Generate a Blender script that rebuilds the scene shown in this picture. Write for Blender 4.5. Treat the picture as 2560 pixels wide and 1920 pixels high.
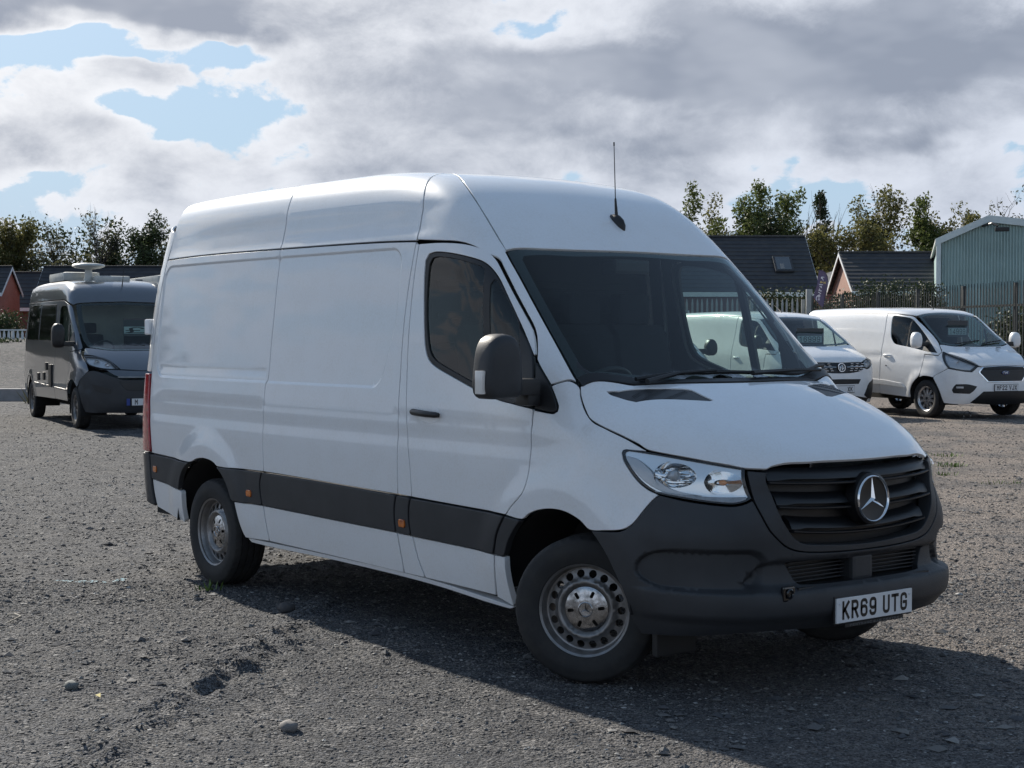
import bpy, bmesh, math, random
import numpy as np
from mathutils import Vector, Matrix, Euler, geometry
R = math.radians
random.seed(7); rng = np.random.default_rng(7)
for _o in list(bpy.data.objects): bpy.data.objects.remove(_o, do_unlink=True)
scene = bpy.context.scene
COL = scene.collection

# ------------------------------------------------------------------ camera
cam_d = bpy.data.cameras.new('camera'); cam = bpy.data.objects.new('camera', cam_d); COL.objects.link(cam)
scene.camera = cam
CAM = Vector((5.759, -5.705, 1.6254))
_yaw, _pit = R(142.582), R(-1.7925)
_fw = Vector((math.cos(_pit)*math.cos(_yaw), math.cos(_pit)*math.sin(_yaw), math.sin(_pit)))
cam.location = CAM; cam.rotation_euler = _fw.to_track_quat('-Z', 'Y').to_euler()
cam_d.sensor_width = 36; cam_d.lens = 36*3998.2/2560; cam_d.clip_start = .1; cam_d.clip_end = 3000
scene.render.resolution_x, scene.render.resolution_y = 1024, 768

# ------------------------------------------------------------------ sun, sky, exposure
SUN_DIR = Vector((-1.70, .19, 1.0)).normalized()            # from the ground towards the sun
SUN_EL = math.asin(SUN_DIR.z); SUN_AZ = math.atan2(SUN_DIR.y, SUN_DIR.x)
sun_d = bpy.data.lights.new('sun', 'SUN'); sun = bpy.data.objects.new('sun', sun_d); COL.objects.link(sun)
sun_d.energy = 5.0; sun_d.angle = R(.6); sun_d.color = (1, .93, .82)
sun.rotation_euler = SUN_DIR.to_track_quat('Z', 'Y').to_euler(); sun.location = (-30, 5, 30)
scene.view_settings.view_transform = 'Standard'; scene.view_settings.look = 'None'
scene.view_settings.exposure = 0.50; scene.view_settings.gamma = 1.0
scene.render.engine = 'CYCLES'; scene.cycles.use_denoising = True
scene.cycles.max_bounces = 6; scene.cycles.diffuse_bounces = 3; scene.cycles.glossy_bounces = 4; scene.cycles.transparent_max_bounces = 12
scene.cycles.use_adaptive_sampling = True; scene.cycles.adaptive_threshold = .02; scene.cycles.caustics_refractive = False
scene.cycles.sample_clamp_indirect = 6
import math
import numpy as np
# ---------- analytic body surfaces (x forward, y left, z up, metres) ----------
class Spl:
    """natural cubic spline through (x, y) pairs, linear beyond the ends"""
    def __init__(s, pts):
        a = np.array(sorted(pts), float); s.x, s.y = a[:, 0], a[:, 1]; n = len(a)
        h = np.diff(s.x); A = np.eye(n); b = np.zeros(n)
        for i in range(1, n-1):
            A[i, i-1:i+2] = [h[i-1], 2*(h[i-1]+h[i]), h[i]]
            b[i] = 6*((s.y[i+1]-s.y[i])/h[i]-(s.y[i]-s.y[i-1])/h[i-1])
        s.m = np.linalg.solve(A, b); s.h = h
        s.d0 = (s.y[1]-s.y[0])/h[0]-h[0]*(2*s.m[0]+s.m[1])/6
        s.d1 = (s.y[-1]-s.y[-2])/h[-1]+h[-1]*(2*s.m[-1]+s.m[-2])/6
    def __call__(s, t):
        t = np.asarray(t, float); i = np.clip(np.searchsorted(s.x, t)-1, 0, len(s.h)-1)
        h = s.h[i]; a = (s.x[i+1]-t)/h; b = (t-s.x[i])/h
        v = a*s.y[i]+b*s.y[i+1]+((a**3-a)*s.m[i]+(b**3-b)*s.m[i+1])*h*h/6
        v = np.where(t < s.x[0], s.y[0]+s.d0*(t-s.x[0]), v)
        return np.where(t > s.x[-1], s.y[-1]+s.d1*(t-s.x[-1]), v)
def smax(a, b, k):
    h = np.maximum(k-np.abs(a-b), 0)/k
    return np.maximum(a, b)+h*h*h*k/6
def sstep(a, b, t):
    t = np.clip((np.asarray(t, float)-a)/(b-a), 0, 1); return t*t*(3-2*t)
def gauss(t, s): return np.exp(-(t/s)**2)
def sdbox(x, z, cx, cz, hx, hz, r):
    qx, qz = np.abs(x-cx)-hx+r, np.abs(z-cz)-hz+r
    return np.hypot(np.maximum(qx, 0), np.maximum(qz, 0))+np.minimum(np.maximum(qx, qz), 0)-r
def grad(F, P, e=4e-4):
    P = np.asarray(P, float); g = np.zeros_like(P)
    for i in range(3):
        d = np.zeros(3); d[i] = e; g[:, i] = (F(P+d)-F(P-d))
    return g/np.maximum(np.linalg.norm(g, axis=1), 1e-12)[:, None]
def cast(F, O, D, t0, t1, n=60):
    """first crossing of F = 0 from outside along the rays O + t D (the field is close to a distance)"""
    O = np.asarray(O, float); D = np.asarray(D, float); t = np.full(len(O), float(t0)); act = np.arange(len(O))
    for _ in range(n):
        f = F(O[act]+D[act]*t[act, None]); t[act] = np.minimum(t[act]+f*.82, t1)
        act = act[(np.abs(f) > 2e-5) & (t[act] < t1)]
        if not len(act): break
    return O+D*t[:, None], t < t1-1e-6

# ---- the big white van (origin: ground below the middle of the front axle) ----
sw_w = Spl([(.26,.940),(.40,.965),(.55,.982),(.80,.996),(1.0,.998),(1.2,.990),(1.4,.974),(1.6,.958),(1.8,.938),(2.0,.912),(2.1,.895),(2.25,.867),(2.40,.836),(2.5,.814),(2.65,.785)])
sw_f = Spl([(.26,.863),(.31,.928),(.36,.976),(.42,.997),(.47,.995),(.53,.975),(.62,.966),(.75,.973),(.88,.980),(1.0,.973),(1.1,.953),(1.3,.883)])
sw_h = Spl([(-.3,1.510),(0,1.439),(.17,1.395),(.39,1.323),(.6,1.239),(.8,1.146),(.9,1.095),(.968,1.059),(1.1,.988)])
sw_c = Spl([(-5,2.540),(-4.5,2.563),(-3.8,2.577),(-3.0,2.577),(-2.4,2.574),(-1.9,2.565),(-1.5,2.527),(-1.2,2.455),(-1.03,2.368),(-.85,2.237),(-.66,2.070),(-.25,1.706),(.17,1.346),(.30,1.245)])
def slope(s, x): return np.sqrt(1+((s(x+.01)-s(x-.01))/.02)**2)
def F_sprinter_raw(P):
    x, y, z = P[:, 0], np.abs(P[:, 1]), P[:, 2]
    ta = .0966+.1317*sstep(.7, .95, z)-.1277*sstep(1.05, 1.35, z)
    tap = ta*np.clip((x-.05)/.7, 0, 2)**2+.0785*np.clip(-(x+2.8)/2.1, 0, 2)**2
    tap = tap+sstep(1.15, 1.7, z)*.0966*np.clip(x+1.0, 0, 1.5)**2
    side = (y-sw_w(z)+tap)*.985
    fx = x-sw_f(z)+.1536*y**2+.1683*y**6
    hood = (z-sw_h(x)+.0834*y**2+.0476*y**6)/slope(sw_h, x)
    xs = x+.049*y**2
    cab = (z-sw_c(xs)+.0436*y**2)/slope(sw_c, xs)
    low = np.maximum(smax(hood, fx, .0881), -(x+.5))
    body = np.minimum(low, smax(cab, x-.6, .05))
    body = smax(body, side, .4622-.2065*sstep(1.2, 1.5, z))
    rear = -(x+4.897)+.0336*y**2+.0867*np.clip(z-1.0, 0, 2)**2
    return smax(body, rear, .2638)
def arch_r(x, z, cx, cz=.335): return np.hypot(x-cx, z-cz)
def F_sprinter(P):
    """body with its pressings: window recess, swages, arch flares, roof crease, bumper hollows"""
    x, y, z = P[:, 0], np.abs(P[:, 1]), P[:, 2]
    f = F_sprinter_raw(P)
    back = sstep(-1.30, -1.42, x); s = sstep(.62, .72, y)
    xr = x+.10*sstep(1.75, 1.33, z)*sstep(-3.5, -1.6, x)
    d = .009*sstep(.008, -.008, sdbox(xr, z, -3.025, 1.712, 1.53, .378, .10))*back
    d = d+(.001+.013*np.clip((z-1.353)/.054, 0, 1))*sstep(.005, -.005, sdbox(x, z, -3.71, 1.380, .80, .027, .006))
    d = d+.0050*gauss(z-1.085, .050)*sstep(-4.75, -4.5, x)*sstep(.35, -.05, x)+.003*gauss(z-1.19, .02)*sstep(-4.6, -4.3, x)*sstep(.1, -.2, x)
    d = d+.008*sstep(2.140, 2.19, z)*(1-sstep(2.290, 2.350, z))*sstep(-4.62, -4.40, x)*sstep(-1.10, -1.45, x)
    for cx in (-.05, -3.69):
        r = arch_r(x, z, cx); d = d-.020*sstep(.70, .545, r)*sstep(.25, .5, z)*(1-sstep(1.0, 1.05, z))
    d = d*s
    fr = sstep(.35, .5, x)
    fog = sstep(.016, -.012, sdbox(y, z, .765, .586, .185, .086, .08))
    d = d+.026*fog*fr
    d = d+.030*sstep(.02, -.015, sdbox(y, z, 0, .566, .66-.9*np.maximum(z-.53, 0), .054, .03))*sstep(.7, .8, x)
    d = d-.016*sstep(.507, .487, z)*sstep(.352, .392, z)*fr*sstep(.42, .60, x)
    return f+d
class Body:
    """smaller vans: the same kind of surface from a handful of profile curves"""
    def __init__(s, w, f, h, c, rear, tap=.10, tapr=.05, up=.09, fb=(.16, .17), hb=(.08, .04), cb=(.05, .05), k=(.09, .34, .20, .24), belt=1.1, zu=1.1, arches=(), swage=None):
        s.w, s.f, s.h, s.c = Spl(w), Spl(f), Spl(h), Spl(c); s.rear, s.tap, s.tapr, s.up, s.fb, s.hb, s.cb, s.k, s.zu = rear, tap, tapr, up, fb, hb, cb, k, zu; s.arches = arches; s.sw = swage
    def __call__(s, P):
        x, y, z = P[:, 0], np.abs(P[:, 1]), P[:, 2]
        tap = s.tap*np.clip((x-.05)/.7, 0, 2)**2+s.tapr*np.clip(-(x-s.rear-2.0)/2.0, 0, 2)**2+sstep(s.zu, s.zu+.5, z)*s.up*np.clip(x+1.0, 0, 1.5)**2
        side = (y-s.w(z)+tap)*.985
        fx = x-s.f(z)+s.fb[0]*y**2+s.fb[1]*y**6
        hood = (z-s.h(x)+s.hb[0]*y**2+s.hb[1]*y**6)/slope(s.h, x)
        xs = x+s.cb[0]*y**2; cab = (z-s.c(xs)+s.cb[1]*y**2)/slope(s.c, xs)
        b = np.minimum(np.maximum(smax(hood, fx, s.k[0]), -(x+.5)), smax(cab, x-.75, .05))
        b = smax(b, side, s.k[1]+(s.k[2]-s.k[1])*sstep(s.zu, s.zu+.3, z))
        b = smax(b, -(x-s.rear)+.03*y**2+.06*np.clip(z-1, 0, 2)**2, s.k[3])
        d = 0.
        for cx, r0 in s.arches: d = d-.018*sstep(r0+.17, r0+.03, arch_r(x, z, cx))*sstep(.25, .45, z)*sstep(.6, .7, y)
        if s.sw is not None: d = d+s.sw(x, y, z)
        return b+d
F_custom = Body(w=[(.2,.93),(.35,.955),(.6,.985),(.8,.99),(1.0,.985),(1.15,.965),(1.3,.935),(1.6,.885),(1.8,.845),(1.95,.80)],
    f=[(.2,.88),(.3,.95),(.42,.985),(.55,.985),(.7,.97),(.85,.95),(.95,.925),(1.05,.88),(1.2,.8)],
    h=[(-.3,1.42),(0,1.335),(.25,1.255),(.5,1.165),(.7,1.075),(.85,.99),(.95,.925),(1.1,.82)],
    c=[(-4.2,1.955),(-3.5,1.975),(-2.5,1.985),(-1.7,1.975),(-1.2,1.955),(-.9,1.925),(-.7,1.875),(-.4,1.70),(0,1.44),(.3,1.25),(.5,1.12)],
    rear=-3.98, arches=((0, .40), (-2.933, .40)), swage=lambda x, y, z: .012*gauss(z-1.07+.03*np.clip(x+1, -3, 1), .05)*sstep(.6, .75, y)*sstep(.35, .1, x)*sstep(-3.9, -3.6, x))
F_vivaro = Body(w=[(.2,.90),(.35,.925),(.6,.955),(.8,.96),(1.0,.955),(1.15,.935),(1.3,.905),(1.6,.85),(1.8,.81),(1.92,.77)],
    f=[(.2,.84),(.3,.90),(.42,.93),(.55,.935),(.7,.93),(.85,.915),(.95,.895),(1.05,.85),(1.2,.75)],
    h=[(-.3,1.38),(0,1.30),(.25,1.235),(.5,1.16),(.7,1.085),(.82,1.02),(.9,.96),(1.1,.80)],
    c=[(-4.2,1.875),(-3.5,1.895),(-2.5,1.905),(-1.7,1.90),(-1.2,1.87),(-.9,1.825),(-.7,1.765),(-.4,1.61),(0,1.385),(.3,1.205),(.5,1.09)],
    rear=-3.98, arches=((0, .38), (-3.275, .38)))
F_ducato = Body(w=[(.2,.97),(.4,.99),(.6,1.015),(.8,1.02),(1.0,1.015),(1.2,1.005),(1.5,.985),(1.8,.955),(2.1,.92),(2.3,.89),(2.5,.85)],
    f=[(.2,.86),(.3,.92),(.45,.95),(.6,.945),(.75,.935),(.9,.91),(1.05,.86),(1.2,.78)],
    h=[(-.3,1.52),(0,1.41),(.25,1.31),(.45,1.215),(.6,1.13),(.75,1.03),(.85,.95),(1.0,.82)],
    c=[(-5.2,2.49),(-4.2,2.515),(-3,2.525),(-2,2.52),(-1.5,2.50),(-1.15,2.44),(-.9,2.33),(-.75,2.20),(-.6,2.05),(-.3,1.745),(0,1.44),(.3,1.14),(.5,.94)],
    rear=-5.05, tap=.13, fb=(.20, .20), arches=((0, .42), (-4.035, .42)))
# ------------------------------------------------------------------ small node helpers
def new_mat(name):
    m = bpy.data.materials.new(name); m.use_nodes = True
    nt = m.node_tree; nt.nodes.clear()
    out = nt.nodes.new('ShaderNodeOutputMaterial')
    return m, nt, out
def N(nt, kind, **kw):
    n = nt.nodes.new('ShaderNode'+kind)
    for k, v in kw.items():
        if k in n.inputs.keys(): n.inputs[k].default_value = v
        else: setattr(n, k, v)
    return n
def rgb(c): return (*c, 1.0)
def pbr(name, col, rough=.5, metal=0., coat=0., coat_r=.05, spec=.5, bump=0., bscale=200., var=0., vscale=3., dark=None, rvar=0.):
    """principled surface with procedural colour variation, roughness variation and fine relief"""
    m, nt, out = new_mat(name); L = nt.links.new
    b = N(nt, 'BsdfPrincipled'); L(b.outputs[0], out.inputs[0])
    b.inputs['Base Color'].default_value = rgb(col); b.inputs['Roughness'].default_value = rough
    b.inputs['Metallic'].default_value = metal; b.inputs['Coat Weight'].default_value = coat
    b.inputs['Coat Roughness'].default_value = coat_r; b.inputs['Specular IOR Level'].default_value = spec
    tc = N(nt, 'TexCoord')
    if var or rvar:
        n = N(nt, 'TexNoise', Scale=vscale, Detail=6., Roughness=.6); L(tc.outputs['Object'], n.inputs['Vector'])
        if var:
            mx = N(nt, 'MixRGB'); mx.inputs[1].default_value = rgb(col)
            mx.inputs[2].default_value = rgb(dark if dark else tuple(c*(1-var) for c in col))
            rp = N(nt, 'ValToRGB'); rp.color_ramp.elements[0].position = .42; rp.color_ramp.elements[1].position = .68
            L(n.outputs[0], rp.inputs[0]); L(rp.outputs[0], mx.inputs[0]); L(mx.outputs[0], b.inputs['Base Color'])
        if rvar:
            mr = N(nt, 'MapRange'); mr.inputs[3].default_value = max(rough-rvar, .02); mr.inputs[4].default_value = rough+rvar
            L(n.outputs[0], mr.inputs[0]); L(mr.outputs[0], b.inputs['Roughness'])
    if bump:
        n2 = N(nt, 'TexNoise', Scale=bscale, Detail=3.); L(tc.outputs['Object'], n2.inputs['Vector'])
        bp = N(nt, 'Bump', Strength=bump, Distance=.002); L(n2.outputs[0], bp.inputs['Height']); L(bp.outputs[0], b.inputs['Normal'])
    return m
def glassy(name, tint, refl=1.0, rough=.0, ior=1.5):
    """thin pane: tinted see-through with Fresnel reflection"""
    m, nt, out = new_mat(name); L = nt.links.new
    t = N(nt, 'BsdfTransparent', Color=rgb(tint)); g = N(nt, 'BsdfGlossy', Roughness=rough); g.inputs['Color'].default_value = (refl, refl, refl, 1)
    lw = N(nt, 'LayerWeight', Blend=.5); pw = N(nt, 'Math', operation='POWER'); L(lw.outputs['Facing'], pw.inputs[0]); pw.inputs[1].default_value = 5.0
    f0 = ((ior-1)/(ior+1))**2; ma = N(nt, 'Math', operation='MULTIPLY_ADD'); L(pw.outputs[0], ma.inputs[0]); ma.inputs[1].default_value = 1-f0; ma.inputs[2].default_value = f0
    mx = N(nt, 'MixShader'); L(ma.outputs[0], mx.inputs[0]); L(t.outputs[0], mx.inputs[1]); L(g.outputs[0], mx.inputs[2]); L(mx.outputs[0], out.inputs[0])
    return m
def paint(name, col, rough=.42, dirt=.06, coat=1.0):
    """lacquered car paint with faint dust and road film"""
    m, nt, out = new_mat(name); L = nt.links.new
    b = N(nt, 'BsdfPrincipled', Roughness=rough); L(b.outputs[0], out.inputs[0])
    b.inputs['Coat Weight'].default_value = coat; b.inputs['Coat Roughness'].default_value = .03
    b.inputs['Specular IOR Level'].default_value = .3
    tc = N(nt, 'TexCoord'); n = N(nt, 'TexNoise', Scale=5., Detail=9., Roughness=.7); L(tc.outputs['Object'], n.inputs['Vector'])
    n2 = N(nt, 'TexNoise', Scale=90., Detail=4.); L(tc.outputs['Object'], n2.inputs['Vector'])
    mu = N(nt, 'Math', operation='MULTIPLY'); L(n.outputs[0], mu.inputs[0]); L(n2.outputs[0], mu.inputs[1])
    rp = N(nt, 'ValToRGB'); rp.color_ramp.elements[0].position = .2; rp.color_ramp.elements[1].position = .5; L(mu.outputs[0], rp.inputs[0])
    mx = N(nt, 'MixRGB'); mx.inputs[1].default_value = rgb(col); mx.inputs[2].default_value = rgb(tuple(c*(1-dirt)*k for c, k in zip(col, (.98, .96, .93))))
    L(rp.outputs[0], mx.inputs[0]); L(mx.outputs[0], b.inputs['Base Color'])
    mr = N(nt, 'MapRange'); mr.inputs[3].default_value = .02; mr.inputs[4].default_value = .09; L(n.outputs[0], mr.inputs[0]); L(mr.outputs[0], b.inputs['Coat Roughness'])
    return m

# ------------------------------------------------------------------ objects
def empty(name, label=None, cat=None, group=None, loc=(0, 0, 0), rz=0., parent=None):
    o = bpy.data.objects.new(name, None); COL.objects.link(o); o.empty_display_size = .2
    o.location = loc; o.rotation_euler = (0, 0, rz); o.parent = parent
    return tag(o, label, cat, group)
def tag(o, label=None, cat=None, group=None, kind=None):
    for k, v in (('label', label), ('category', cat), ('group', group), ('kind', kind)):
        if v: o[k] = v
    return o
def mobj(name, V, faces, mat=None, parent=None, nrm=None, smooth=True, angle=None):
    me = bpy.data.meshes.new(name)
    me.from_pydata([tuple(v) for v in np.asarray(V, float)], [], [tuple(int(i) for i in f) for f in faces])
    if mat is not None: me.materials.append(mat)
    me.polygons.foreach_set('use_smooth', [bool(smooth)]*len(me.polygons))
    me.update()
    if nrm is not None: me.normals_split_custom_set_from_vertices([tuple(n) for n in nrm])
    elif angle is not None: me.set_sharp_from_angle(angle=R(angle))
    o = bpy.data.objects.new(name, me); COL.objects.link(o); o.parent = parent
    return o
def copy_tree(o, parent=None):
    c = o.copy(); COL.objects.link(c); c.parent = parent
    for ch in o.children: copy_tree(ch, c)
    return c
class MB:
    """collects simple solids into one mesh"""
    def __init__(s): s.v = []; s.f = []
    def add(s, V, F):
        k = len(s.v); s.v += [tuple(map(float, v)) for v in V]; s.f += [tuple(i+k for i in f) for f in F]; return s
    def box(s, a, b):
        x0, y0, z0 = a; x1, y1, z1 = b
        return s.add([(x0,y0,z0),(x1,y0,z0),(x1,y1,z0),(x0,y1,z0),(x0,y0,z1),(x1,y0,z1),(x1,y1,z1),(x0,y1,z1)],
                     [(0,3,2,1),(4,5,6,7),(0,1,5,4),(1,2,6,5),(2,3,7,6),(3,0,4,7)])
    def cbox(s, a, b, c=.01):
        """box with chamfered edges"""
        bm = bmesh.new(); bmesh.ops.create_cube(bm, size=1)
        a, b = np.array(a, float), np.array(b, float)
        for v in bm.verts: v.co = Vector((a+b)/2)+Vector(np.array(v.co)*(b-a))
        bmesh.ops.bevel(bm, geom=bm.edges[:], offset=c, segments=2, profile=.7, affect='EDGES')
        bm.verts.index_update(); s.add([v.co for v in bm.verts], [[v.index for v in f.verts] for f in bm.faces]); bm.free(); return s
    def tube(s, pts, r, n=8, caps=True):
        pts = [Vector(p) for p in pts]; rs = r if hasattr(r, '__len__') else [r]*len(pts); V = []; F = []
        for i, p in enumerate(pts):
            t = (pts[min(i+1, len(pts)-1)]-pts[max(i-1, 0)]).normalized()
            a = t.cross(Vector((0, 0, 1)));  a = a.normalized() if a.length > 1e-3 else Vector((1, 0, 0)); b = t.cross(a)
            for k in range(n):
                w = 2*math.pi*k/n; V.append(p+(a*math.cos(w)+b*math.sin(w))*rs[i])
        for i in range(len(pts)-1):
            for k in range(n): F.append((i*n+k, i*n+(k+1) % n, (i+1)*n+(k+1) % n, (i+1)*n+k))
        if caps: F.append(tuple(range(n))[::-1]); F.append(tuple((len(pts)-1)*n+k for k in range(n)))
        return s.add(V, F)
    def lathe(s, prof, n=48, axis='y', center=(0, 0, 0)):
        """profile of (axial, radius) pairs turned about an axis"""
        V = []; F = []; c = Vector(center)
        for a, r in prof:
            for k in range(n):
                w = 2*math.pi*k/n; u, v = r*math.cos(w), r*math.sin(w)
                V.append(c+Vector({'y': (u, a, v), 'x': (a, u, v), 'z': (u, v, a)}[axis]))
        for i in range(len(prof)-1):
            for k in range(n): F.append((i*n+k, i*n+(k+1) % n, (i+1)*n+(k+1) % n, (i+1)*n+k))
        return s.add(V, F)
    def prism(s, poly, a, b, axis='y'):
        """2-D polygon extruded between two offsets along an axis"""
        n = len(poly); mk = {'y': lambda p, t: (p[0], t, p[1]), 'x': lambda p, t: (t, p[0], p[1]), 'z': lambda p, t: (p[0], p[1], t)}[axis]
        return s.add([mk(p, a) for p in poly]+[mk(p, b) for p in poly], [tuple(range(n))[::-1], tuple(range(n, 2*n))]+[(i, (i+1) % n, n+(i+1) % n, n+i) for i in range(n)])
    def build(s, name, mat, parent=None, smooth=False, angle=None):
        return mobj(name, s.v, s.f, mat, parent, smooth=smooth or angle is not None, angle=angle)
def mirror_y(o, name=None, parent=None):
    """mirrored copy of a mesh object across y = 0 (geometry and normals)"""
    me = o.data; V = np.empty(len(me.vertices)*3); me.vertices.foreach_get('co', V); V = V.reshape(-1, 3)*[1, -1, 1]
    F = [tuple(p.vertices)[::-1] for p in me.polygons]
    n = o.get('_n')
    return V, F

def box_loops(cx, cz, hx, hz, r, offs=(-.010, -.004, .004, .010), step=.03, skew=None):
    """points along the edge of a rounded rectangle, used to catch a pressed step in the mesh"""
    out = []
    for o in offs:
        a, b, q = hx+o, hz+o, max(r+o, .004); c = []
        for (sx_, sz_, a0) in ((1, 1, 0), (-1, 1, 90), (-1, -1, 180), (1, -1, 270)):
            c += [(cx+sx_*(a-q)+q*math.cos(R(a0+18*i)), cz+sz_*(b-q)+q*math.sin(R(a0+18*i))) for i in range(6)]
        out.append(resample(c, step, corner=60))
    p = np.concatenate(out)
    if skew: p = np.stack([p[:, 0]-skew(p[:, 0], p[:, 1]), p[:, 1]], 1)
    return p
# ------------------------------------------------------------------ panels laid on a body surface
def resample(pts, step, corner=38., closed=True):
    """round the gentle bends of an outline, keep the sharp corners, and space its points evenly"""
    P = [np.array(p, float) for p in pts]; n = len(P); out = []
    def isc(i):
        if not closed and i in (0, n-1): return True
        a, b = P[i]-P[i-1], P[(i+1) % n]-P[i]
        c = np.dot(a, b)/(np.linalg.norm(a)*np.linalg.norm(b)+1e-12); return math.degrees(math.acos(np.clip(c, -1, 1))) > corner
    cs = [isc(i) for i in range(n)]
    for i in range(n if closed else n-1):
        p1, p2 = P[i], P[(i+1) % n]
        p0 = P[i-1] if not cs[i] else p1-(p2-p1); p3 = P[(i+2) % n] if not cs[(i+1) % n] else p2+(p2-p1)
        d = np.linalg.norm(p2-p1); m = max(1, int(math.ceil(d/step)))
        if d < 1e-6: continue
        t1, t2 = (p2-p0)/2, (p3-p1)/2
        l0, l3 = np.linalg.norm(p1-p0)+1e-9, np.linalg.norm(p3-p2)+1e-9
        t1 = (p2-p0)*d/(l0+d); t2 = (p3-p1)*d/(l3+d)
        for k in range(m):
            t = k/m; out.append((2*t**3-3*t**2+1)*p1+(t**3-2*t**2+t)*t1+(-2*t**3+3*t**2)*p2+(t**3-t**2)*t2)
    if not closed: out.append(P[-1])
    return np.array(out)
def area2(p): return .5*np.sum(p[:, 0]*np.roll(p[:, 1], -1)-np.roll(p[:, 0], -1)*p[:, 1])
def inset(p, g):
    if g == 0: return p
    s = 1 if area2(p) > 0 else -1
    a, b = p-np.roll(p, 1, 0), np.roll(p, -1, 0)-p
    na = np.stack([-a[:, 1], a[:, 0]], 1)/(np.linalg.norm(a, axis=1)[:, None]+1e-12); nb = np.stack([-b[:, 1], b[:, 0]], 1)/(np.linalg.norm(b, axis=1)[:, None]+1e-12)
    m = na+nb; m /= np.maximum(np.linalg.norm(m, axis=1), 1e-6)[:, None]; c = np.maximum(np.sum(m*na, 1), .45)
    return p+s*g*m/c[:, None]
def in_poly(pts, poly):
    x, y = pts[:, 0], pts[:, 1]; r = np.zeros(len(pts), bool); q = np.roll(poly, -1, 0)
    for (x0, y0), (x1, y1) in zip(poly, q):
        if y0 == y1: continue
        c = ((y0 > y) != (y1 > y)) & (x < (x1-x0)*(y-y0)/(y1-y0)+x0); r ^= c
    return r
def seg_dist(pts, poly):
    d = np.full(len(pts), 1e9)
    for a, b in zip(poly, np.roll(poly, -1, 0)):
        ab = b-a; L = ab@ab+1e-12; t = np.clip(((pts-a)@ab)/L, 0, 1); d = np.minimum(d, np.hypot(*(pts-a-t[:, None]*ab).T))
    return d
def fill(loops, grid, extra=None):
    """triangulate an outline (loops[0]) with holes (loops[1:]) and grid points inside"""
    pts = [np.asarray(l, float) for l in loops]; edges = []; k = 0
    for l in pts: edges += [(k+i, k+(i+1) % len(l)) for i in range(len(l))]; k += len(l)
    o = pts[0]; lo, hi = o.min(0), o.max(0)
    gx = np.arange(lo[0], hi[0], grid); gy = np.arange(lo[1], hi[1], grid)
    G = np.array([(a+(j % 2)*grid/2, b) for j, b in enumerate(gy) for a in gx]).reshape(-1, 2)
    if extra is not None and len(extra):
        near = np.zeros(len(G), bool)
        for e in np.array_split(extra, max(1, len(extra)//200)): near |= (np.hypot(G[:, :1]-e[:, 0], G[:, 1:]-e[:, 1]).min(1) < grid*.42)
        G = np.concatenate([extra, G[~near]])
    ok = in_poly(G, o); 
    for h in pts[1:]: ok &= ~in_poly(G, h)
    G = G[ok]
    if len(G):
        d = seg_dist(G, o)
        for h in pts[1:]: d = np.minimum(d, seg_dist(G, h))
        G = G[d > min(grid*.3, .012)]
    A = np.concatenate(pts+[G])
    r = geometry.delaunay_2d_cdt([Vector(a) for a in A], edges, [], 0, 1e-7)
    V = np.array([tuple(v) for v in r[0]]); F = np.array([f for f in r[2] if len(f) == 3])
    c = V[F].mean(1); ok = in_poly(c, o)
    for h in pts[1:]: ok &= ~in_poly(c, h)
    F = F[ok]; idx = {}
    for i, src in enumerate(r[3]):
        for sidx in src: idx[sidx] = i
    L = []; k = 0
    for l in pts: L.append([idx[k+i] for i in range(len(l))]); k += len(l)
    a = V[F]; neg = ((a[:, 1, 0]-a[:, 0, 0])*(a[:, 2, 1]-a[:, 0, 1])-(a[:, 1, 1]-a[:, 0, 1])*(a[:, 2, 0]-a[:, 0, 0])) < 0
    F[neg] = F[neg][:, ::-1]
    return V, F, L
class Side:                                     # seen square from the right-hand side
    def uv(s, P): return np.asarray(P, float)[:, [0, 2]]
    def rays(s, uv): return np.stack([uv[:, 0], np.full(len(uv), -1.45), uv[:, 1]], 1), np.tile([0., 1, 0], (len(uv), 1)), 0, 1.35
class Top:                                      # seen from above
    def uv(s, P): return np.asarray(P, float)[:, [0, 1]]
    def rays(s, uv): return np.stack([uv[:, 0], uv[:, 1], np.full(len(uv), 3.0)], 1), np.tile([0., 0, -1], (len(uv), 1)), 0, 2.3
class Turn:                                     # around a vertical axis
    def __init__(s, xa, k=.95): s.xa, s.k = xa, k
    def uv(s, P): P = np.asarray(P, float); return np.stack([np.arctan2(P[:, 1], P[:, 0]-s.xa)*s.k, P[:, 2]], 1)
    def rays(s, uv):
        t = uv[:, 0]/s.k; d = np.stack([np.cos(t), np.sin(t), 0*t], 1)
        return np.stack([s.xa+2.2*d[:, 0], 2.2*d[:, 1], uv[:, 1]], 1), -d, .6, 2.2
class Roll:                                     # around a lengthwise axis
    def __init__(s, z0, k=.95): s.z0, s.k = z0, k
    def uv(s, P): P = np.asarray(P, float); return np.stack([P[:, 0], np.arctan2(P[:, 1], P[:, 2]-s.z0)*s.k], 1)
    def rays(s, uv):
        t = uv[:, 1]/s.k; d = np.stack([0*t, np.sin(t), np.cos(t)], 1)
        return np.stack([uv[:, 0], 1.7*d[:, 1], s.z0+1.7*d[:, 2]], 1), -d, 0, 1.6
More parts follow.
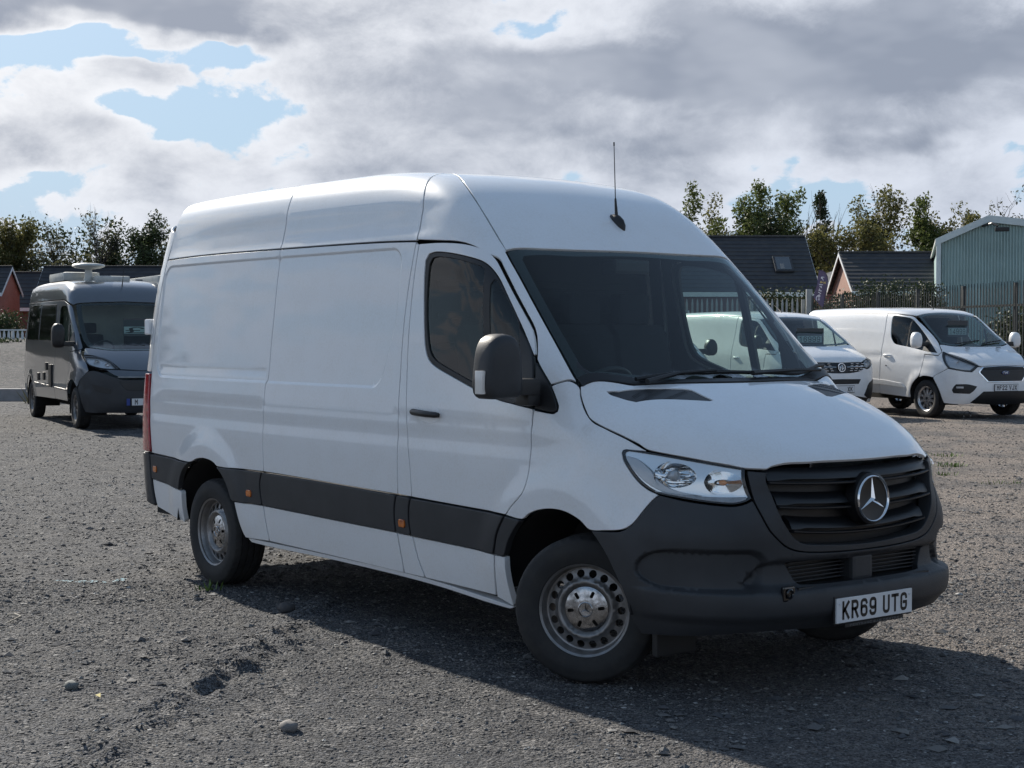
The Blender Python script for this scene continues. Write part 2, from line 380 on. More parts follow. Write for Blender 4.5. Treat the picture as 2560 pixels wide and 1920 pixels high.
class Dirn:                                     # along any direction
    def __init__(s, d, up=(0, 0, 1), t0=0, t1=4, dist=2.0):
        s.d = np.array(d, float)/np.linalg.norm(d); s.e = np.cross(up, s.d); s.e /= np.linalg.norm(s.e); s.g = np.cross(s.d, s.e); s.t = (t0, t1); s.dist = dist
        s.o = np.zeros(3)
    def at(s, o): s.o = np.array(o, float); return s
    def uv(s, P): P = np.asarray(P, float)-s.o; return np.stack([P@s.e, P@s.g], 1)
    def rays(s, uv): return s.o+uv[:, :1]*s.e+uv[:, 1:]*s.g-s.d*s.dist, np.tile(s.d, (len(uv), 1)), *s.t
def panel(name, F, proj, pts, mat, parent, off=0., thick=.012, bev=.003, gap=.002, grid=.06, step=.03, holes=(), mirror=False, both=False, corner=38., extra=None, hole_gap=0., disp=None):
    """a body panel: outline given as points on (or near) the surface F; returns the object(s)"""
    def loop(p, g):
        uv = proj.uv(np.array(p, float)) if len(p[0]) == 3 else np.array(p, float)
        return inset(resample(uv, step, corner), g)
    loops = [loop(pts, gap+bev)]+[loop(h, -(hole_gap)) for h in holes]
    V2, T, L = fill(loops, grid, extra)
    O, D, t0, t1 = proj.rays(V2); P, ok = cast(F, O, D, t0, t1, 60); n = grad(F, P)
    P = P+n*off
    if disp is not None: P = P+n*disp(P)[:, None]
    # wind triangles to face outwards
    tn = np.cross(P[T[:, 1]]-P[T[:, 0]], P[T[:, 2]]-P[T[:, 0]]); flip = np.sum(tn*n[T[:, 0]], 1).sum() < 0
    if flip: T = T[:, ::-1]
    Vs, Ns, Fs = [P], [n], [T.tolist()]; base = len(P)
    if thick > 0:
        for li, l in enumerate(L):
            l = np.array(l); p = P[l]; nn = n[l]; t = np.roll(p, -1, 0)-np.roll(p, 1, 0); o = np.cross(t, nn)
            o /= np.maximum(np.linalg.norm(o, axis=1), 1e-9)[:, None]
            s = 1 if area2(V2[l]) > 0 else -1
            s = s if li == 0 else -s
            c3 = np.sum(np.cross(np.roll(p, -1, 0)-p, nn)*1, 1)
            o = o*s*(-1 if flip else 1)
            r1 = p+o*bev-nn*bev; r2 = r1-nn*thick; m = len(l)
            Vs += [r1, r2]; Ns += [o, o]; q = []
            for i in range(m):
                j = (i+1) % m; a, b = l[i], l[j]; c, d = base+i, base+j; e, f = base+m+i, base+m+j
                q += [(a, b, d, c), (c, d, f, e)]
            fwd = (s > 0) != flip
            if fwd: q = [x[::-1] for x in q]
            Fs.append(q); base += 2*m
    V = np.concatenate(Vs); NN = np.concatenate(Ns); FF = [f for q in Fs for f in q]
    # rim winding follows the stored normals
    V_ = V; fl = []
    for f in FF:
        if len(f) == 4:
            a = np.cross(V_[f[1]]-V_[f[0]], V_[f[2]]-V_[f[0]]); s_ = sum(NN[i] for i in f)
            f = f if a@s_ >= 0 else f[::-1]
        fl.append(f)
    res = []
    if not mirror: res.append(mobj(name, V, fl, mat, parent, nrm=NN))
    if mirror or both:
        M = np.array([1, -1, 1.]); res.append(mobj(name, V*M, [tuple(f)[::-1] for f in fl], mat, parent, nrm=NN*M))
    return res if len(res) > 1 else res[0]

# ------------------------------------------------------------------ lettering drawn with strokes
def arc(cx, cy, rx, ry, a0, a1, n=8): return [(cx+rx*math.cos(R(a0+(a1-a0)*i/n)), cy+ry*math.sin(R(a0+(a1-a0)*i/n))) for i in range(n+1)]
GL = {}
def _glyphs():
    w, h, r = 36, 65, 14
    GL['K'] = [[(0,0),(0,h)],[(w,h),(2,h*.42)],[(w*.3,h*.56),(w,0)]]
    GL['R'] = [[(0,0),(0,h),(w-r,h)]+arc(w-r,h-16,r,16,90,-90)+[(0,h-32)],[(w*.5,h-32),(w,0)]]
    GL['6'] = [[(w,h-12)]+arc(w-r,h-r,r,r,10,90)+arc(r,h-r,r,r,90,180)+arc(r,r,r,r,180,270)+arc(w-r,r,r,r,270,360)+arc(w-r,24,r,r,0,90)+[(r,38)]+arc(r,26,r,12,90,180)]
    GL['9'] = [[(w-x, h-y) for x, y in GL['6'][0]]]
    GL['U'] = [[(0,h)]+arc(r,r,r,r,180,270)+arc(w-r,r,r,r,270,360)+[(w,h)]]
    GL['T'] = [[(-2,h),(w+2,h)],[(w/2,h),(w/2,0)]]
    GL['G'] = [[(w,h-14)]+arc(w-r,h-r,r,r,10,90)+arc(r,h-r,r,r,90,180)+arc(r,r,r,r,180,270)+arc(w-r,r,r,r,270,360)+[(w,30),(w*.5,30)]]
    GL['M'] = [[(0,0),(0,h),(w/2+1,h*.45),(w+2,h),(w+2,0)]]
    GL['F'] = [[(0,0),(0,h),(w,h)],[(0,h*.53),(w*.8,h*.53)]]
    GL['2'] = [[(0,h-14)]+arc(r,h-r,r,r,170,90)+arc(w-r,h-r,r,r,90,-30)+[(0,6),(0,0),(w,0)]]
    GL['V'] = [[(-2,h),(w/2,0),(w+2,h)]]
    GL['J'] = [[(w,h)]+arc(w-r,r,r,r,0,-90)+arc(r,r,r,r,270,190)]
    GL['X'] = [[(0,0),(w,h)],[(0,h),(w,0)]]
    GL['Y'] = [[(0,h),(w/2,h*.45),(w,h)],[(w/2,h*.45),(w/2,0)]]
    GL['1'] = [[(w*.15,h*.8),(w*.55,h),(w*.55,0)]]
    GL['4'] = [[(w*.75,0),(w*.75,h),(0,h*.3),(w,h*.3)]]
    GL['£'] = [[(w,h-12)]+arc(w-r,h-r,r,r,20,180)+[(w*.3,12),(0,0),(w,0)],[(0,h*.45),(w*.7,h*.45)]]
    GL['N'] = [[(0,0),(0,h),(w,0),(w,h)]]
    GL['L'] = [[(0,h),(0,0),(w,0)]]
    GL['A'] = [[(-2,0),(w/2,h),(w+2,0)],[(w*.2,h*.32),(w*.8,h*.32)]]
    GL['E'] = [[(w,h),(0,h),(0,0),(w,0)],[(0,h*.52),(w*.8,h*.52)]]
    GL['C'] = [[(w,h-14)]+arc(w-r,h-r,r,r,10,90)+arc(r,h-r,r,r,90,180)+arc(r,r,r,r,180,270)+arc(w-r,r,r,r,270,350)]
    GL['P'] = [[(0,0),(0,h),(w-r,h)]+arc(w-r,h-16,r,16,90,-90)+[(0,h-32)]]
    GL['O'] = [arc(r,h-r,r,r,90,180)+arc(r,r,r,r,180,270)+arc(w-r,r,r,r,270,360)+arc(w-r,h-r,r,r,0,90)+[(r,h)]]
    GL['B'] = [[(0,0),(0,h),(w-r,h)]+arc(w-r,h-16,r,16,90,-90)+arc(w-r,16,r,17,90,-90)+[(0,0)]]
    GL['H'] = [[(0,0),(0,h)],[(w,0),(w,h)],[(0,h/2),(w,h/2)]]
    GL['I'] = [[(w/2,0),(w/2,h)]]
    GL['S'] = [[(w,h-12)]+arc(w-r,h-r,r,r,10,90)+arc(r,h-r,r,r-1,90,260)+arc(w-r,r,r,r+4,90,-90)+arc(r,r,r,r,270,190)]
_glyphs()
def strokes(text, weight=14, space=14, xs=1.0):
    """stroke lettering; returns one (verts, faces) pair per letter in plate units, and the total width"""
    out = []; x = weight/2
    for ch in text:
        if ch == ' ': x += 33*xs; continue
        V, F = [], []
        for pl in GL[ch]:
            p = np.array([(x+a*xs, weight/2+b) for a, b in pl], float); d = np.diff(p, axis=0); p = p[np.r_[True, np.hypot(*d.T) > .4]]; n = len(p)
            seg = np.diff(p, axis=0); seg /= np.linalg.norm(seg, axis=1)[:, None]; A, B = [], []
            for i in range(n):
                a = seg[max(i-1, 0)]; b = seg[min(i, n-2)]; na, nb = np.array([-a[1], a[0]]), np.array([-b[1], b[0]])
                m = na+nb; m /= max(np.linalg.norm(m), 1e-6); c = max(m@na, .4); q = p[i].copy()
                if i == 0: q = q-a*weight*.5
                if i == n-1: q = q+b*weight*.5
                A.append(q+m*weight/2/c); B.append(q-m*weight/2/c)
            k = len(V); V += A+B
            F += [(k+i, k+n+i, k+n+i+1, k+i+1) for i in range(n-1)]
        out.append((np.array(V), F)); x += 36*xs+weight+space*xs
    return out, x-space*xs-weight/2
def lettering(name, text, height, mat, parent, M, weight=14, space=14, xs=1.0, width=None):
    """stroke text centred on the frame M (x right, z up, y into the surface); every letter is a piece of its own"""
    L, w = strokes(text, weight, space, xs); k = height/(65+weight); s = (width/(w*k)) if width else 1; res = []
    for V, F in L:
        P = np.stack([(V[:, 0]-w/2)*k*s, np.zeros(len(V)), V[:, 1]*k-height/2], 1); n = 0
        for j, f in enumerate(F): pass
        res.append(mobj(name, [tuple(M @ Vector(p)) for p in P], F, mat, parent, smooth=False))
    return res
def frame(o, right, up):
    """matrix with x = right, z = up, -y = outwards"""
    r = Vector(right).normalized(); u = Vector(up); u = (u-r*u.dot(r)).normalized(); n = u.cross(r)
    return Matrix(((r.x, n.x, u.x, o[0]), (r.y, n.y, u.y, o[1]), (r.z, n.z, u.z, o[2]), (0, 0, 0, 1)))
# ------------------------------------------------------------------ world: Nishita sky with broken cloud
world = bpy.data.worlds.new('World'); scene.world = world; world.use_nodes = True
wn = world.node_tree; wn.nodes.clear()
world.cycles.sampling_method = 'MANUAL'; world.cycles.sample_map_resolution = 512
def sky():
    nt = wn; L = nt.links.new
    n = lambda k, **kw: N(nt, k, **kw)
    def put(sock, v):
        if hasattr(v, 'links') or hasattr(v, 'is_linked'): L(v, sock)
        else: sock.default_value = v
    def m(op, a, b=0., c=None, clamp=False):
        q = n('Math', operation=op, use_clamp=clamp); put(q.inputs[0], a); put(q.inputs[1], b)
        if c is not None: put(q.inputs[2], c)
        return q.outputs[0]
    def ramp(v, a, b, lo=0., hi=1.):
        q = n('MapRange', interpolation_type='SMOOTHSTEP'); put(q.inputs[0], v); q.inputs[1].default_value = a; q.inputs[2].default_value = b; q.inputs[3].default_value = lo; q.inputs[4].default_value = hi
        return q.outputs[0]
    def mixc(f, a, b):
        q = n('MixRGB'); put(q.inputs[0], f); put(q.inputs[1], a); put(q.inputs[2], b); return q.outputs[0]
    out = n('OutputWorld'); bg = n('Background', Strength=.080); L(bg.outputs[0], out.inputs[0])
    s = n('TexSky', sky_type='NISHITA', sun_disc=False, sun_elevation=SUN_EL, sun_rotation=R(90)-SUN_AZ)
    s.air_density = 1.0; s.dust_density = .6; s.ozone_density = 3.0
    tc = n('TexCoord'); d = tc.outputs['Generated']
    sp = n('SeparateXYZ'); L(d, sp.inputs[0]); X, Y, Z = sp.outputs
    az = m('ARCTAN2', Y, X); el = m('ARCSINE', Z)
    def noise(scale, det, rough, off=(0, 0, 0), stretch=2.3, dist=0.):
        mp = n('Mapping'); mp.inputs['Scale'].default_value = (1, 1, stretch); mp.inputs['Location'].default_value = off; L(d, mp.inputs[0])
        q = n('TexNoise', Scale=scale, Detail=det, Roughness=rough, Distortion=dist); L(mp.outputs[0], q.inputs['Vector']); return q.outputs[0]
    wa = noise(9., 2, .55, (5, 8, 2)); wb = noise(11., 3, .55, (2, 9, 6))
    az = m('ADD', az, m('MULTIPLY', m('SUBTRACT', wa, .5), .16)); el = m('ADD', el, m('MULTIPLY', m('SUBTRACT', wb, .5), .075))
    # broad cloud masses of this sky (bearing, height in degrees from the horizon)
    def mass(px, py, wx, wy, k, tot):
        a0 = _yaw-math.atan((px-1280)/3998); e0 = math.atan((835-py)/3998); sa, se = wx/3998, wy/3998
        u = m('MULTIPLY_ADD', az, 1/sa, -a0/sa); v = m('MULTIPLY_ADD', el, 1/se, -e0/se)
        r2 = m('MULTIPLY_ADD', u, u, m('MULTIPLY', v, v))
        return m('MULTIPLY_ADD', m('POWER', math.exp(-1), r2), k, tot)
    tot = .15
    for q in MASSES: tot = mass(*q, tot)
    def puffs(scale, off):
        mp = n('Mapping'); mp.inputs['Scale'].default_value = (1, 1, 1.5); mp.inputs['Location'].default_value = off; L(d, mp.inputs[0])
        ad = n('VectorMath', operation='ADD'); cb = n('CombineXYZ'); k = m('MULTIPLY', wb, .07); L(k, cb.inputs[0]); L(k, cb.inputs[2]); L(cb.outputs[0], ad.inputs[0]); L(mp.outputs[0], ad.inputs[1])
        q = n('TexVoronoi', feature='F1', Scale=scale, Detail=1.0, Roughness=.55, normalize=False); L(ad.outputs[0], q.inputs['Vector']); return q.outputs['Distance']
    fine = noise(15., 8, .68, (1.3, 4.2, 2.2), stretch=1.6, dist=.2)
    pf = m('MULTIPLY', m('SUBTRACT', .62, puffs(27., (0, 0, 0))), .34)
    dens = m('ADD', m('MULTIPLY_ADD', m('SUBTRACT', fine, .5), 1.0, pf), m('MULTIPLY_ADD', m('SUBTRACT', wa, .5), 1.0, tot))
    dens = m('SUBTRACT', dens, ramp(Z, .24, .55, 0., .75))          # clear blue overhead
    cover = ramp(dens, -.02, .10)
    thick = m('MULTIPLY', ramp(m('MULTIPLY_ADD', pf, -.9, dens), .02, .80), ramp(wb, .25, .75, .72, 1.12))
    glow = m('POWER', m('MAXIMUM', n_dot(nt, d, SUN_DIR), 0.), 5.)
    white = mixc(glow, (6.1, 6.6, 7.6, 1), (9.8, 9.7, 9.6, 1)); grey = mixc(glow, (2.55, 2.95, 3.75, 1), (3.6, 3.9, 4.6, 1))
    cloud = mixc(thick, white, grey)
    low = ramp(Z, .0, .12, .5, 0.)
    clear = mixc(ramp(Z, .0, .45, .92, .30), s.outputs[0], (4.0, 5.5, 7.1, 1))
    col = mixc(cover, clear, cloud)
    col = mixc(low, col, (4.9, 5.5, 6.7, 1))
    L(col, bg.inputs[0])
def n_dot(nt, v, w):
    q = N(nt, 'VectorMath', operation='DOT_PRODUCT'); nt.links.new(v, q.inputs[0]); q.inputs[1].default_value = tuple(w); return q.outputs['Value']
MASSES = [(1500, 185, 640, 100, .66), (2300, 150, 620, 140, .68), (330, 20, 480, 70, .75), (1250, 310, 420, 50, .42), (300, 215, 150, 55, .30), (140, 345, 240, 75, .38), (2350, 335, 380, 60, .36), (700, 420, 600, 70, .20), (1400, 400, 260, 60, .26),
          (130, 160, 180, 45, -.46), (530, 300, 150, 62, -.48), (480, 125, 150, 40, -.44), (1960, 490, 130, 40, -.36)]
sky()
# ------------------------------------------------------------------ materials shared by the vehicles
M_white = paint('white_paint', (.78, .79, .80))
M_white2 = paint('white_paint_b', (.80, .80, .80), dirt=.09)
M_grey = paint('grey_metallic_paint', (.115, .128, .148), rough=.3, dirt=.12); M_grey.node_tree.nodes['Principled BSDF'].inputs['Metallic'].default_value = .55
M_plastic = pbr('dark_plastic', (.030, .032, .036), .55, bump=.25, bscale=900, var=.25, vscale=4, rvar=.08)
M_blackpl = pbr('black_plastic', (.011, .011, .012), .45, bump=.15, bscale=700, rvar=.1, vscale=9)
M_grille = pbr('grille_plastic', (.010, .011, .013), .42, bump=.1, bscale=700, rvar=.08, vscale=9)
M_gloss = pbr('gloss_black', (.006, .006, .007), .08, coat=.5, rvar=.03)
M_rubber = pbr('tyre_rubber', (.017, .017, .018), .78, bump=.5, bscale=260, var=.45, vscale=7, dark=(.034, .032, .030), rvar=.08)
M_seal = pbr('window_seal', (.008, .008, .009), .5, rvar=.1, vscale=20)
M_liner = pbr('dark_liner', (.010, .010, .011), .9, bump=.3, bscale=120)
M_under = pbr('underbody', (.016, .015, .014), .85, bump=.5, bscale=60, var=.4)
M_cabin = pbr('cabin_plastic', (.022, .024, .027), .62, bump=.2, bscale=500, var=.2)
M_seat = pbr('seat_cloth', (.020, .021, .024), .95, bump=.6, bscale=900, var=.3)
M_badge = pbr('badge_black', (.006, .006, .007), .38)
M_steel = pbr('wheel_silver', (.27, .265, .265), .42, metal=.75, var=.35, vscale=14, dark=(.20, .19, .18), rvar=.1, bump=.15, bscale=300)
M_alloy = pbr('alloy', (.62, .62, .63), .28, metal=.85, var=.2, vscale=12, rvar=.08)
M_chrome = pbr('chrome', (.80, .81, .83), .07, metal=1.0, rvar=.04, vscale=30)
M_capchrome = pbr('wheel_cap_chrome', (.52, .52, .53), .20, metal=1.0, var=.5, vscale=26, dark=(.20, .195, .19), rvar=.12, bump=.8, bscale=34)
M_reflect = pbr('lamp_reflector', (.82, .83, .84), .16, metal=.62, rvar=.06, vscale=25)
M_lampgrey = pbr('lamp_inner', (.46, .47, .49), .28, metal=.35, rvar=.1)
M_bowl = pbr('lamp_bowl', (.86, .87, .88), .07, metal=1.0, rvar=.03, vscale=30)
M_ind = pbr('indicator_lens', (.30, .31, .33), .3, metal=.2, coat=.6, bump=.6, bscale=220, var=.3, vscale=60)
M_disc = pbr('brake_disc', (.09, .085, .08), .5, metal=.7, var=.4, vscale=20)
M_wsglass = glassy('windscreen_glass', (.66, .76, .74), 1.0)
M_sideglass = glassy('side_glass', (.62, .73, .70), 1.0)
M_tint = glassy('tinted_glass', (.06, .065, .07), 1.0)
M_lens = glassy('clear_lens', (.93, .95, .96), .9, ior=1.42)
M_mirror = pbr('mirror_glass', (.85, .87, .88), .02, metal=1.0)
M_orange = pbr('orange_lens', (.65, .17, .012), .25, coat=1, bump=.5, bscale=160, var=.5, vscale=60, dark=(.30, .05, .005))
M_bulb = pbr('amber_bulb', (.80, .30, .10), .2, coat=1)
M_red = pbr('red_lens', (.42, .010, .022), .16, coat=1, bump=.35, bscale=110, var=.5, vscale=22, dark=(.20, .003, .010))
M_plate = pbr('plate_white', (.72, .73, .74), .35, coat=.4, var=.1, vscale=12)
M_platey = pbr('plate_yellow', (.75, .52, .03), .35, coat=.4)
M_ink = pbr('plate_ink', (.006, .006, .006), .4)
M_blue = pbr('plate_blue', (.02, .05, .25), .4)
M_board = pbr('price_board', (.05, .055, .06), .5)
M_digit = pbr('price_digit', (.45, .55, .55), .5)
# ------------------------------------------------------------------ wheels
def tyre_mesh(name, parent, Rr=.345, w=.235, rim=.213, n=132, lugs=True):
    h = w/2; k = Rr
    prof = [(-h*.80, rim), (-h*.90, rim+.010), (-h*.985, rim+.040), (-h, rim+.066), (-h*.992, rim+.075), (-h*.985, rim+.078), (-h*.955, k-.030), (-h*.90, k-.016), (-h*.84, k-.009), (-h*.76, k-.004)]
    shoulder = range(7, 10)
    for g in (-.56, -.19, .19, .56):
        prof += [(h*g-.007, k-.0005), (h*g-.005, k-.009), (h*g+.005, k-.009), (h*g+.007, k-.0005)]
    prof += [(-a, r) for a, r in prof[:10]][::-1]
    V = []; F = []
    for i, (a, r) in enumerate(prof):
        for q in range(n):
            t = 2*math.pi*q/n; rr = r
            if lugs and (i in (8, 9) or len(prof)-1-i in (8, 9)) and q % 3 == 0: rr -= .007
            V.append((rr*math.cos(t), a, rr*math.sin(t)))
    for i in range(len(prof)-1):
        for q in range(n): F.append((i*n+q, i*n+(q+1) % n, (i+1)*n+(q+1) % n, (i+1)*n+q))
    return mobj(name, V, F, M_rubber, parent, angle=28)
def circle(r, n, c=(0, 0), ph=0.): return np.array([(c[0]+r*math.cos(ph+2*math.pi*i/n), c[1]+r*math.sin(ph+2*math.pi*i/n)) for i in range(n)])
def holed_disc(name, r0, r1, holes, prof, mat, parent, grid=.02, thick=.006, n=96):
    """turned dish with real holes; prof(r) gives the axial offset (outwards is -y)"""
    V2, T, L = fill([circle(r1, n), circle(r0, n)]+holes, grid)
    r = np.hypot(*V2.T); a = prof(r); P = np.stack([V2[:, 0], a, V2[:, 1]], 1); e = .002; s = (prof(r+e)-prof(r-e))/(2*e)
    nr = np.stack([V2[:, 0]/r*s, -np.ones(len(r)), V2[:, 1]/r*s], 1); nr /= np.linalg.norm(nr, axis=1)[:, None]
    V = [P]; NN = [nr]; F = [tuple(t) for t in T]; b = len(P)
    for l in L[2:]:
        l = np.array(l); c = P[l].mean(0); o = c-P[l]; o /= np.linalg.norm(o, axis=1)[:, None]; m = len(l)
        V += [P[l], P[l]+np.array([0, thick*2, 0])]; NN += [o, o]
        F += [(b+i, b+(i+1) % m, b+m+(i+1) % m, b+m+i) for i in range(m)]; b += 2*m
    V = np.concatenate(V); NN = np.concatenate(NN); G = []
    for f in F:
        a = np.cross(V[f[1]]-V[f[0]], V[f[2]]-V[f[0]]); G.append(f if a@NN[list(f)].sum(0) >= 0 else f[::-1])
    return mobj(name, V, G, mat, parent, nrm=NN)
def star_mesh(name, r, mat, parent, M, depth=.012):
    """raised three-pointed star in the frame M"""
    V = [(0, -depth, 0)]; 
    for k in range(3):
        a = R(90+120*k); V.append((r*math.cos(a), 0, r*math.sin(a))); b = R(150+120*k); V.append((r*.125*math.cos(b), -.001, r*.125*math.sin(b)))
    F = []
    for k in range(3):
        t, nx, pv = 1+2*k, 2+2*k, (2*k if k else 6); F += [(0, pv, t), (0, t, nx)]
    P = [tuple(M @ Vector(v)) for v in V]
    return mobj(name, P, F, mat, parent, smooth=False)
def make_steel_wheel(parent, loc, rz):
    w = empty('wheel', loc=loc, rz=rz, parent=parent)
    tyre_mesh('tyre', w)
    MB().lathe([(.10, .205), (-.094, .208), (-.0985, .214), (-.1015, .2185), (-.0985, .2225), (-.094, .2195), (-.089, .2125), (-.082, .206), (-.060, .2015), (-.048, .1965), (-.046, .190), (-.040, .186), (.06, .186)], 96).build('rim', M_steel, w, angle=35)
    pf = Spl([(.100, -.050), (.108, -.058), (.117, -.072), (.127, -.080), (.137, -.076), (.146, -.062), (.156, -.055), (.172, -.051), (.188, -.046), (.196, -.044)])
    holed_disc('wheel_disc', .104, .191, [circle(.0188, 16, (.1675*math.cos(R(20*i)), .1675*math.sin(R(20*i)))) for i in range(18)], pf, M_steel, w, grid=.016)
    slots = []
    for i in range(6):
        a = R(60*i+6); c, s = math.cos(a), math.sin(a)
        slots.append(np.array([(c*u-s*v, s*u+c*v) for u, v in resample([(.062, -.008), (.088, -.008), (.092, 0), (.088, .008), (.062, .008), (.058, 0)], .006)]))
    cp = Spl([(0, -.074), (.03, -.0735), (.05, -.072), (.075, -.068), (.095, -.064), (.106, -.060)])
    cap = holed_disc('hub_cap', .034, .1055, slots, cp, M_capchrome, w, grid=.012, thick=.004)
    MB().lathe([(-.070, .036), (-.078, .036), (-.0795, .033), (-.075, .031), (-.074, .0005)], 40).build('hub_badge', M_capchrome, w, angle=30)
    star_mesh('star', .031, M_capchrome, w, Matrix.Translation((0, -.075, 0)), .004)
    MB().lathe([(-.02, .001), (-.02, .15), (.01, .15)], 40).build('brake_disc', M_disc, w, angle=30)
    return w

# ------------------------------------------------------------------ the big white van
def sx(pts): return [(x, -1., z) for x, z in pts]                     # (x, z) points for side-on panels
def flip(pts): return [(p[0], -p[1], p[2]) for p in pts]
VAN = empty('delivery_van', 'large white high-roof panel van with black grille in the foreground', 'van')
FS = F_sprinter; SIDE, TOP = Side(), Top(); TURN = Turn(-.10); ROLL = Roll(1.55)
def vp(name, proj, pts, mat, **kw): return panel(name, FS, proj, pts, mat, VAN, **kw)

seam_mid = [(-2.864, 2.128), (-2.861, 2.0), (-2.859, 1.75), (-2.866, 1.55), (-2.873, 1.37), (-2.890, 1.30), (-2.897, 1.15), (-2.896, .99), (-2.890, .786)]
seam_b1 = [(-1.378, 2.112), (-1.393, 1.935), (-1.410, 1.67), (-1.411, 1.31), (-1.407, 1.13), (-1.406, .97), (-1.406, .766)]
seam_b2 = [(-1.347, 2.108), (-1.355, 1.865), (-1.356, 1.587), (-1.341, 1.31), (-1.322, 1.131), (-1.308, 1.038), (-1.289, .949), (-1.278, .846), (-1.273, .762)]
rear_arch = [(-3.896, .780), (-3.802, .806), (-3.70, .818), (-3.602, .813), (-3.526, .797), (-3.49, .779)]
skew = lambda x, z: .10*sstep(1.75, 1.33, z)*sstep(-3.5, -1.6, x)
rows = lambda x0, x1, zs, dx=.06: np.array([(x, z) for x in np.arange(x0, x1, dx) for z in zs])
xsw = rows(-4.6, .2, (1.16, 1.13, 1.10, 1.07, 1.04, 1.01))
def arch_pts(cx): return np.array([(cx+r*math.cos(R(a)), .335+r*math.sin(R(a))) for r in (.53, .57, .61, .65, .70) for a in range(20, 165, 5)])
xside = np.concatenate([box_loops(-3.025, 1.712, 1.53, .378, .10, skew=skew), box_loops(-3.71, 1.380, .80, .027, .006, offs=(-.012, -.005, .005)), xsw, arch_pts(-3.69)])
gz = Spl([(-4.56, 2.136), (-4.2, 2.143), (-3.58, 2.145), (-2.87, 2.141), (-2.12, 2.136), (-1.38, 2.120), (-1.0, 2.10)])
def gut(x0, x1, dz=0., n=7): return [(x, float(gz(x))+dz) for x in np.linspace(x0, x1, n)]
# rear and middle side panels
vp('rear_side_panel', SIDE, sx(gut(-4.552, -2.864)+seam_mid[1:]+[(-3.2, .782), (-3.49, .779)]+rear_arch[::-1][1:]+[(-3.99, .779), (-4.28, .789), (-4.60, .797), (-4.635, 1.08), (-4.642, 1.35), (-4.638, 1.55), (-4.598, 1.84)]), M_white, both=True, grid=.06, step=.03, extra=xside)
vp('middle_side_panel', SIDE, sx(seam_mid[::-1][:-1]+gut(-2.864, -1.378)+seam_b1[1:]+[(-1.9, .772), (-2.37, .780)]), M_white, both=True, grid=.06, step=.03, extra=xside)
vp('pillar_panel', SIDE, sx(seam_b1[::-1]+seam_b2), M_white, both=True, grid=.05, step=.04)
# cab door with its window opening
win = [(-.315, 1.517), (-.452, 1.686), (-.625, 1.882), (-.684, 1.936), (-.737, 1.973), (-.794, 1.998), (-.894, 2.021), (-1.03, 2.043), (-1.175, 2.056), (-1.239, 2.048), (-1.264, 2.015), (-1.258, 1.932), (-1.238, 1.793), (-1.216, 1.66), (-1.192, 1.553), (-1.155, 1.492), (-1.079, 1.453), (-.934, 1.408), (-.737, 1.35), (-.549, 1.304), (-.401, 1.284), (-.257, 1.267)]
doorfront = [(-.254, 1.121), (-.254, 1.046), (-.267, .921), (-.294, .862), (-.378, .792), (-.428, .745)]
doortop = [(-1.347, 2.108), (-1.152, 2.106), (-.957, 2.092), (-.841, 2.070), (-.775, 2.045), (-.717, 2.008), (-.667, 1.962), (-.536, 1.828), (-.429, 1.718), (-.37, 1.654), (-.337, 1.603), (-.306, 1.530)]
vp('door', SIDE, sx(doortop+win+doorfront+[(-.8, .752)]+seam_b2[::-1][:-1]), M_white, both=True, grid=.05, step=.025, extra=xsw)
# door recess liner, window surround, panes
g1 = [(-1.228, 1.995), (-1.205, 2.028), (-1.165, 2.034), (-1.03, 2.022), (-.90, 1.999), (-.775, 1.970), (-.752, 1.955), (-.735, 1.85), (-.700, 1.62), (-.655, 1.352), (-.74, 1.374), (-.935, 1.432), (-1.075, 1.477), (-1.135, 1.512), (-1.17, 1.57), (-1.205, 1.70), (-1.222, 1.82)]
g2 = [(-.692, 1.875), (-.675, 1.902), (-.650, 1.893), (-.459, 1.683), (-.425, 1.56), (-.418, 1.315), (-.606, 1.340)]
dark_win = [(-.452, 1.686)]+win[2:-1]+[(-.401, 1.284)]
vp('window_frame', SIDE, sx(dark_win), M_seal, off=-.004, holes=[sx(g1), sx(g2)], both=True, gap=0, grid=.05, step=.025, thick=.02)
vp('window_pane', SIDE, sx(g1), M_sideglass, off=-.012, both=True, gap=-.004, thick=0, grid=.12, step=.05)
vp('quarter_pane', SIDE, sx(g2), M_sideglass, off=-.008, both=True, gap=-.004, thick=0, grid=.12, step=.05)
vp('mirror_base', SIDE, sx([(-.456, 1.682), (-.315, 1.517), (-.256, 1.268), (-.401, 1.285), (-.425, 1.30), (-.425, 1.57)]), M_blackpl, off=.006, both=True, gap=.002, grid=.05, bev=.008)
vp('sail_panel', SIDE, sx([(-.296, 1.500), (-.171, 1.38), (-.118, 1.312), (-.098, 1.275), (-.099, 1.260), (-.120, 1.252), (-.250, 1.267)]), M_blackpl, off=.004, both=True, gap=.002, grid=.05, bev=.006, corner=30)
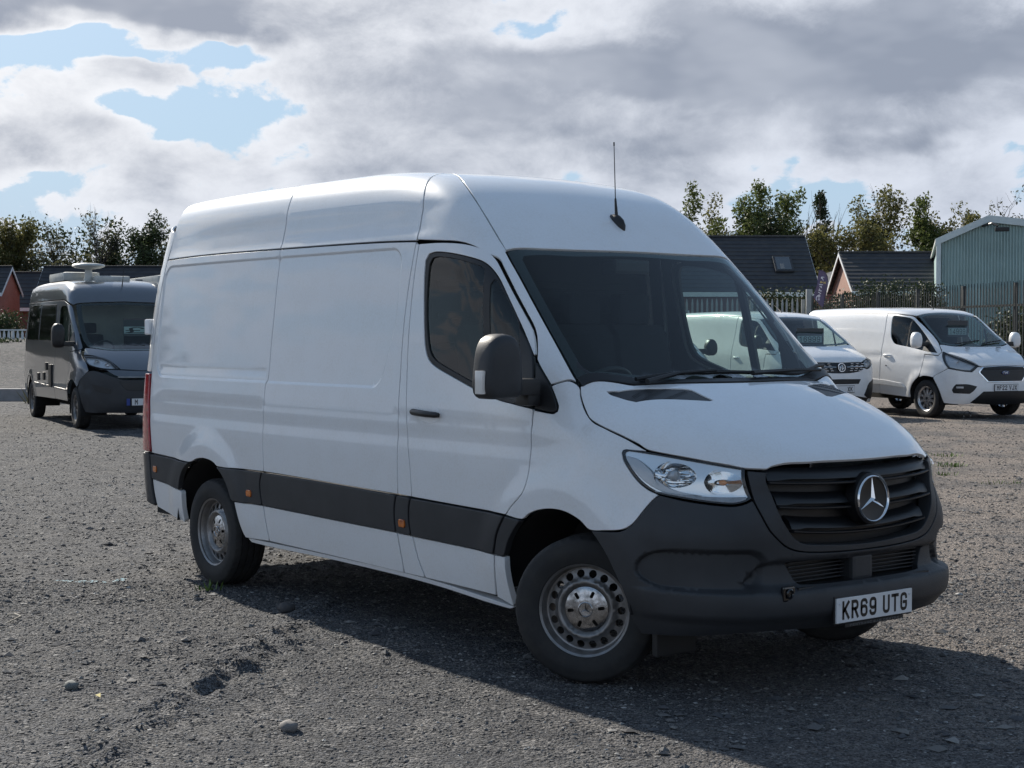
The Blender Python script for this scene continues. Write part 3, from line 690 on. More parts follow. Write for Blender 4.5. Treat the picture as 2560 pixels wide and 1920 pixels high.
# wing
hoodside = [(-.024, .877, 1.377), (-.001, .893, 1.335), (.043, .906, 1.276), (.102, .915, 1.226), (.202, .915, 1.193), (.322, .901, 1.154), (.394, .886, 1.124), (.449, .873, 1.098)]
fb = [(.533, .883, .912), (.507, .902, .885), (.47, .93, .831), (.439, .949, .783), (.409, .961, .757), (.373, .968, .745)]
farch = [(.199, .732), (.139, .768), (.058, .795), (-.008, .804), (-.086, .803), (-.175, .788), (-.247, .763), (-.294, .735)]
vp('wing', SIDE, sx([(x, z) for x, y, z in hoodside]+[(.385, 1.10), (.336, 1.098), (.342, 1.066), (.381, 1.018), (.435, .963), (.483, .931)]+[(x, z) for x, y, z in fb]+[(.30, .737)]+farch+[(-.428, .743), (-.378, .792), (-.294, .862), (-.267, .921), (-.254, 1.046), (-.253, 1.121), (-.252, 1.262), (-.118, 1.250), (-.096, 1.262), (-.098, 1.285), (-.169, 1.379), (-.118, 1.397), (-.077, 1.404)]), M_white, both=True, grid=.035, step=.02, extra=arch_pts(-.05))
# black mouldings along the side, white lower panels
def band(name, pts, mat, off=.010, **kw): return vp(name, SIDE, sx(pts), mat, off=off, both=True, grid=.05, step=.03, bev=.005, thick=.03, **kw)
band('side_moulding', [(-4.615, .790), (-4.28, .786), (-3.99, .776), (-3.90, .776), (-3.99, .731), (-4.055, .667), (-4.094, .583), (-4.35, .600), (-4.610, .617)], M_plastic)
band('side_moulding', [(-3.487, .776), (-3.2, .779), (-2.905, .780), (-2.93, .727), (-2.935, .68), (-2.93, .629), (-2.918, .577), (-3.272, .573), (-3.296, .583), (-3.336, .654), (-3.401, .723)], M_plastic)
band('side_moulding', [(-2.897, .780), (-2.37, .777), (-1.415, .762), (-1.437, .694), (-1.441, .609), (-1.432, .558), (-2.2, .567), (-2.912, .576), (-2.924, .629), (-2.929, .68), (-2.924, .727)], M_plastic)
band('side_moulding', [(-1.408, .762), (-1.278, .758), (-1.297, .706), (-1.302, .622), (-1.290, .554), (-1.426, .557), (-1.435, .609), (-1.431, .694)], M_plastic)
band('side_moulding', [(-1.270, .757), (-.8, .748), (-.431, .740), (-.497, .647), (-.533, .541), (-.9, .547), (-1.284, .553), (-1.295, .622), (-1.290, .706)], M_plastic)
band('side_moulding', [(-.424, .740), (-.297, .731), (-.353, .678), (-.405, .615), (-.438, .548), (-.452, .538), (-.527, .540), (-.490, .647)], M_plastic)
def low(name, pts): return vp(name, SIDE, sx(pts), M_white, both=True, grid=.06, step=.03, thick=.03)
low('lower_panel', [(-4.612, .614), (-4.35, .598), (-4.098, .579), (-4.068, .570), (-4.074, .49), (-4.086, .409), (-4.093, .357), (-4.34, .388), (-4.572, .421), (-4.60, .52)])
low('lower_panel', [(-3.268, .571), (-2.920, .574), (-2.913, .50), (-2.905, .446), (-2.889, .356), (-3.0, .352), (-3.189, .348), (-3.212, .383), (-3.24, .48)])
low('lower_panel', [(-2.914, .574), (-2.2, .565), (-1.434, .556), (-1.427, .50), (-1.415, .427), (-1.408, .338), (-2.1, .348), (-2.883, .356), (-2.899, .446), (-2.907, .50)])
low('lower_panel', [(-1.428, .555), (-1.288, .551), (-1.252, .432), (-1.207, .336), (-1.402, .338), (-1.409, .427)])
low('lower_panel', [(-1.282, .551), (-.9, .545), (-.537, .538), (-.550, .446), (-.578, .324), (-.9, .331), (-1.200, .336), (-1.246, .432)])
low('lower_panel', [(-.531, .537), (-.449, .536), (-.453, .457), (-.453, .379), (-.448, .315), (-.445, .284), (-.51, .302), (-.572, .318), (-.544, .446)])
vp('sill', SIDE, sx([(-3.18, .345), (-2.1, .345), (-1.2, .331), (-.45, .281), (-.50, .262), (-1.2, .302), (-2.1, .318), (-3.14, .318)]), M_white, off=-.010, both=True, grid=.06, thick=.04)
# bonnet
hf = [(.449, .873, 1.100), (.561, .817, 1.082), (.684, .737, 1.061), (.773, .665, 1.042), (.813, .627, 1.034), (.866, .552, 1.026), (.872, .527, 1.041), (.884, .489, 1.052), (.928, .322, 1.056), (.949, 0, 1.057)]
hr = [(-.024, .877, 1.379), (.092, .616, 1.389), (.172, .282, 1.393), (.198, 0, 1.392)]
right = hr[::-1]+hoodside[1:]+hf[1:]                                   # centre rear -> out -> forward -> centre front
vent = [(.069, .795, 1.356), (.083, .755, 1.36), (.21, .437, 1.367), (.236, .402, 1.362), (.314, .400, 1.336), (.375, .390, 1.316), (.380, .428, 1.31), (.231, .752, 1.309), (.183, .770, 1.319), (.107, .785, 1.338)]
vp('bonnet', TOP, flip(right)+[p for p in right[::-1]][1:-1], M_white, grid=.05, step=.025, thick=.012, holes=[flip(vent), vent])
for vv in (flip(vent), vent):
    vg = vp('bonnet_vent', TOP, vv, M_blackpl, off=-.006, gap=.001, thick=.01, grid=.03, step=.02)
    kk = [(k, q) for k in range(3) for q in range(24)]
    xy = np.array([(.105+.055*k+.09*(1-(.12+q/24*.80))+(.02 if k == 2 else 0), (.765-.36*(.12+q/24*.80))*(1 if vv is vent else -1)) for k, q in kk])
    PP, _ = cast(FS, np.c_[xy, np.full(len(xy), 3.)], np.tile([0, 0, -1.], (len(xy), 1)), 0, 2.3); nn = grad(FS, PP); PP = PP-nn*.004
    for k in range(3):
        b = MB()
        for P in PP[24*k:24*k+24]:
            b.add([P+np.array(d) for d in ((-.014, -.0022, 0), (.014, -.0022, -.010), (.014, .0022, -.010), (-.014, .0022, 0), (-.014, -.0022, .004), (.014, -.0022, -.006), (.014, .0022, -.006), (-.014, .0022, .004))], [(0,3,2,1),(4,5,6,7),(0,1,5,4),(1,2,6,5),(2,3,7,6),(3,0,4,7)])
        tag(b.build('vent_louvres', M_plastic, vg), kind='stuff')
# windscreen, cowl
wt = [(-.706, .796, 2.040), (-.711, .774, 2.052), (-.683, .581, 2.060), (-.664, .386, 2.064), (-.655, .2, 2.066), (-.652, 0, 2.066)]
wl = [(-.575, .813, 1.917), (-.35, .843, 1.698), (-.182, .862, 1.533), (-.07, .876, 1.424), (-.027, .876, 1.384)]
wb = [(.075, .616, 1.392), (.155, .282, 1.396), (.180, 0, 1.396)]
half = wt[::-1]+wl+wb
wsout = flip(half)+half[::-1][1:-1]
vp('windscreen', TOP, wsout, M_wsglass, gap=.003, thick=0, grid=.09, step=.05, off=-.002)
def shrink(pts, f, dx=0., cy=0., cx=-.27): return [(cx+(p[0]-cx)*f+dx, p[1]*f, p[2]) for p in pts]
inn = [(-.628, 0, 2.0), (-.632, .386, 2.0), (-.655, .60, 2.0), (-.662, .715, 2.0), (-.645, .738, 2.0), (-.50, .765, 1.9), (-.30, .795, 1.7), (-.14, .815, 1.5), (-.075, .822, 1.45), (-.035, .80, 1.42), (.02, .62, 1.40), (.085, .282, 1.40), (.105, 0, 1.40)]
vp('windscreen_border', TOP, wsout, M_gloss, off=-.006, gap=.003, thick=0, grid=.05, step=.03, holes=[flip(inn)+inn[::-1][1:-1]])
vp('cowl_panel', TOP, flip([(.195, 0, 1.4), (.17, .282, 1.4), (.09, .616, 1.4), (-.012, .872, 1.4), (-.055, .872, 1.4), (.045, .616, 1.4), (.118, .282, 1.4), (.140, 0, 1.4)])+[(.118, .282, 1.4), (.045, .616, 1.4), (-.055, .872, 1.4), (-.012, .872, 1.4), (.09, .616, 1.4), (.17, .282, 1.4)], M_blackpl, off=.006, gap=0, thick=.02, grid=.05, step=.03)
# roof: cab side, front cap, long roof in three sections
OBL = Dirn((0, .75, -.66), up=(1, 0, 0), dist=3.0, t0=.4, t1=4).at((0, -.85, 2.2))
cap = [(-.712, .791, 2.052), (-.778, .783, 2.108), (-.874, .770, 2.193), (-1.018, .744, 2.308), (-1.204, .690, 2.422), (-1.36, .62, 2.48), (-1.499, .556, 2.511), (-1.60, .50, 2.53)]
cabside = [(-1.474, .724, 2.484), (-1.428, .785, 2.435), (-1.378, .847, 2.326), (-1.371, .889, 2.128)]+[(x, .89, z+.007) for x, z in doortop[1:5]]+[(-.708, .855, 2.02), (-.657, .858, 1.970), (-.527, .875, 1.836), (-.420, .885, 1.726), (-.361, .89, 1.662), (-.328, .9, 1.609), (-.298, .919, 1.53), (-.290, .925, 1.50), (-.171, .936, 1.383), (-.118, .916, 1.401), (-.077, .893, 1.411), (-.042, .883, 1.402), (-.07, .877, 1.424), (-.182, .863, 1.533), (-.35, .844, 1.698), (-.575, .814, 1.917), (-.706, .797, 2.041)]
vp('cab_side_panel', OBL, flip(cabside+cap+[(-1.531, .62, 2.51)]), M_white, both=True, grid=.03, step=.02)
vp('roof_cap', TOP, flip([(-.654, 0, 2.07), (-.657, .2, 2.07), (-.666, .386, 2.066), (-.685, .581, 2.062), (-.712, .772, 2.055)]+cap)+([(-.657, .2, 2.07), (-.666, .386, 2.066), (-.685, .581, 2.062), (-.712, .772, 2.055)]+cap)[::-1], M_white, grid=.055, step=.03)
def gpts(x0, x1):
    q = np.array(gut(x0, x1, .004)); P, _ = cast(FS, np.c_[q[:, 0], np.full(len(q), -1.45), q[:, 1]], np.tile([0, 1., 0], (len(q), 1)), 0, 1.3); return [(a, -b, c) for a, b, c in P]
SEAM_F = [(-1.382, .845, 2.33), (-1.432, .785, 2.435), (-1.478, .724, 2.484), (-1.535, .62, 2.51), (-1.603, .50, 2.53), (-1.603, 0, 2.58)]
SEAM_M = [(-2.855, .845, 2.35), (-2.860, .81, 2.45), (-2.874, .784, 2.492), (-2.92, .725, 2.535), (-2.945, .5, 2.56), (-2.95, 0, 2.58)]
SEAM_R = [(-4.508, .80, 2.32), (-4.494, .77, 2.42), (-4.489, .736, 2.481), (-4.49, .6, 2.52), (-4.50, 0, 2.55)]
def roofsec(x0, x1, a, c):
    g = gpts(x0, x1)
    return flip(a)+a[::-1][1:]+g+c+flip(c)[::-1][1:]+flip(g)[::-1]
vp('roof_section', ROLL, roofsec(-1.376, -2.862, SEAM_F, SEAM_M), M_white, grid=.045, step=.03)
band_ = [(x, z-.05) for x, z in gut(-4.5, -1.40)]+[(x, z+.06) for x, z in gut(-4.5, -1.40)][::-1]
vp('gutter_liner', SIDE, sx(band_), M_liner, off=-.016, both=True, gap=0, thick=0, grid=.12, step=.1)  # dark liner added behind the roof seam to stop light leaking through
vp('roof_section', ROLL, roofsec(-2.866, -4.545, [(x-.002, y, z) for x, y, z in SEAM_M], SEAM_R), M_white, grid=.045, step=.03)
# rear face, corners, tail lamps
REARR = Dirn((1, .55, 0), dist=3.0, t0=0, t1=5.5).at((-4.7, -.8, 0))
vp('rear_pillar', REARR, flip([(-4.500, .80, 2.326), (-4.552, .832, 2.147), (-4.600, .876, 1.839), (-4.645, .901, 1.549), (-4.647, .917, 1.362), (-4.80, .84, 1.362), (-4.80, .80, 1.6), (-4.76, .76, 1.9), (-4.70, .70, 2.2), (-4.60, .66, 2.40)]), M_white, both=True, grid=.05)
vp('rear_door', Dirn((1, 0, 0), dist=3.0, t0=0, t1=4).at((-4.9, 0, 0)), [(-4.8, -.78, .62), (-4.8, -.78, 1.5), (-4.7, -.70, 2.1), (-4.6, -.6, 2.38), (-4.6, 0, 2.44), (-4.6, .6, 2.38), (-4.7, .70, 2.1), (-4.8, .78, 1.5), (-4.8, .78, .62)], M_white, grid=.09)
tl = vp('tail_lamp', REARR, flip([(-4.643, .918, 1.350), (-4.632, .936, 1.08), (-4.598, .939, .803), (-4.74, .88, .803), (-4.79, .85, 1.08), (-4.79, .84, 1.350)]), M_red, off=.012, both=True, grid=.03, bev=.006, thick=.03)
vp('rear_bumper', REARR, flip([(-4.618, .936, .795), (-4.61, .93, .62), (-4.598, .92, .52), (-4.575, .91, .425), (-4.73, .84, .44), (-4.80, .80, .62), (-4.80, .83, .795)]), M_plastic, off=.012, both=True, grid=.05, bev=.008, thick=.03)
MB().cbox((-4.93, -.78, .46), (-4.79, .78, .62), .02).build('rear_step', M_plastic, VAN)
for z in (.74, 1.62):
    MB().cbox((-4.84, -.88, z), (-4.76, -.80, z+.11), .012).build('door_hinge', M_white, VAN)
# front bumper, grille surround, lamps
bb = [(.905, 0, .296), (.905, .161, .296), (.872, .572, .315), (.641, .821, .288), (.439, .902, .279)]
ab = [(.398, .934, .367), (.392, .945, .432), (.369, .956, .495), (.335, .965, .557), (.293, .976, .629), (.248, .983, .685), (.203, .989, .730)]
hb = [(.531, .883, .908), (.623, .836, .893), (.709, .78, .880), (.784, .715, .872), (.812, .683, .873), (.836, .647, .884), (.846, .626, .896)]
su = [(.852, .619, .894), (.868, .611, .862), (.904, .58, .776), (.913, .56, .748), (.926, .504, .697), (.934, .454, .673), (.945, .375, .658), (.960, .217, .648), (.966, 0, .645)]
bq = bb+ab+[(.30, .98, .734), (.373, .968, .741)]+fb[::-1][1:]+hb[1:]+su
hole = [(.922, .490, .618), (.936, .462, .566), (.945, .440, .530), (.954, .414, .513), (.981, .083, .508), (.981, 0, .508)]
holeT = [(.966, 0, .607), (.962, .167, .613), (.93, .42, .622)]
ih = hole[::-1]+holeT[::-1]
ihp = flip(ih[:-1])+[ih[-1]]+ih[::-1][1:-1]
ihp = [(.981, 0, .508)]+[p for p in hole[::-1][1:]]+holeT[::-1][:-1]+[(.966, 0, .607)]+flip(holeT[1:])+flip(hole[:-1])
xtr = np.array([(a, z) for a in np.arange(-1.55, 1.551, .03) for z in (.345, .358, .372, .386, .40, .44, .478, .488, .497, .506, .516, .53, .545, .60, .625, .65, .67)])
_l = np.concatenate([box_loops(.765, .586, .185, .086, .08, offs=(-.014, -.004, .006, .017), step=.02), box_loops(0, .566, .64, .054, .03, offs=(-.016, 0, .018), step=.03)])
_l = _l[_l[:, 0] > .3]; _P, _ = cast(FS, np.c_[np.full(len(_l), 2.2), _l], np.tile([-1., 0, 0], (len(_l), 1)), 0, 2.1); _u = TURN.uv(_P); xtr = np.concatenate([xtr, _u, _u*[-1, 1]])
vp('front_bumper', TURN, flip(bq)+bq[::-1][1:-1], M_plastic, grid=.035, step=.02, thick=.03, bev=.004, holes=[ihp], extra=xtr, off=.003)
top_in = [(.872, .530, 1.036), (.869, .548, 1.020), (.871, .558, .997), (.875, .56, .975), (.89, .542, .921), (.92, .519, .831), (.935, .478, .760), (.939, .444, .724), (.944, .40, .701), (.951, .344, .692), (.966, .13, .678), (.968, 0, .675)]
so = [(.813, .627, 1.026), (.833, .628, .966), (.852, .619, .897)]+su[1:]
vp('grille_surround', TURN, flip(so+[])+so[::-1][1:]+[(.866, .552, 1.018)]+top_in[1:]+flip(top_in[1:-1])[::-1]+[(.866, -.552, 1.018)], M_plastic, off=.002, grid=.03, step=.02, bev=.004, thick=.06)
gr = empty('grille', parent=VAN)
panel('grille_back', FS, TURN, flip(top_in+[])+top_in[::-1][1:]+[(.884, .489, 1.046), (.928, .322, 1.052), (.949, 0, 1.054), (.928, -.322, 1.052), (.884, -.489, 1.046)], M_blackpl, gr, off=-.075, thick=0, gap=-.03, grid=.06)
def turn_pt(y, z, off=0.):
    O = np.array([[2.2, y, z]]); P, _ = cast(FS, O, np.array([[-1., 0, 0]]), 0, 2.2); return P[0]+np.array([off, 0, 0])
for zc, ye, dz in ((.953, .548, .014), (.842, .520, .018), (.727, .452, .024)):
    ys = np.linspace(-ye, ye, 37); V = []; F = []
    prof = [(-.070, .070), (-.030, .048), (-.014, .030), (-.012, .023), (-.020, .021), (-.075, .055)]
    bar = [(-.030, .009), (-.004, .010), (.004, .007), (.004, .002), (-.004, -.003), (-.030, -.002)]
    for pr in (prof, bar):
        b0 = len(V)
        ee = np.abs(ys)/ye; CC, _ = cast(FS, np.stack([np.full(37, 2.2), ys, zc+dz*ee*ee], 1), np.tile([-1., 0, 0], (37, 1)), 0, 2.2)
        for y, c in zip(ys, CC-[.004, 0, 0]):
            e = abs(y)/ye; sq = sstep(.80, .95, e)
            for a, h in pr:
                if pr is prof: h = h-.010*float(sq)*(1 if h < .035 else 0)
                V.append((c[0]+a, y, zc+dz*e*e+h))
        m = len(pr)
        for i in range(len(ys)-1):
            for k in range(m): F.append((b0+i*m+k, b0+i*m+(k+1) % m, b0+(i+1)*m+(k+1) % m, b0+(i+1)*m+k))
        F += [tuple(b0+k for k in range(m)), tuple(b0+(len(ys)-1)*m+k for k in range(m))]
    mobj('grille_slat', V, F, M_grille, gr, angle=40)
bc = turn_pt(0, .878); BM = frame((bc[0]+.012, 0, .878), (0, 1, 0), (-.04, 0, 1))
b = MB(); b.lathe([(.05, .122), (-.004, .118), (-.010, .108), (-.006, .098), (-.006, .001)], 56); o = b.build('badge_mount', M_badge, gr, angle=40); o.matrix_local = BM
b = MB(); b.lathe([(-.008, .0965), (-.016, .0985), (-.018, .102), (-.014, .106), (-.006, .107)], 72); o = b.build('badge_ring', M_chrome, gr, angle=60); o.matrix_local = BM
star_mesh('badge_star', .099, M_chrome, gr, BM @ Matrix.Translation((0, -.006, 0)), .016)
# lower intake: dark box with slats
ig = empty('lower_intake', parent=VAN)
MB().box((.83, -.46, .50), (.845, .46, .63)).build('intake_back', M_blackpl, ig)
for k in range(6):
    z = .520+.017*k; b = MB()
    for s in (-1, 1): b.cbox((.88, .02 if s > 0 else -.44, z), (.895, .44 if s > 0 else -.02, z+.005), .001)
    b.build('intake_slat', M_plastic, ig)
MB().cbox((.86, -.07, .50), (.945, .07, .625), .02).build('intake_post', M_plastic, ig)
MB().cbox((.84, -.45, .495), (.965, .45, .507), .004).build('intake_floor', M_blackpl, ig)
# head lamps
hl = [(.331, .926, 1.088), (.333, .921, 1.100), (.348, .914, 1.104), (.451, .873, 1.094), (.561, .817, 1.078), (.684, .737, 1.057), (.806, .630, 1.032), (.819, .640, .989), (.831, .634, .941), (.845, .626, .905), (.836, .647, .892), (.812, .683, .881), (.784, .715, .880), (.709, .78, .888), (.623, .836, .901), (.533, .882, .916), (.483, .902, .937), (.435, .917, .969), (.381, .928, 1.022), (.342, .929, 1.068)]
HLP = Turn(-.10)
c_hl = np.mean([p for p in hl], axis=0)
def headlamp(sgn):
    H = empty('headlight', parent=VAN)
    q = flip(hl) if sgn < 0 else hl
    def inw(f, pts=q): c = np.mean(pts, axis=0); return [tuple(c+(np.array(p)-c)*f) for p in pts]
    panel('lamp_frame', FS, HLP, q, M_gloss, H, off=.003, gap=-.002, grid=.03, step=.015, thick=.02, holes=[inw(.955)])
    edge = HLP.uv(np.array(q)); bulge = lambda P: .020*sstep(.0, .06, seg_dist(HLP.uv(P), edge))
    panel('lens', FS, HLP, inw(.965), M_lens, H, off=.006, gap=0, thick=0, grid=.02, step=.02, disp=bulge)
    s = sgn
    def surf(y, z):
        P, _ = cast(FS, np.array([[2.2, y, z]]), np.array([[-1., 0, 0]]), 0, 2.2); return P[0], grad(FS, P)[0]
    spots = [surf(.838*s, 1.000), surf(.712*s, .975)]; rad = (.080, .070); rings = []
    for (P, n_), r_ in zip(spots, rad):
        c = HLP.uv(np.array([P]))[0]; rings.append([(c[0]+r_*1.05*math.cos(t), c[1]+r_*.68*math.sin(t)) for t in np.linspace(0, 2*math.pi, 25)[:-1]])
    panel('housing', FS, HLP, inw(.985), M_reflect, H, gap=0, thick=0, grid=.012, step=.012, holes=rings, disp=lambda P: -.002-.022*sstep(.0, .07, np.minimum(seg_dist(HLP.uv(P), HLP.uv(np.array(q))), .1)))
    def bowl(name, c, r, aim, mat, depth, seg=28, rings=8, facet=0.):
        aim = Vector(aim).normalized(); e1 = aim.cross(Vector((0, 0, 1))).normalized(); e2 = e1.cross(aim); V = []; F = []
        for i in range(rings+1):
            f = i/rings
            for k in range(seg):
                w = 2*math.pi*k/seg; V.append(Vector(c)+aim*(depth*(f*f-1)*(1+facet*((i+k) % 2)))+(e1*math.cos(w)*1.12+e2*math.sin(w)*.78)*max(r*f, .001))
        for i in range(rings):
            for k in range(seg): F.append((i*seg+k, i*seg+(k+1) % seg, (i+1)*seg+(k+1) % seg, (i+1)*seg+k))
        return mobj(name, V, F, mat, H, smooth=facet == 0)
    for (P, n_), r_, nm, dp, fc in zip(spots, rad, ('main_bowl', 'inner_bowl'), (.075, .070), (.16, .10)):
        c = Vector(P)-Vector(n_)*.020; aim = Vector(n_)*.75+Vector((.4, 0, .0)); bowl(nm, c, r_*1.08, aim, M_bowl, dp, facet=0.)
    for kf in (-.030, -.010, .012, .032):
        P, n_ = spots[0]; c = Vector(P)-Vector(n_)*.055; e1 = Vector(n_).cross(Vector((0, 0, 1))).normalized(); b = MB(); b.tube([c+e1*.055+Vector((0, 0, kf)), c-Vector(n_)*.02+Vector((0, 0, kf)), c-e1*.055+Vector((0, 0, kf))], .004, 5); b.build('reflector_rib', M_bowl, H)
    P, n_ = spots[0]; c = Vector(P)-Vector(n_)*.016
    o = MB().lathe([(-.045, .004), (-.03, .020), (.0, .026), (.012, .020), (.015, .001)], 18, axis='x').build('beam_shield', M_lampgrey, H, angle=40); o.location = c
    P, n_ = spots[1]; c = Vector(P)-Vector(n_)*.040
    o = MB().lathe([(-.02, .002), (-.016, .011), (.01, .012), (.025, .001)], 14, axis='x').build('bulb', M_bulb, H, angle=50); o.location = c
    # ribbed turn-signal strip along the bottom
    strip = [(.505, .892, .927), (.56, .868, .925), (.66, .812, .915), (.75, .742, .910), (.835, .640, .912), (.836, .647, .896), (.812, .683, .885), (.784, .715, .884), (.709, .78, .892), (.623, .836, .905), (.54, .878, .918)]
    panel('indicator', FS, HLP, flip(strip) if s < 0 else strip, M_ind, H, off=.0045, gap=.001, thick=.012, grid=.012, step=.01)
    panel('chrome_blade', FS, HLP, [(x, y*s, z) for x, y, z in [(.350, .915, 1.078), (.41, .892, 1.062), (.47, .882, 1.020), (.53, .872, .965), (.60, .838, .932), (.70, .775, .914), (.60, .846, .914), (.52, .884, .935), (.45, .908, .975), (.39, .921, 1.03)]], M_lampgrey, H, off=.002, gap=0, thick=.01, grid=.02, step=.012)
    return H
headlamp(-1); headlamp(1)
# door handle, side markers, tow-eye socket, plate
def on_side(x, z, off=0.):
    P, _ = cast(FS, np.array([[x, -1.45, z]]), np.array([[0, 1., 0]]), 0, 1.3); return P[0]-np.array([0, off, 0])
for s in (-1, 1):
    hp = vp('handle_recess', SIDE, sx([(-1.235, 1.205), (-1.22, 1.238), (-1.17, 1.258), (-1.10, 1.256), (-1.04, 1.236), (-1.015, 1.208), (-1.035, 1.178), (-1.09, 1.160), (-1.16, 1.164), (-1.215, 1.182)]), M_white, off=.0015, gap=0, grid=.03, thick=.002, bev=.002, mirror=s > 0)
    b = MB(); c = on_side(-1.14, 1.212)
    xs = np.linspace(-1.262, -1.014, 13)
    pts = [(x, s*(-c[1]+.012+.022*math.sin(math.pi*min(max((x+1.268)/.26, 0), 1))), 1.216-.010*(x+1.26)/.25) for x in xs]
    b.tube([(p[0], p[1], p[2]) for p in pts], [.012]+[.0175]*3+[.017]*5+[.016]*3+[.012], 10); b.build('door_handle', M_blackpl, VAN, angle=50)
for x, z in ((-4.527, .690), (-3.074, .640), (-1.362, .615)):
    for s in (-1, 1):
        mk = vp('side_marker', SIDE, sx([(x-.030, z-.012), (x-.022, z-.022), (x+.022, z-.022), (x+.030, z-.012), (x+.030, z+.012), (x+.022, z+.022), (x-.022, z+.022), (x-.030, z+.012)]), M_orange, off=.018, gap=0, bev=.004, thick=.012, grid=.012, step=.01, mirror=s > 0)
tw = empty('tow_eye_socket', parent=VAN); tp = turn_pt(-.510, .488)
MB().cbox((tp[0]-.015, -.545, .455), (tp[0]+.008, -.475, .520), .008).build('socket_rim', M_gloss, tw)
MB().lathe([(.012, .024), (.016, .018), (.004, .012), (.004, .001)], 18, axis='x', center=(tp[0]+.002, -.512, .489)).build('socket_hole', M_gloss, tw, angle=40)
def number_plate(parent, M, text, mat=None, w=.52, h=.111, name='number_plate', tx=0., tw=.86):
    pl = empty(name, parent=parent); pl.matrix_local = M
    MB().cbox((-w/2-.008, .002, -h/2-.008), (w/2+.008, .012, h/2+.008), .003).build('plate_holder', M_blackpl, pl)
    MB().cbox((-w/2, -.006, -h/2), (w/2, .004, h/2), .002).build('plate_sheet', mat or M_plate, pl)
    if text: lettering('letter', text, .083*h/.111, M_ink, pl, Matrix.Translation((tx, -.0068, 0)), width=w*tw)
    for s in (-1, 1): MB().lathe([(-.0095, .001), (-.0095, .0045), (-.006, .006)], 10, center=(s*(w/2-.02), 0, h*.28)).build('plate_screw', M_plate, pl, angle=40)
    return pl
pl = number_plate(VAN, frame((1.012, 0, .392), (0, 1, 0), (0, 0, 1)), 'KR69 UTG')
b = MB(); b.box((-.20, -.003, -.078), (.20, .008, -.0625)); o = b.build('plate_skirt', M_blackpl, pl)
lettering('letter', 'PENYBANC CAR CENTRE', .010, pbr('dealer_ink', (.12, .12, .12), .5), pl, Matrix.Translation((0, -.0045, -.0705)), width=.34)
# mirrors
def van_mirror(s):
    m = empty('door_mirror', parent=VAN)
    def prof(t):                                            # outline of the housing in (y, z), y outwards
        return t
    out = [(1.095, 1.345), (1.10, 1.53), (1.12, 1.595), (1.155, 1.622), (1.21, 1.624), (1.255, 1.605), (1.282, 1.555), (1.297, 1.46), (1.303, 1.40), (1.298, 1.345), (1.27, 1.322), (1.15, 1.322), (1.11, 1.326)]
    o2 = resample([(a, b) for a, b in out], .03, corner=60); c = o2.mean(0)
    lay = [(-.305, .90), (-.302, .97), (-.290, 1.0), (-.225, 1.0), (-.195, .97), (-.178, .90), (-.170, .72), (-.167, .35)]
    V = []; F = []; k = len(o2)
    for x, f in lay:
        for p in o2: q = c+(p-c)*f; V.append((x+.03*(q[0]-1.2)*-.8, s*q[0], q[1]))
    for i in range(len(lay)-1):
        for j in range(k):
            f = (i*k+j, i*k+(j+1) % k, (i+1)*k+(j+1) % k, (i+1)*k+j); F.append(f if s < 0 else f[::-1])
    e = (len(lay)-1)*k; F.append(tuple(e+j for j in range(k)) if s < 0 else tuple(e+j for j in range(k))[::-1])
    mobj('mirror_housing', V, F, M_plastic, m, angle=50)
    q = [c+(p-c)*.90 for p in o2]; V = [(-.300, s*a, b) for a, b in q]; mobj('mirror_glass', V, [tuple(range(k))[::-1] if s < 0 else tuple(range(k))], M_mirror, m, smooth=False)
    b = MB(); b.cbox((-.30, s*.985, 1.335) if s > 0 else (-.30, -1.15, 1.335), (-.18, s*1.15 if s > 0 else -.985, 1.415), .02); b.build('mirror_arm', M_blackpl, m, angle=40)
    b = MB(); b.cbox((-.30, s*.972 if s > 0 else -1.05, 1.285), (-.20, s*1.05 if s > 0 else -.972, 1.345), .012); b.build('mirror_foot', M_blackpl, m, angle=40)
    b = MB(); a0, a1 = sorted((s*1.296, s*1.318)); b.cbox((-.262, a0, 1.345), (-.205, a1, 1.455), .006); b.build('mirror_indicator', pbr('clear_indicator', (.75, .72, .68), .25, coat=1, bump=.4, bscale=200), m, angle=40)
    return m
van_mirror(-1)
# the far mirror is not there in the photograph
# aerial
an = empty('aerial', parent=VAN); P, _ = cast(FS, np.array([[-.845, .075, 3.]]), np.array([[0, 0, -1.]]), 0, 2); ap = P[0]; an_n = grad(FS, P)[0]
b = MB()
V = []; F = []
for i, (t, wd, hh) in enumerate([(-.075, .004, .004), (-.055, .022, .022), (-.02, .028, .040), (.02, .026, .042), (.05, .020, .030), (.072, .006, .006)]):
    # t runs down the slope, the housing stands off the panel
    fwd = Vector((an_n[2], 0, -an_n[0])); c = Vector(ap)+fwd*t
    for k in range(9):
        w = math.pi*k/8; V.append(c+Vector((0, 1, 0))*(wd*math.cos(w))+Vector(an_n)*(hh*math.sin(w)-.004))
for i in range(5):
    for k in range(8): F.append((i*9+k, i*9+k+1, (i+1)*9+k+1, (i+1)*9+k))
F += [tuple(range(9)), tuple(range(45, 54))[::-1]]
mobj('aerial_base', V, F, M_blackpl, an, angle=50)
b = Vector(ap)+Vector(an_n)*.03+Vector((-.03, 0, .01))
mb = MB(); mb.tube([b, b+Vector((-.006, 0, .06)), b+Vector((-.010, 0, .10))], [.010, .0075, .0055], 10); mb.tube([b+Vector((-.010, 0, .10)), b+Vector((-.022, .0, .39)), b+Vector((-.0225, 0, .40))], [.0030, .0022, .0022], 8)
mb.tube([b+Vector((-.022, 0, .388)), b+Vector((-.0228, 0, .408))], .0042, 8); mb.build('aerial_mast', M_blackpl, an, angle=50)
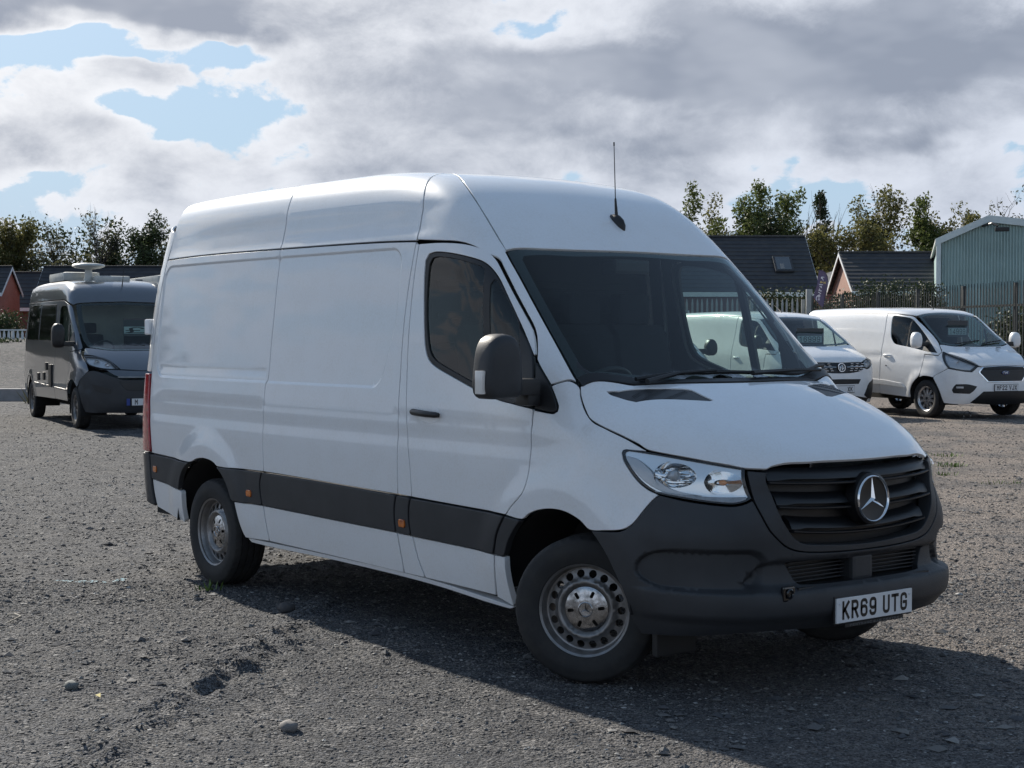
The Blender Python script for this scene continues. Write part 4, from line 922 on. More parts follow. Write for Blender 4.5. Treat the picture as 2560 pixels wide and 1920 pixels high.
# wipers
def top_pt(x, y, off=0.):
    P, _ = cast(FS, np.array([[x, y, 3.]]), np.array([[0, 0, -1.]]), 0, 2); n = grad(FS, P)[0]; return Vector(P[0]+n*off)
for pts, blade in ((((.135, -.60), (.085, -.34), (.075, -.10)), ((.07, -.62), (.07, -.30), (.10, .12))), (((.14, .10), (.06, .48), (.035, .70)), ((.10, .12), (.07, .50), (-.03, .80)))):
    w = empty('wiper', parent=VAN)
    MB().tube([top_pt(x, y, .030) for x, y in pts], [.014, .010, .009], 6).build('wiper_arm', M_blackpl, w, angle=50)
    MB().tube([top_pt(x, y, .020) for x, y in resample([np.array(p) for p in blade], .08, closed=False)], .011, 6).build('wiper_blade', M_seal, w, angle=50)
# inside of the cab
ca = empty('cab_interior', parent=VAN)
def cabin(name, proj, pts, mat, **kw): return panel(name, FS, proj, pts, mat, ca, thick=0, grid=.10, step=.06, **kw)
for s in (0, 1):
    cabin('door_card', SIDE, sx(doortop+win[:-1]+[(-.25, 1.26), (-.25, .78), (-1.30, .78)]), M_liner, off=-.05, gap=0, mirror=bool(s))
    cabin('pillar_trim', SIDE, sx([(-1.34, 2.12), (-1.36, 1.6), (-1.30, 1.0), (-1.46, 1.0), (-1.46, 2.12)]), M_liner, off=-.05, gap=0, mirror=bool(s))
cabin('roof_lining', ROLL, flip([(-.74, .80, 2.08), (-1.46, .84, 2.15)])+[(-1.46, -.5, 2.5), (-1.46, .5, 2.5)]+[(-1.46, .84, 2.15), (-.74, .80, 2.08), (-.70, 0, 2.1)], M_liner, off=-.06, gap=0)
bk = MB(); bk.prism([(-.88, .6), (.88, .6), (.86, 1.9), (.80, 2.2), (.70, 2.40), (-.70, 2.40), (-.80, 2.2), (-.86, 1.9)], -1.49, -1.47, 'x'); bk.build('bulkhead', M_cabin, ca)
for k in range(5): MB().cbox((-1.472, -.70, 1.2+.17*k), (-1.452, .70, 1.24+.17*k), .008).build('bulkhead_rib', M_cabin, ca)
V = []; F = []
prof = [(.10, 1.36), (-.02, 1.365), (-.14, 1.355), (-.22, 1.32), (-.26, 1.25), (-.25, 1.10), (-.20, .80), (.10, .75)]
ys = np.linspace(-.80, .80, 17)
for y in ys:
    for x, z in prof: V.append((x-.10*y*y, y, z-.015*y*y+(.022 if -.62 < y < -.18 and z > 1.3 else 0)))
for i in range(len(ys)-1):
    for k in range(len(prof)-1): F.append((i*8+k, i*8+k+1, (i+1)*8+k+1, (i+1)*8+k))
mobj('dashboard', V, F, M_cabin, ca, angle=40)
MB().cbox((-.27, -.10, 1.28), (-.12, .12, 1.42), .02).build('screen_pod', M_blackpl, ca)
sw = empty('steering_wheel', parent=VAN); b = MB()
b.tube([Vector((0, .19*math.cos(t), .19*math.sin(t))) for t in np.linspace(0, 2*math.pi, 33)], .016, 8, caps=False); b.cbox((-.02, -.06, -.05), (.03, .06, .05), .015); b.cbox((-.01, -.18, -.015), (.01, .18, .015), .006)
o = b.build('wheel_rim', M_blackpl, sw, angle=50); sw.location = (-.42, -.42, 1.30); sw.rotation_euler = (0, R(38), 0)
for y, nm in ((-.46, 'seat'), (.18, 'seat'), (.56, 'seat')):
    st = empty(nm, parent=VAN); b = MB(); b.cbox((-1.16, y-.21, .95), (-.62, y+.21, 1.08), .05); b.build('cushion', M_seat, st, angle=50)
    b = MB(); b.prism([(-1.20, 1.0), (-1.08, 1.0), (-1.20, 1.62), (-1.26, 1.68), (-1.33, 1.62)], y-.215, y+.215); b.build('backrest', M_seat, st)
    b = MB(); b.cbox((-1.34, y-.12, 1.68), (-1.24, y+.12, 1.86), .035); b.build('headrest', M_seat, st, angle=50)
MB().cbox((-.74, -.15, 1.94), (-.60, .09, 2.02), .02).build('sensor_housing', M_blackpl, ca)
# wheel wells and underbody
ub = empty('underbody', parent=VAN)
MB().box((-4.6, -.60, .36), (.75, .60, .62)).build('chassis', M_under, ub)
for xs0, xs1 in ((-4.60, -4.17), (-3.18, -.52)):
    for s in (-1, 1): MB().box((xs0, min(s*.6, s*.90), .38), (xs1, max(s*.6, s*.90), .72)).build('side_member', M_under, ub)
MB().box((.42, -.62, .34), (.70, .62, .75)).build('front_subframe', M_under, ub)
MB().box((-4.7, -.78, .55), (-4.15, .78, .75)).build('rear_floor', M_under, ub)
def well(xc, r=.478):
    for s in (-1, 1):
        V = []; F = []; y0, y1 = s*.58, s*.958
        for i in range(33):
            a = R(4+172*i/32)
            for y in (y1, y0): V.append((xc+r*math.cos(a), y, .335+r*math.sin(a)))
        for i in range(32): F.append((2*i, 2*i+1, 2*i+3, 2*i+2))
        F.append(tuple(2*i+1 for i in range(33)))
        mobj('wheel_well', V, F, M_liner, ub, angle=40)
well(-.05); well(-3.69)
make_steel_wheel(VAN, (.02, -.852, .338), R(34)); make_steel_wheel(VAN, (.02, .852, .338), R(180+30))
make_steel_wheel(VAN, (-3.665, -.845, .338), 0); make_steel_wheel(VAN, (-3.665, .845, .338), R(180))
for s in (-1, 1): MB().cbox((.44, min(s*.60, s*.84), .17), (.475, max(s*.60, s*.84), .31), .006).build('air_deflector', M_blackpl, VAN)
# ------------------------------------------------------------------ the other vehicles on the lot
def arch_line(cx, r, a0, a1, n=12, cz=.335): return [(cx+r*math.cos(R(a0+(a1-a0)*i/n)), cz+r*math.sin(R(a0+(a1-a0)*i/n))) for i in range(n+1)]
def spoke_wheel(parent, loc, rz, Rr=.335, rim=.205, w=.215, spokes=10, mat=None, steer=0.):
    wh = empty('wheel', loc=loc, rz=rz, parent=parent); mat = mat or M_alloy
    tyre_mesh('tyre', wh, Rr, w, rim, n=72, lugs=False); h = w/2
    MB().lathe([(.08, rim-.01), (-h*.80, rim-.006), (-h*.86, rim+.004), (-h*.80, rim+.002), (-h*.62, rim-.016), (.05, rim-.03)], 56).build('rim', mat, wh, angle=35)
    holes = []
    for i in range(spokes):
        a = 2*math.pi*i/spokes; d = math.pi/spokes*.62; r0, r1 = rim*.36, rim*.88
        holes.append(resample(np.array([(r0*math.cos(a), r0*math.sin(a)), (r1*math.cos(a-d), r1*math.sin(a-d)), (r1*1.03*math.cos(a), r1*1.03*math.sin(a)), (r1*math.cos(a+d), r1*math.sin(a+d))]), .02, corner=60))
    pf = Spl([(0, -h*.62), (rim*.3, -h*.60), (rim*.55, -h*.52), (rim*.8, -h*.50), (rim, -h*.60)])
    holed_disc('spokes', .02, rim-.012, holes, pf, mat, wh, grid=.025, thick=.012, n=56)
    MB().lathe([(-h*.70, .001), (-h*.70, .026), (-h*.5, .030)], 20).build('hub_cap', M_blackpl, wh, angle=40)
    MB().lathe([(-.01, .001), (-.01, .15), (.02, .15)], 24).build('brake_disc', M_disc, wh, angle=40)
    return wh
def full(half, close=True): return flip(half)+[p for p in half[::-1] if abs(p[1]) > 1e-6]
def bg_mirror(parent, s, x, y0, y1, z0, z1, mat, arm=M_blackpl):
    m = empty('door_mirror', parent=parent); c = ((y0+y1)/2, (z0+z1)/2)
    o = resample(np.array([(y0+.01, z0+.03), (y0, z1-.09), (y0+.05, z1), (y1-.05, z1), (y1, z1-.08), (y1, z0+.05), (y1-.04, z0), (y0+.04, z0)]), .04, corner=70); cc = o.mean(0); V = []; F = []; k = len(o)
    lay = [(-.13, .9), (-.12, 1), (-.05, 1), (-.01, .93), (.01, .75), (.016, .35)]
    for dx, f in lay:
        for p in o: q = cc+(p-cc)*f; V.append((x+dx, s*q[0], q[1]))
    for i in range(len(lay)-1):
        for j in range(k): f = (i*k+j, i*k+(j+1) % k, (i+1)*k+(j+1) % k, (i+1)*k+j); F.append(f if s > 0 else f[::-1])
    e = (len(lay)-1)*k; F.append(tuple(e+j for j in range(k))); F = [f for f in F]
    mobj('mirror_housing', V, F, mat, m, angle=50)
    mobj('mirror_glass', [(x-.118, s*a, b) for a, b in (cc+(o-cc)*.93)], [tuple(range(k))], M_mirror, m, smooth=False)
    a, b = sorted((s*(y0-.16), s*(y0+.06))); MB().cbox((x-.09, a, z0+.02), (x-.01, b, z0+.10), .015).build('mirror_arm', arm, m, angle=40)
    return m
def cab_stuff(root, seats=(-.42, .42), dash=(.05, 1.15), back=-1.35, top=1.75, w=.78, screen=True, curtain=None):
    x, z = dash
    MB().cbox((x-.45, -w, z-.35), (x+.10, w, z), .06).build('dashboard', M_cabin, root, angle=50)
    MB().box((back-.02, -w+.02, .4), (back, w-.02, top)).build('bulkhead', curtain or M_liner, root)
    MB().box((back, -w, .45), (.35, w, .50)).build('cab_floor', M_liner, root)
    for y in seats:
        s = empty('seat', parent=root)
        MB().cbox((back+.30, y-.23, z-.38), (back+.85, y+.23, z-.24), .05).build('cushion', M_seat, s, angle=50)
        MB().cbox((back+.16, y-.235, z-.30), (back+.32, y+.235, z+.28), .06).build('backrest', M_seat, s, angle=50)
        MB().cbox((back+.16, y-.12, z+.30), (back+.28, y+.12, z+.48), .045).build('headrest', M_seat, s, angle=50)
    sw = MB(); sw.tube([Vector((0, .18*math.cos(t), .18*math.sin(t))) for t in np.linspace(0, 2*math.pi, 25)], .016, 6, caps=False)
    o = sw.build('steering_wheel', M_blackpl, root, angle=50); o.location = (x-.52, -.42, z+.02); o.rotation_euler = (0, R(35), 0)
def price_board(root, x, y, z, num, w=.50, tilt=35, text_w=None):
    p = empty('price_board', parent=root, loc=(x, y, z)); p.rotation_euler = (0, 0, R(90))
    M = Matrix.Rotation(R(-tilt), 4, 'X')
    b = MB(); b.cbox((-w/2, 0, -.03), (w/2, .006, .27), .002); o = b.build('board', M_board, p)
    b = MB(); b.box((-w*.48, -.004, .01), (w*.42, .0, .13)); b.build('number_strip', M_digit, p)
    lettering('digit', num, .10, M_ink, p, Matrix.Translation((-.03*w, -.0055, .07)), width=w*.78, weight=9)
    return p
def build_van(root, F, S, paint_m):
    def pp(name, proj, pts, mat, **kw):
        kw.setdefault('grid', .09); kw.setdefault('step', .045); return panel(name, F, proj, pts, mat, root, **kw)
    for name, pts in S['sides']: pp(name, SIDE, sx(pts), paint_m, both=True, holes=[sx(h) for h in S.get('side_holes', {}).get(name, [])], gap=.003, extra=S.get('extra'))
    for name, pts, mat, off in S['trims']: pp(name, SIDE, sx(pts), mat, both=True, off=off, gap=.001)
    for name, pts, mat in S['panes']: pp(name, SIDE, sx(pts), mat, both=True, off=-.006, gap=0, thick=0)
    ws = full(S['ws']); pp('windscreen', TOP, ws, M_wsglass, gap=.002, thick=0)
    c = np.mean([p for p in ws], axis=0); pp('windscreen_border', TOP, ws, M_gloss, off=-.004, gap=.002, thick=0, holes=[[tuple(c+(np.array(p)-c)*np.array([.90, .90, 1])) for p in ws]])
    pp('bonnet', TOP, full(S['bonnet']), paint_m, gap=.003, thick=.02, grid=.07)
    g = S['roof']; ROLLv = Roll(S['roof_axis'])
    pp('roof', ROLLv, flip(g)+[p for p in g[::-1]], paint_m, gap=.003, grid=.09)
    TV = Turn(-.10)
    pp('front_bumper', TV, full(S['bumper']), S.get('bumper_mat', paint_m), gap=.003, grid=.06, step=.035, thick=.02)
    for name, pts, mat, off in S['front_both']: pp(name, TV, flip(pts), mat, both=True, off=off, gap=.001, grid=.05, step=.03, thick=.01)
    for name, pts, mat, off in S['front_mid']: pp(name, TV, full(pts), mat, off=off, gap=.001, grid=.06, step=.03, thick=.01)
    # lamps: dark tub, bright bowls, clear cover
    for s in (-1, 1):
        H = empty('headlight', parent=root); q = [(x, s*y, z) for x, y, z in S['lamp']]
        cc = np.mean(q, axis=0)
        panel('tub', F, TV, q, S.get('lamp_tub', M_lampgrey), H, off=-.03, gap=0, thick=0, grid=.05, step=.03)
        panel('lens', F, TV, q, M_lens, H, off=.003, gap=.002, thick=.004, grid=.05, step=.03)
        panel('lamp_trim', F, TV, q, M_blackpl, H, off=.001, gap=0, thick=.02, grid=.05, step=.03, holes=[[tuple(cc+(np.array(p)-cc)*.86) for p in q]])
        for k, (bx, by, bz, br) in enumerate(S['bowls']):
            b = MB(); b.lathe([(-.05, .002), (-.035, br*.6), (0, br), (.006, br*1.05)], 20, axis='x', center=(bx, s*by, bz)); b.build('bowl', M_reflect, H, angle=30)
            b = MB(); b.lathe([(.004, .002), (.0, br*.35), (-.03, br*.38)], 16, axis='x', center=(bx, s*by, bz)); b.build('projector', M_lens if k == 0 else M_chrome, H, angle=30)
    ub = empty('underbody', parent=root); L = S['rear']
    MB().box((L+.25, -.60, .28), (.70, .60, .50)).build('chassis', M_under, ub)
    r, xr = S['arch_r'], S['wb']
    for xc in (0, -xr):
        for s in (-1, 1):
            V = []; Fc = []
            for i in range(25):
                a = R(-15+210*i/24)
                for y in (s*(S['hw']-.03), s*.55): V.append((xc+(r+.005)*math.cos(a), y, .335+(r+.005)*math.sin(a)))
            for i in range(24): Fc.append((2*i, 2*i+1, 2*i+3, 2*i+2))
            Fc.append(tuple(2*i+1 for i in range(25))); mobj('wheel_well', V, Fc, M_liner, ub, angle=40)
            spoke_wheel(root, (xc, s*(S['hw']-.13), .332), R(0 if s < 0 else 180), **S.get('wheel', {}))
    pp('rear_door', Dirn((1, 0, 0), dist=3.0, t0=0, t1=4).at((L, 0, 0)), [(L, y, z) for y, z in S['tail']], paint_m, grid=.12)
    for s in (-1, 1):
        b = MB(); b.cbox((L+.02, min(s*.70, s*.86), .75), (L+.12, max(s*.70, s*.86), 1.30), .02); b.build('tail_lamp', M_red, root, angle=40)

# --- short white van at the right (plate MF22 VJX)
T_side = dict(
    rear_side_panel=[(-3.74, 1.86), (-2.5, 1.868), (-1.232, 1.855), (-1.222, 1.6), (-1.239, 1.224), (-1.238, .917), (-1.268, .385), (-2.50, .385)]+arch_line(-2.933, .40, 8, 172)+[(-3.36, .40), (-3.80, .42), (-3.88, .62), (-3.88, 1.2), (-3.83, 1.6)],
    door=[(-1.224, 1.853), (-.95, 1.840), (-.75, 1.815), (-.622, 1.797), (-.45, 1.693), (-.2, 1.530), (.047, 1.368), (.142, 1.300), (.30, 1.165), (.285, 1.10), (-.02, 1.12), (-.063, .916), (-.115, .745), (-.17, .70), (-.30, .60), (-.385, .47), (-.405, .335), (-1.26, .380), (-1.230, .917), (-1.231, 1.224), (-1.214, 1.6)],
    wing=[(.150, 1.296), (.293, 1.180), (.383, 1.064), (.467, .964), (.556, .877), (.40, .80), (.292, .748), (.249, .712), (.142, .728), (-.011, .733), (-.107, .705), (-.056, .916), (-.012, 1.112), (.29, 1.092), (.308, 1.165)])
T_win = [(-1.067, 1.774), (-1.055, 1.80), (-1.024, 1.813), (-.85, 1.80), (-.657, 1.777), (-.58, 1.75), (-.504, 1.704), (-.302, 1.56), (.0, 1.335), (.255, 1.140), (-.046, 1.174), (-.453, 1.235), (-.847, 1.285), (-.93, 1.32), (-1.026, 1.429), (-1.06, 1.6)]
T_lamp = [(.300, .820, 1.172), (.58, .70, 1.06), (.873, .525, .930), (.879, .555, .905), (.866, .661, .822), (.786, .784, .834), (.556, .920, .880), (.467, .926, .964), (.383, .898, 1.064)]
T_grille = [(.955, 0, .645), (.952, .383, .645), (.907, .535, .800), (.905, .535, .825), (.899, .455, .900), (.919, 0, .920)]
SPEC_T = dict(sides=list(T_side.items()), side_holes=dict(door=[T_win]),
    trims=[('window_frame', [(-.565, 1.74), (-.56, 1.25), (-.525, 1.245), (-.53, 1.72)], M_seal, -.003), ('mirror_base', [(-.09, 1.385), (.0, 1.335), (.250, 1.143), (-.046, 1.176), (-.10, 1.19)], M_blackpl, .002), ('rub_strip', [(-3.30, .64), (-1.307, .645), (-.609, .588), (-.520, .503), (-1.314, .551), (-3.30, .55)], M_white2, .012)],
    panes=[('window_pane', T_win, M_sideglass)],
    ws=[(-.675, 0, 1.862), (-.67, .2, 1.86), (-.651, .461, 1.838), (-.613, .631, 1.803), (-.45, .655, 1.69), (-.2, .69, 1.52), (.047, .724, 1.366), (.139, .760, 1.309), (.175, .70, 1.29), (.239, .545, 1.265), (.275, .25, 1.258), (.289, 0, 1.257)],
    bonnet=[(.300, 0, 1.25), (.286, .25, 1.25), (.25, .545, 1.26), (.155, .770, 1.30), (.295, .826, 1.18), (.58, .708, 1.065), (.873, .532, .932), (.899, .455, .905), (.919, 0, .925)],
    roof=[(-3.74, .82, 1.862), (-2.5, .82, 1.87), (-1.232, .82, 1.858), (-.95, .80, 1.843), (-.75, .75, 1.818), (-.622, .64, 1.80), (-.657, .461, 1.842), (-.678, .2, 1.864), (-.682, 0, 1.866)], roof_axis=1.45,
    bumper=[(.903, 0, .235), (.86, .586, .259), (.723, .787, .251), (.437, .911, .267), (.407, .930, .36), (.385, .960, .47), (.32, .985, .60), (.249, .999, .707), (.292, .986, .746), (.40, .96, .80), (.556, .923, .872), (.786, .784, .828), (.866, .661, .814), (.884, .550, .905), (.899, .460, .900), (.905, .538, .825), (.907, .538, .800), (.952, .386, .640), (.955, 0, .640)],
    front_both=[('fog_lamp_recess', [(.624, .896, .501), (.66, .885, .56), (.699, .866, .603), (.845, .737, .606), (.92, .586, .568), (.903, .643, .493), (.867, .706, .437), (.645, .882, .445)], M_blackpl, .004), ('fog_lamp', [(.70, .86, .565), (.80, .78, .565), (.80, .78, .53), (.70, .86, .53)], M_lampgrey, .010)],
    front_mid=[('grille', T_grille, M_grille, -.004), ('lower_grille', [(.905, 0, .24), (.86, .58, .264), (.834, .676, .282), (.95, .475, .480), (.988, 0, .48)], M_blackpl, .005)],
    lamp=T_lamp, lamp_tub=M_lampgrey, bowls=[(.66, .77, .945, .060), (.77, .67, .905, .050)], rear=-3.98, wb=2.933, arch_r=.40, hw=.985, tail=[(-.8, .45), (-.84, 1.2), (-.72, 1.75), (-.5, 1.88), (.5, 1.88), (.72, 1.75), (.84, 1.2), (.8, .45)],
    wheel=dict(Rr=.335, rim=.215, spokes=10))
def finish_T(root, plate=True):
    GB = [( .899, .455, .900)]
    pts = [(p[0], p[1]) for p in T_grille]
    # chrome edge round the grille
    uvp = full(T_grille); c = np.mean(uvp, axis=0)
    panel('grille_frame', F_custom, Turn(-.10), [tuple(c+(np.array(p)-c)*1.03) for p in uvp], M_chrome, root, off=.006, gap=0, thick=.01, grid=.06, step=.03, holes=[[tuple(c+(np.array(p)-c)*.965) for p in uvp]])
    for k in range(4):
        z = .69+.055*k; b = MB(); V = [(.955-.16*y*y-.03*abs(z-.7), y) for y in np.linspace(-.44+.1*abs(z-.80), .44-.1*abs(z-.80), 9)]
        for (a, b1), (a2, b2) in zip(V[:-1], V[1:]): b.add([(a, b1, z), (a2, b2, z), (a2, b2, z+.018), (a, b1, z+.018), (a-.03, b1, z-.005), (a2-.03, b2, z-.005), (a2-.03, b2, z+.025), (a-.03, b1, z+.025)], [(0, 1, 2, 3), (4, 7, 6, 5), (0, 4, 5, 1), (3, 2, 6, 7)])
        b.build('grille_bar', M_grille, root)
    o = MB(); o.lathe([(.0, .085), (-.010, .083), (-.012, .07), (-.010, .001)], 36); bo = o.build('badge', pbr('badge_blue', (.012, .03, .12), .2, coat=1), root, angle=40); bo.matrix_local = frame((.957, 0, .80), (0, 1, 0), (-.05, 0, 1)) @ Matrix.Diagonal((1, 1, .42, 1))
    o = MB(); o.lathe([(-.008, .083), (-.015, .086), (-.012, .091), (-.004, .092)], 36); ring = o.build('badge_ring', M_chrome, root, angle=40); ring.matrix_local = bo.matrix_local.copy()
    M = frame((.972, 0, .80), (0, 1, 0), (-.05, 0, 1))
    curve = [np.array(q) for q in ([(-.055, .018), (-.03, .024), (-.012, .018)], [(-.036, .022), (-.042, -.004), (-.05, -.016), (-.058, -.010)], [(-.050, .003), (-.028, .004)], [(-.012, .006), (-.022, .0), (-.020, -.013), (-.008, -.012), (-.006, .002), (-.014, .006)], [(.004, .006), (.002, -.014)], [(.004, .0), (.014, .007)], [(.034, .002), (.022, .006), (.018, -.008), (.026, -.014), (.034, -.004)], [(.042, .024), (.036, -.014)])]
    b = MB()
    for q in curve: b.tube([M @ Vector((p[0], 0, p[1])) for p in resample(q, .008, closed=False, corner=80)], .0032, 5)
    b.build('badge_script', M_chrome, root, angle=60)
    bg_mirror(root, -1, .02, 1.035, 1.215, 1.235, 1.50, M_white2); bg_mirror(root, 1, .02, 1.035, 1.215, 1.235, 1.50, M_white2)
    for s in (-1, 1):
        MB().tube([(-1.16, s*.965, 1.085), (-1.10, s*.995, 1.09), (-.99, s*.990, 1.085), (-.95, s*.960, 1.08)], .018, 8).build('door_handle', M_white2, root, angle=50)
        MB().lathe([(.0, .012), (-.02*1, .010), (-.022, .001)], 10, center=(-1.06, s*.985, .90)).build('door_lock', M_blackpl, root, angle=40)
    MB().tube([(-.95, .0, 1.94), (-1.02, 0, 1.99), (-1.14, 0, 2.06)], [.012, .006, .003], 6).build('aerial', M_blackpl, root, angle=50)
    for y in (-.35, .35): MB().cbox((.36, y-.03, 1.222), (.42, y+.03, 1.236), .005).build('washer_jet', M_blackpl, root)
    for a, b in ((-.50, .12), (.10, .62)): MB().tube([(.25, a, 1.30), (.20, (a+b)/2, 1.335), (.14, b, 1.36)], .012, 6).build('wiper', M_blackpl, root, angle=50)
    cab_stuff(root, dash=(.12, 1.20), top=1.78, w=.74)
    if plate: number_plate(root, frame((.995, 0, .540), (0, 1, 0), (0, 0, 1)), 'MF22 VJX')
TV_ = empty('short_van', 'white short-wheelbase van with chrome-edged grille and MF22 VJX plate at the right', 'van', 'white vans parked along the fence', loc=(-12.09, 18.27, .15), rz=R(-12.4))
build_van(TV_, F_custom, SPEC_T, M_white2); finish_T(TV_); price_board(TV_, -.30, .02, 1.45, '14999', w=.46)

# --- white van with a slatted grille beside it
V_win = [(-1.05, 1.70), (-1.035, 1.725), (-1.0, 1.735), (-.85, 1.728), (-.70, 1.71), (-.60, 1.67), (-.50, 1.61), (-.10, 1.345), (.16, 1.165), (-.3, 1.195), (-.85, 1.235), (-.95, 1.26), (-1.03, 1.34), (-1.06, 1.5)]
V_grille = [(.925, 0, .783), (.918, .2, .786), (.896, .384, .812), (.878, .488, .840), (.838, .508, .972), (.876, 0, .965)]
V_lamp = [(.812, .545, .988), (.74, .66, 1.03), (.62, .785, 1.068), (.595, .82, 1.03), (.70, .775, .955), (.805, .69, .880), (.852, .58, .854), (.870, .505, .880), (.845, .515, .965)]
SPEC_V = dict(sides=[('rear_side_panel', [(-3.74, 1.79), (-2.5, 1.80), (-1.20, 1.79), (-1.20, 1.5), (-1.22, 1.15), (-1.22, .9), (-1.24, .36), (-2.85, .36)]+arch_line(-3.275, .39, 5, 175)+[(-3.70, .38), (-3.86, .42), (-3.89, .8), (-3.88, 1.2), (-3.83, 1.6)]),
        ('door', [(-1.192, 1.788), (-.95, 1.775), (-.80, 1.755), (-.69, 1.735), (-.5, 1.635), (-.2, 1.455), (.05, 1.31), (.10, 1.275), (.22, 1.16), (.20, 1.11), (-.05, 1.11), (-.09, .90), (-.13, .75), (-.25, .64), (-.35, .50), (-.385, .35), (-1.23, .36), (-1.212, .9), (-1.212, 1.15), (-1.192, 1.5)]),
        ('wing', [(.11, 1.268), (.35, 1.165), (.59, 1.065), (.585, 1.03), (.69, .955), (.60, .86), (.45, .80), (.32, .70), (.24, .68), (.1, .715), (-.03, .72), (-.122, .74), (-.082, .90), (-.042, 1.102), (.205, 1.102), (.228, 1.16)])],
    side_holes=dict(door=[V_win]), trims=[('window_frame', [(-.565, 1.655), (-.56, 1.215), (-.525, 1.21), (-.53, 1.63)], M_seal, -.003), ('mirror_base', [(-.16, 1.385), (-.10, 1.345), (.155, 1.168), (-.12, 1.185), (-.17, 1.19)], M_blackpl, .002)],
    panes=[('window_pane', V_win, M_sideglass)],
    ws=[(-.737, 0, 1.776), (-.735, .3, 1.775), (-.70, .58, 1.755), (-.665, .65, 1.73), (-.45, .68, 1.60), (-.2, .71, 1.45), (.04, .75, 1.325), (.075, .735, 1.30), (.12, .66, 1.28), (.19, .40, 1.255), (.225, 0, 1.25)],
    bonnet=[(.235, 0, 1.25), (.20, .40, 1.25), (.13, .67, 1.27), (.11, .77, 1.28), (.35, .80, 1.165), (.58, .79, 1.07), (.62, .78, 1.072), (.74, .652, 1.034), (.815, .535, .992), (.84, .48, .985), (.878, 0, .978)],
    roof=[(-3.74, .80, 1.795), (-2.5, .80, 1.805), (-1.20, .80, 1.795), (-.95, .78, 1.78), (-.80, .74, 1.76), (-.69, .67, 1.738), (-.71, .58, 1.758), (-.742, .3, 1.778), (-.745, 0, 1.78)], roof_axis=1.40,
    bumper=[(.86, 0, .235), (.80, .586, .25), (.66, .787, .25), (.40, .88, .27), (.39, .90, .40), (.36, .93, .55), (.30, .945, .66), (.24, .95, .685), (.32, .945, .705), (.45, .93, .80), (.60, .87, .865), (.69, .785, .945), (.805, .695, .872), (.852, .585, .846), (.874, .50, .872), (.878, .492, .836), (.896, .386, .806), (.918, .2, .780), (.925, 0, .777)],
    front_both=[('fog_lamp_recess', [(.70, .79, .665), (.78, .71, .64), (.859, .62, .585), (.881, .507, .384), (.82, .60, .33), (.75, .742, .318), (.60, .84, .33), (.60, .86, .58)], M_blackpl, .006)],
    front_mid=[('grille', V_grille, M_grille, -.004), ('intake', [(.932, 0, .582), (.911, .377, .584), (.900, .43, .670), (.925, 0, .674)], M_blackpl, .003), ('lower_grille', [(.86, 0, .24), (.80, .586, .256), (.80, .63, .33), (.92, 0, .40)], M_blackpl, .005)],
    lamp=V_lamp, bowls=[(.70, .73, .965, .050), (.79, .62, .925, .042)], rear=-3.98, wb=3.275, arch_r=.385, hw=.955, tail=[(-.78, .45), (-.80, 1.2), (-.68, 1.68), (-.5, 1.80), (.5, 1.80), (.68, 1.68), (.80, 1.2), (.78, .45)],
    wheel=dict(Rr=.330, rim=.21, spokes=9))
def finish_V(root, plate='XK'):
    for k, z in enumerate((.82, .855, .905, .94)):
        b = MB(); half = .40+.03*k
        for i in range(9):
            y = -half+2*half*i/8
            if abs(y) < .13: continue
            x = .945-.16*y*y-.38*max(z-.84, 0); b.cbox((x-.03, y-.028, z-.006), (x-.004, y+.028, z+.006), .003)
        tag(b.build('grille_studs', M_chrome, root), kind='stuff')
    for s in (-1, 1):
        b = MB(); P = [(.945-.16*y*y-.02, s*y, .880+.02*y) for y in (.11, .2, .3, .4, .49)]; b.tube(P, .008, 6); b.build('grille_blade', M_chrome, root, angle=50)
    M = frame((.915, 0, .875), (0, 1, 0), (-.15, 0, 1))
    for nm, prof, mat in (('badge_disc', [(.02, .075), (-.012, .072), (-.014, .001)], M_gloss), ('badge_ring', [(-.012, .066), (-.022, .069), (-.022, .076), (-.010, .079)], M_chrome)):
        o = MB(); o.lathe(prof, 36); q = o.build(nm, mat, root, angle=40); q.matrix_local = M
    b = MB()   # stylised winged beast on the round badge
    for q in ([(-.03, -.045), (-.035, -.01), (-.015, .02), (.01, .045), (.02, .035), (.0, .0), (.012, -.05)], [(.0, .01), (.03, .015), (.045, -.01), (.03, -.03), (.02, -.005)], [(-.035, .02), (-.045, .0), (-.038, -.02)]):
        b.tube([M @ Vector((p[0], -.017, p[1])) for p in resample(np.array(q), .012, closed=False, corner=80)], .007, 6)
    b.build('badge_beast', M_chrome, root, angle=60)
    for s in (-1, 1):
        bg_mirror(root, s, -.02, 1.00, 1.17, 1.20, 1.44, M_blackpl)
        MB().tube([(-1.13, s*.945, 1.03), (-1.08, s*.972, 1.035), (-.97, s*.968, 1.03), (-.93, s*.94, 1.025)], .017, 8).build('door_handle', M_white2, root, angle=50)
    MB().tube([(-.92, -.05, 1.87), (-1.02, -.05, 1.93), (-1.16, -.05, 2.0)], [.014, .006, .003], 6).build('aerial', M_blackpl, root, angle=50)
    for y in (-.35, .35): MB().lathe([(.0, .016), (.010, .014), (.012, .001)], 10, axis='z', center=(.36, y, 1.180)).build('washer_jet', M_blackpl, root)
    cab_stuff(root, dash=(.06, 1.15), top=1.72, w=.70, back=-1.30)
    if plate: number_plate(root, frame((.945, 0, .497), (0, 1, 0), (0, 0, 1)), plate, tx=.165, tw=.20)
VV_ = empty('medium_van', 'white van with round badge and slotted black grille, front partly behind the big van', 'van', 'white vans parked along the fence', loc=(-13.9, 16.15, .16), rz=R(-14.0))
build_van(VV_, F_vivaro, SPEC_V, M_white2); finish_V(VV_, 'XK'); price_board(VV_, -.22, .12, 1.30, '16999', w=.58)
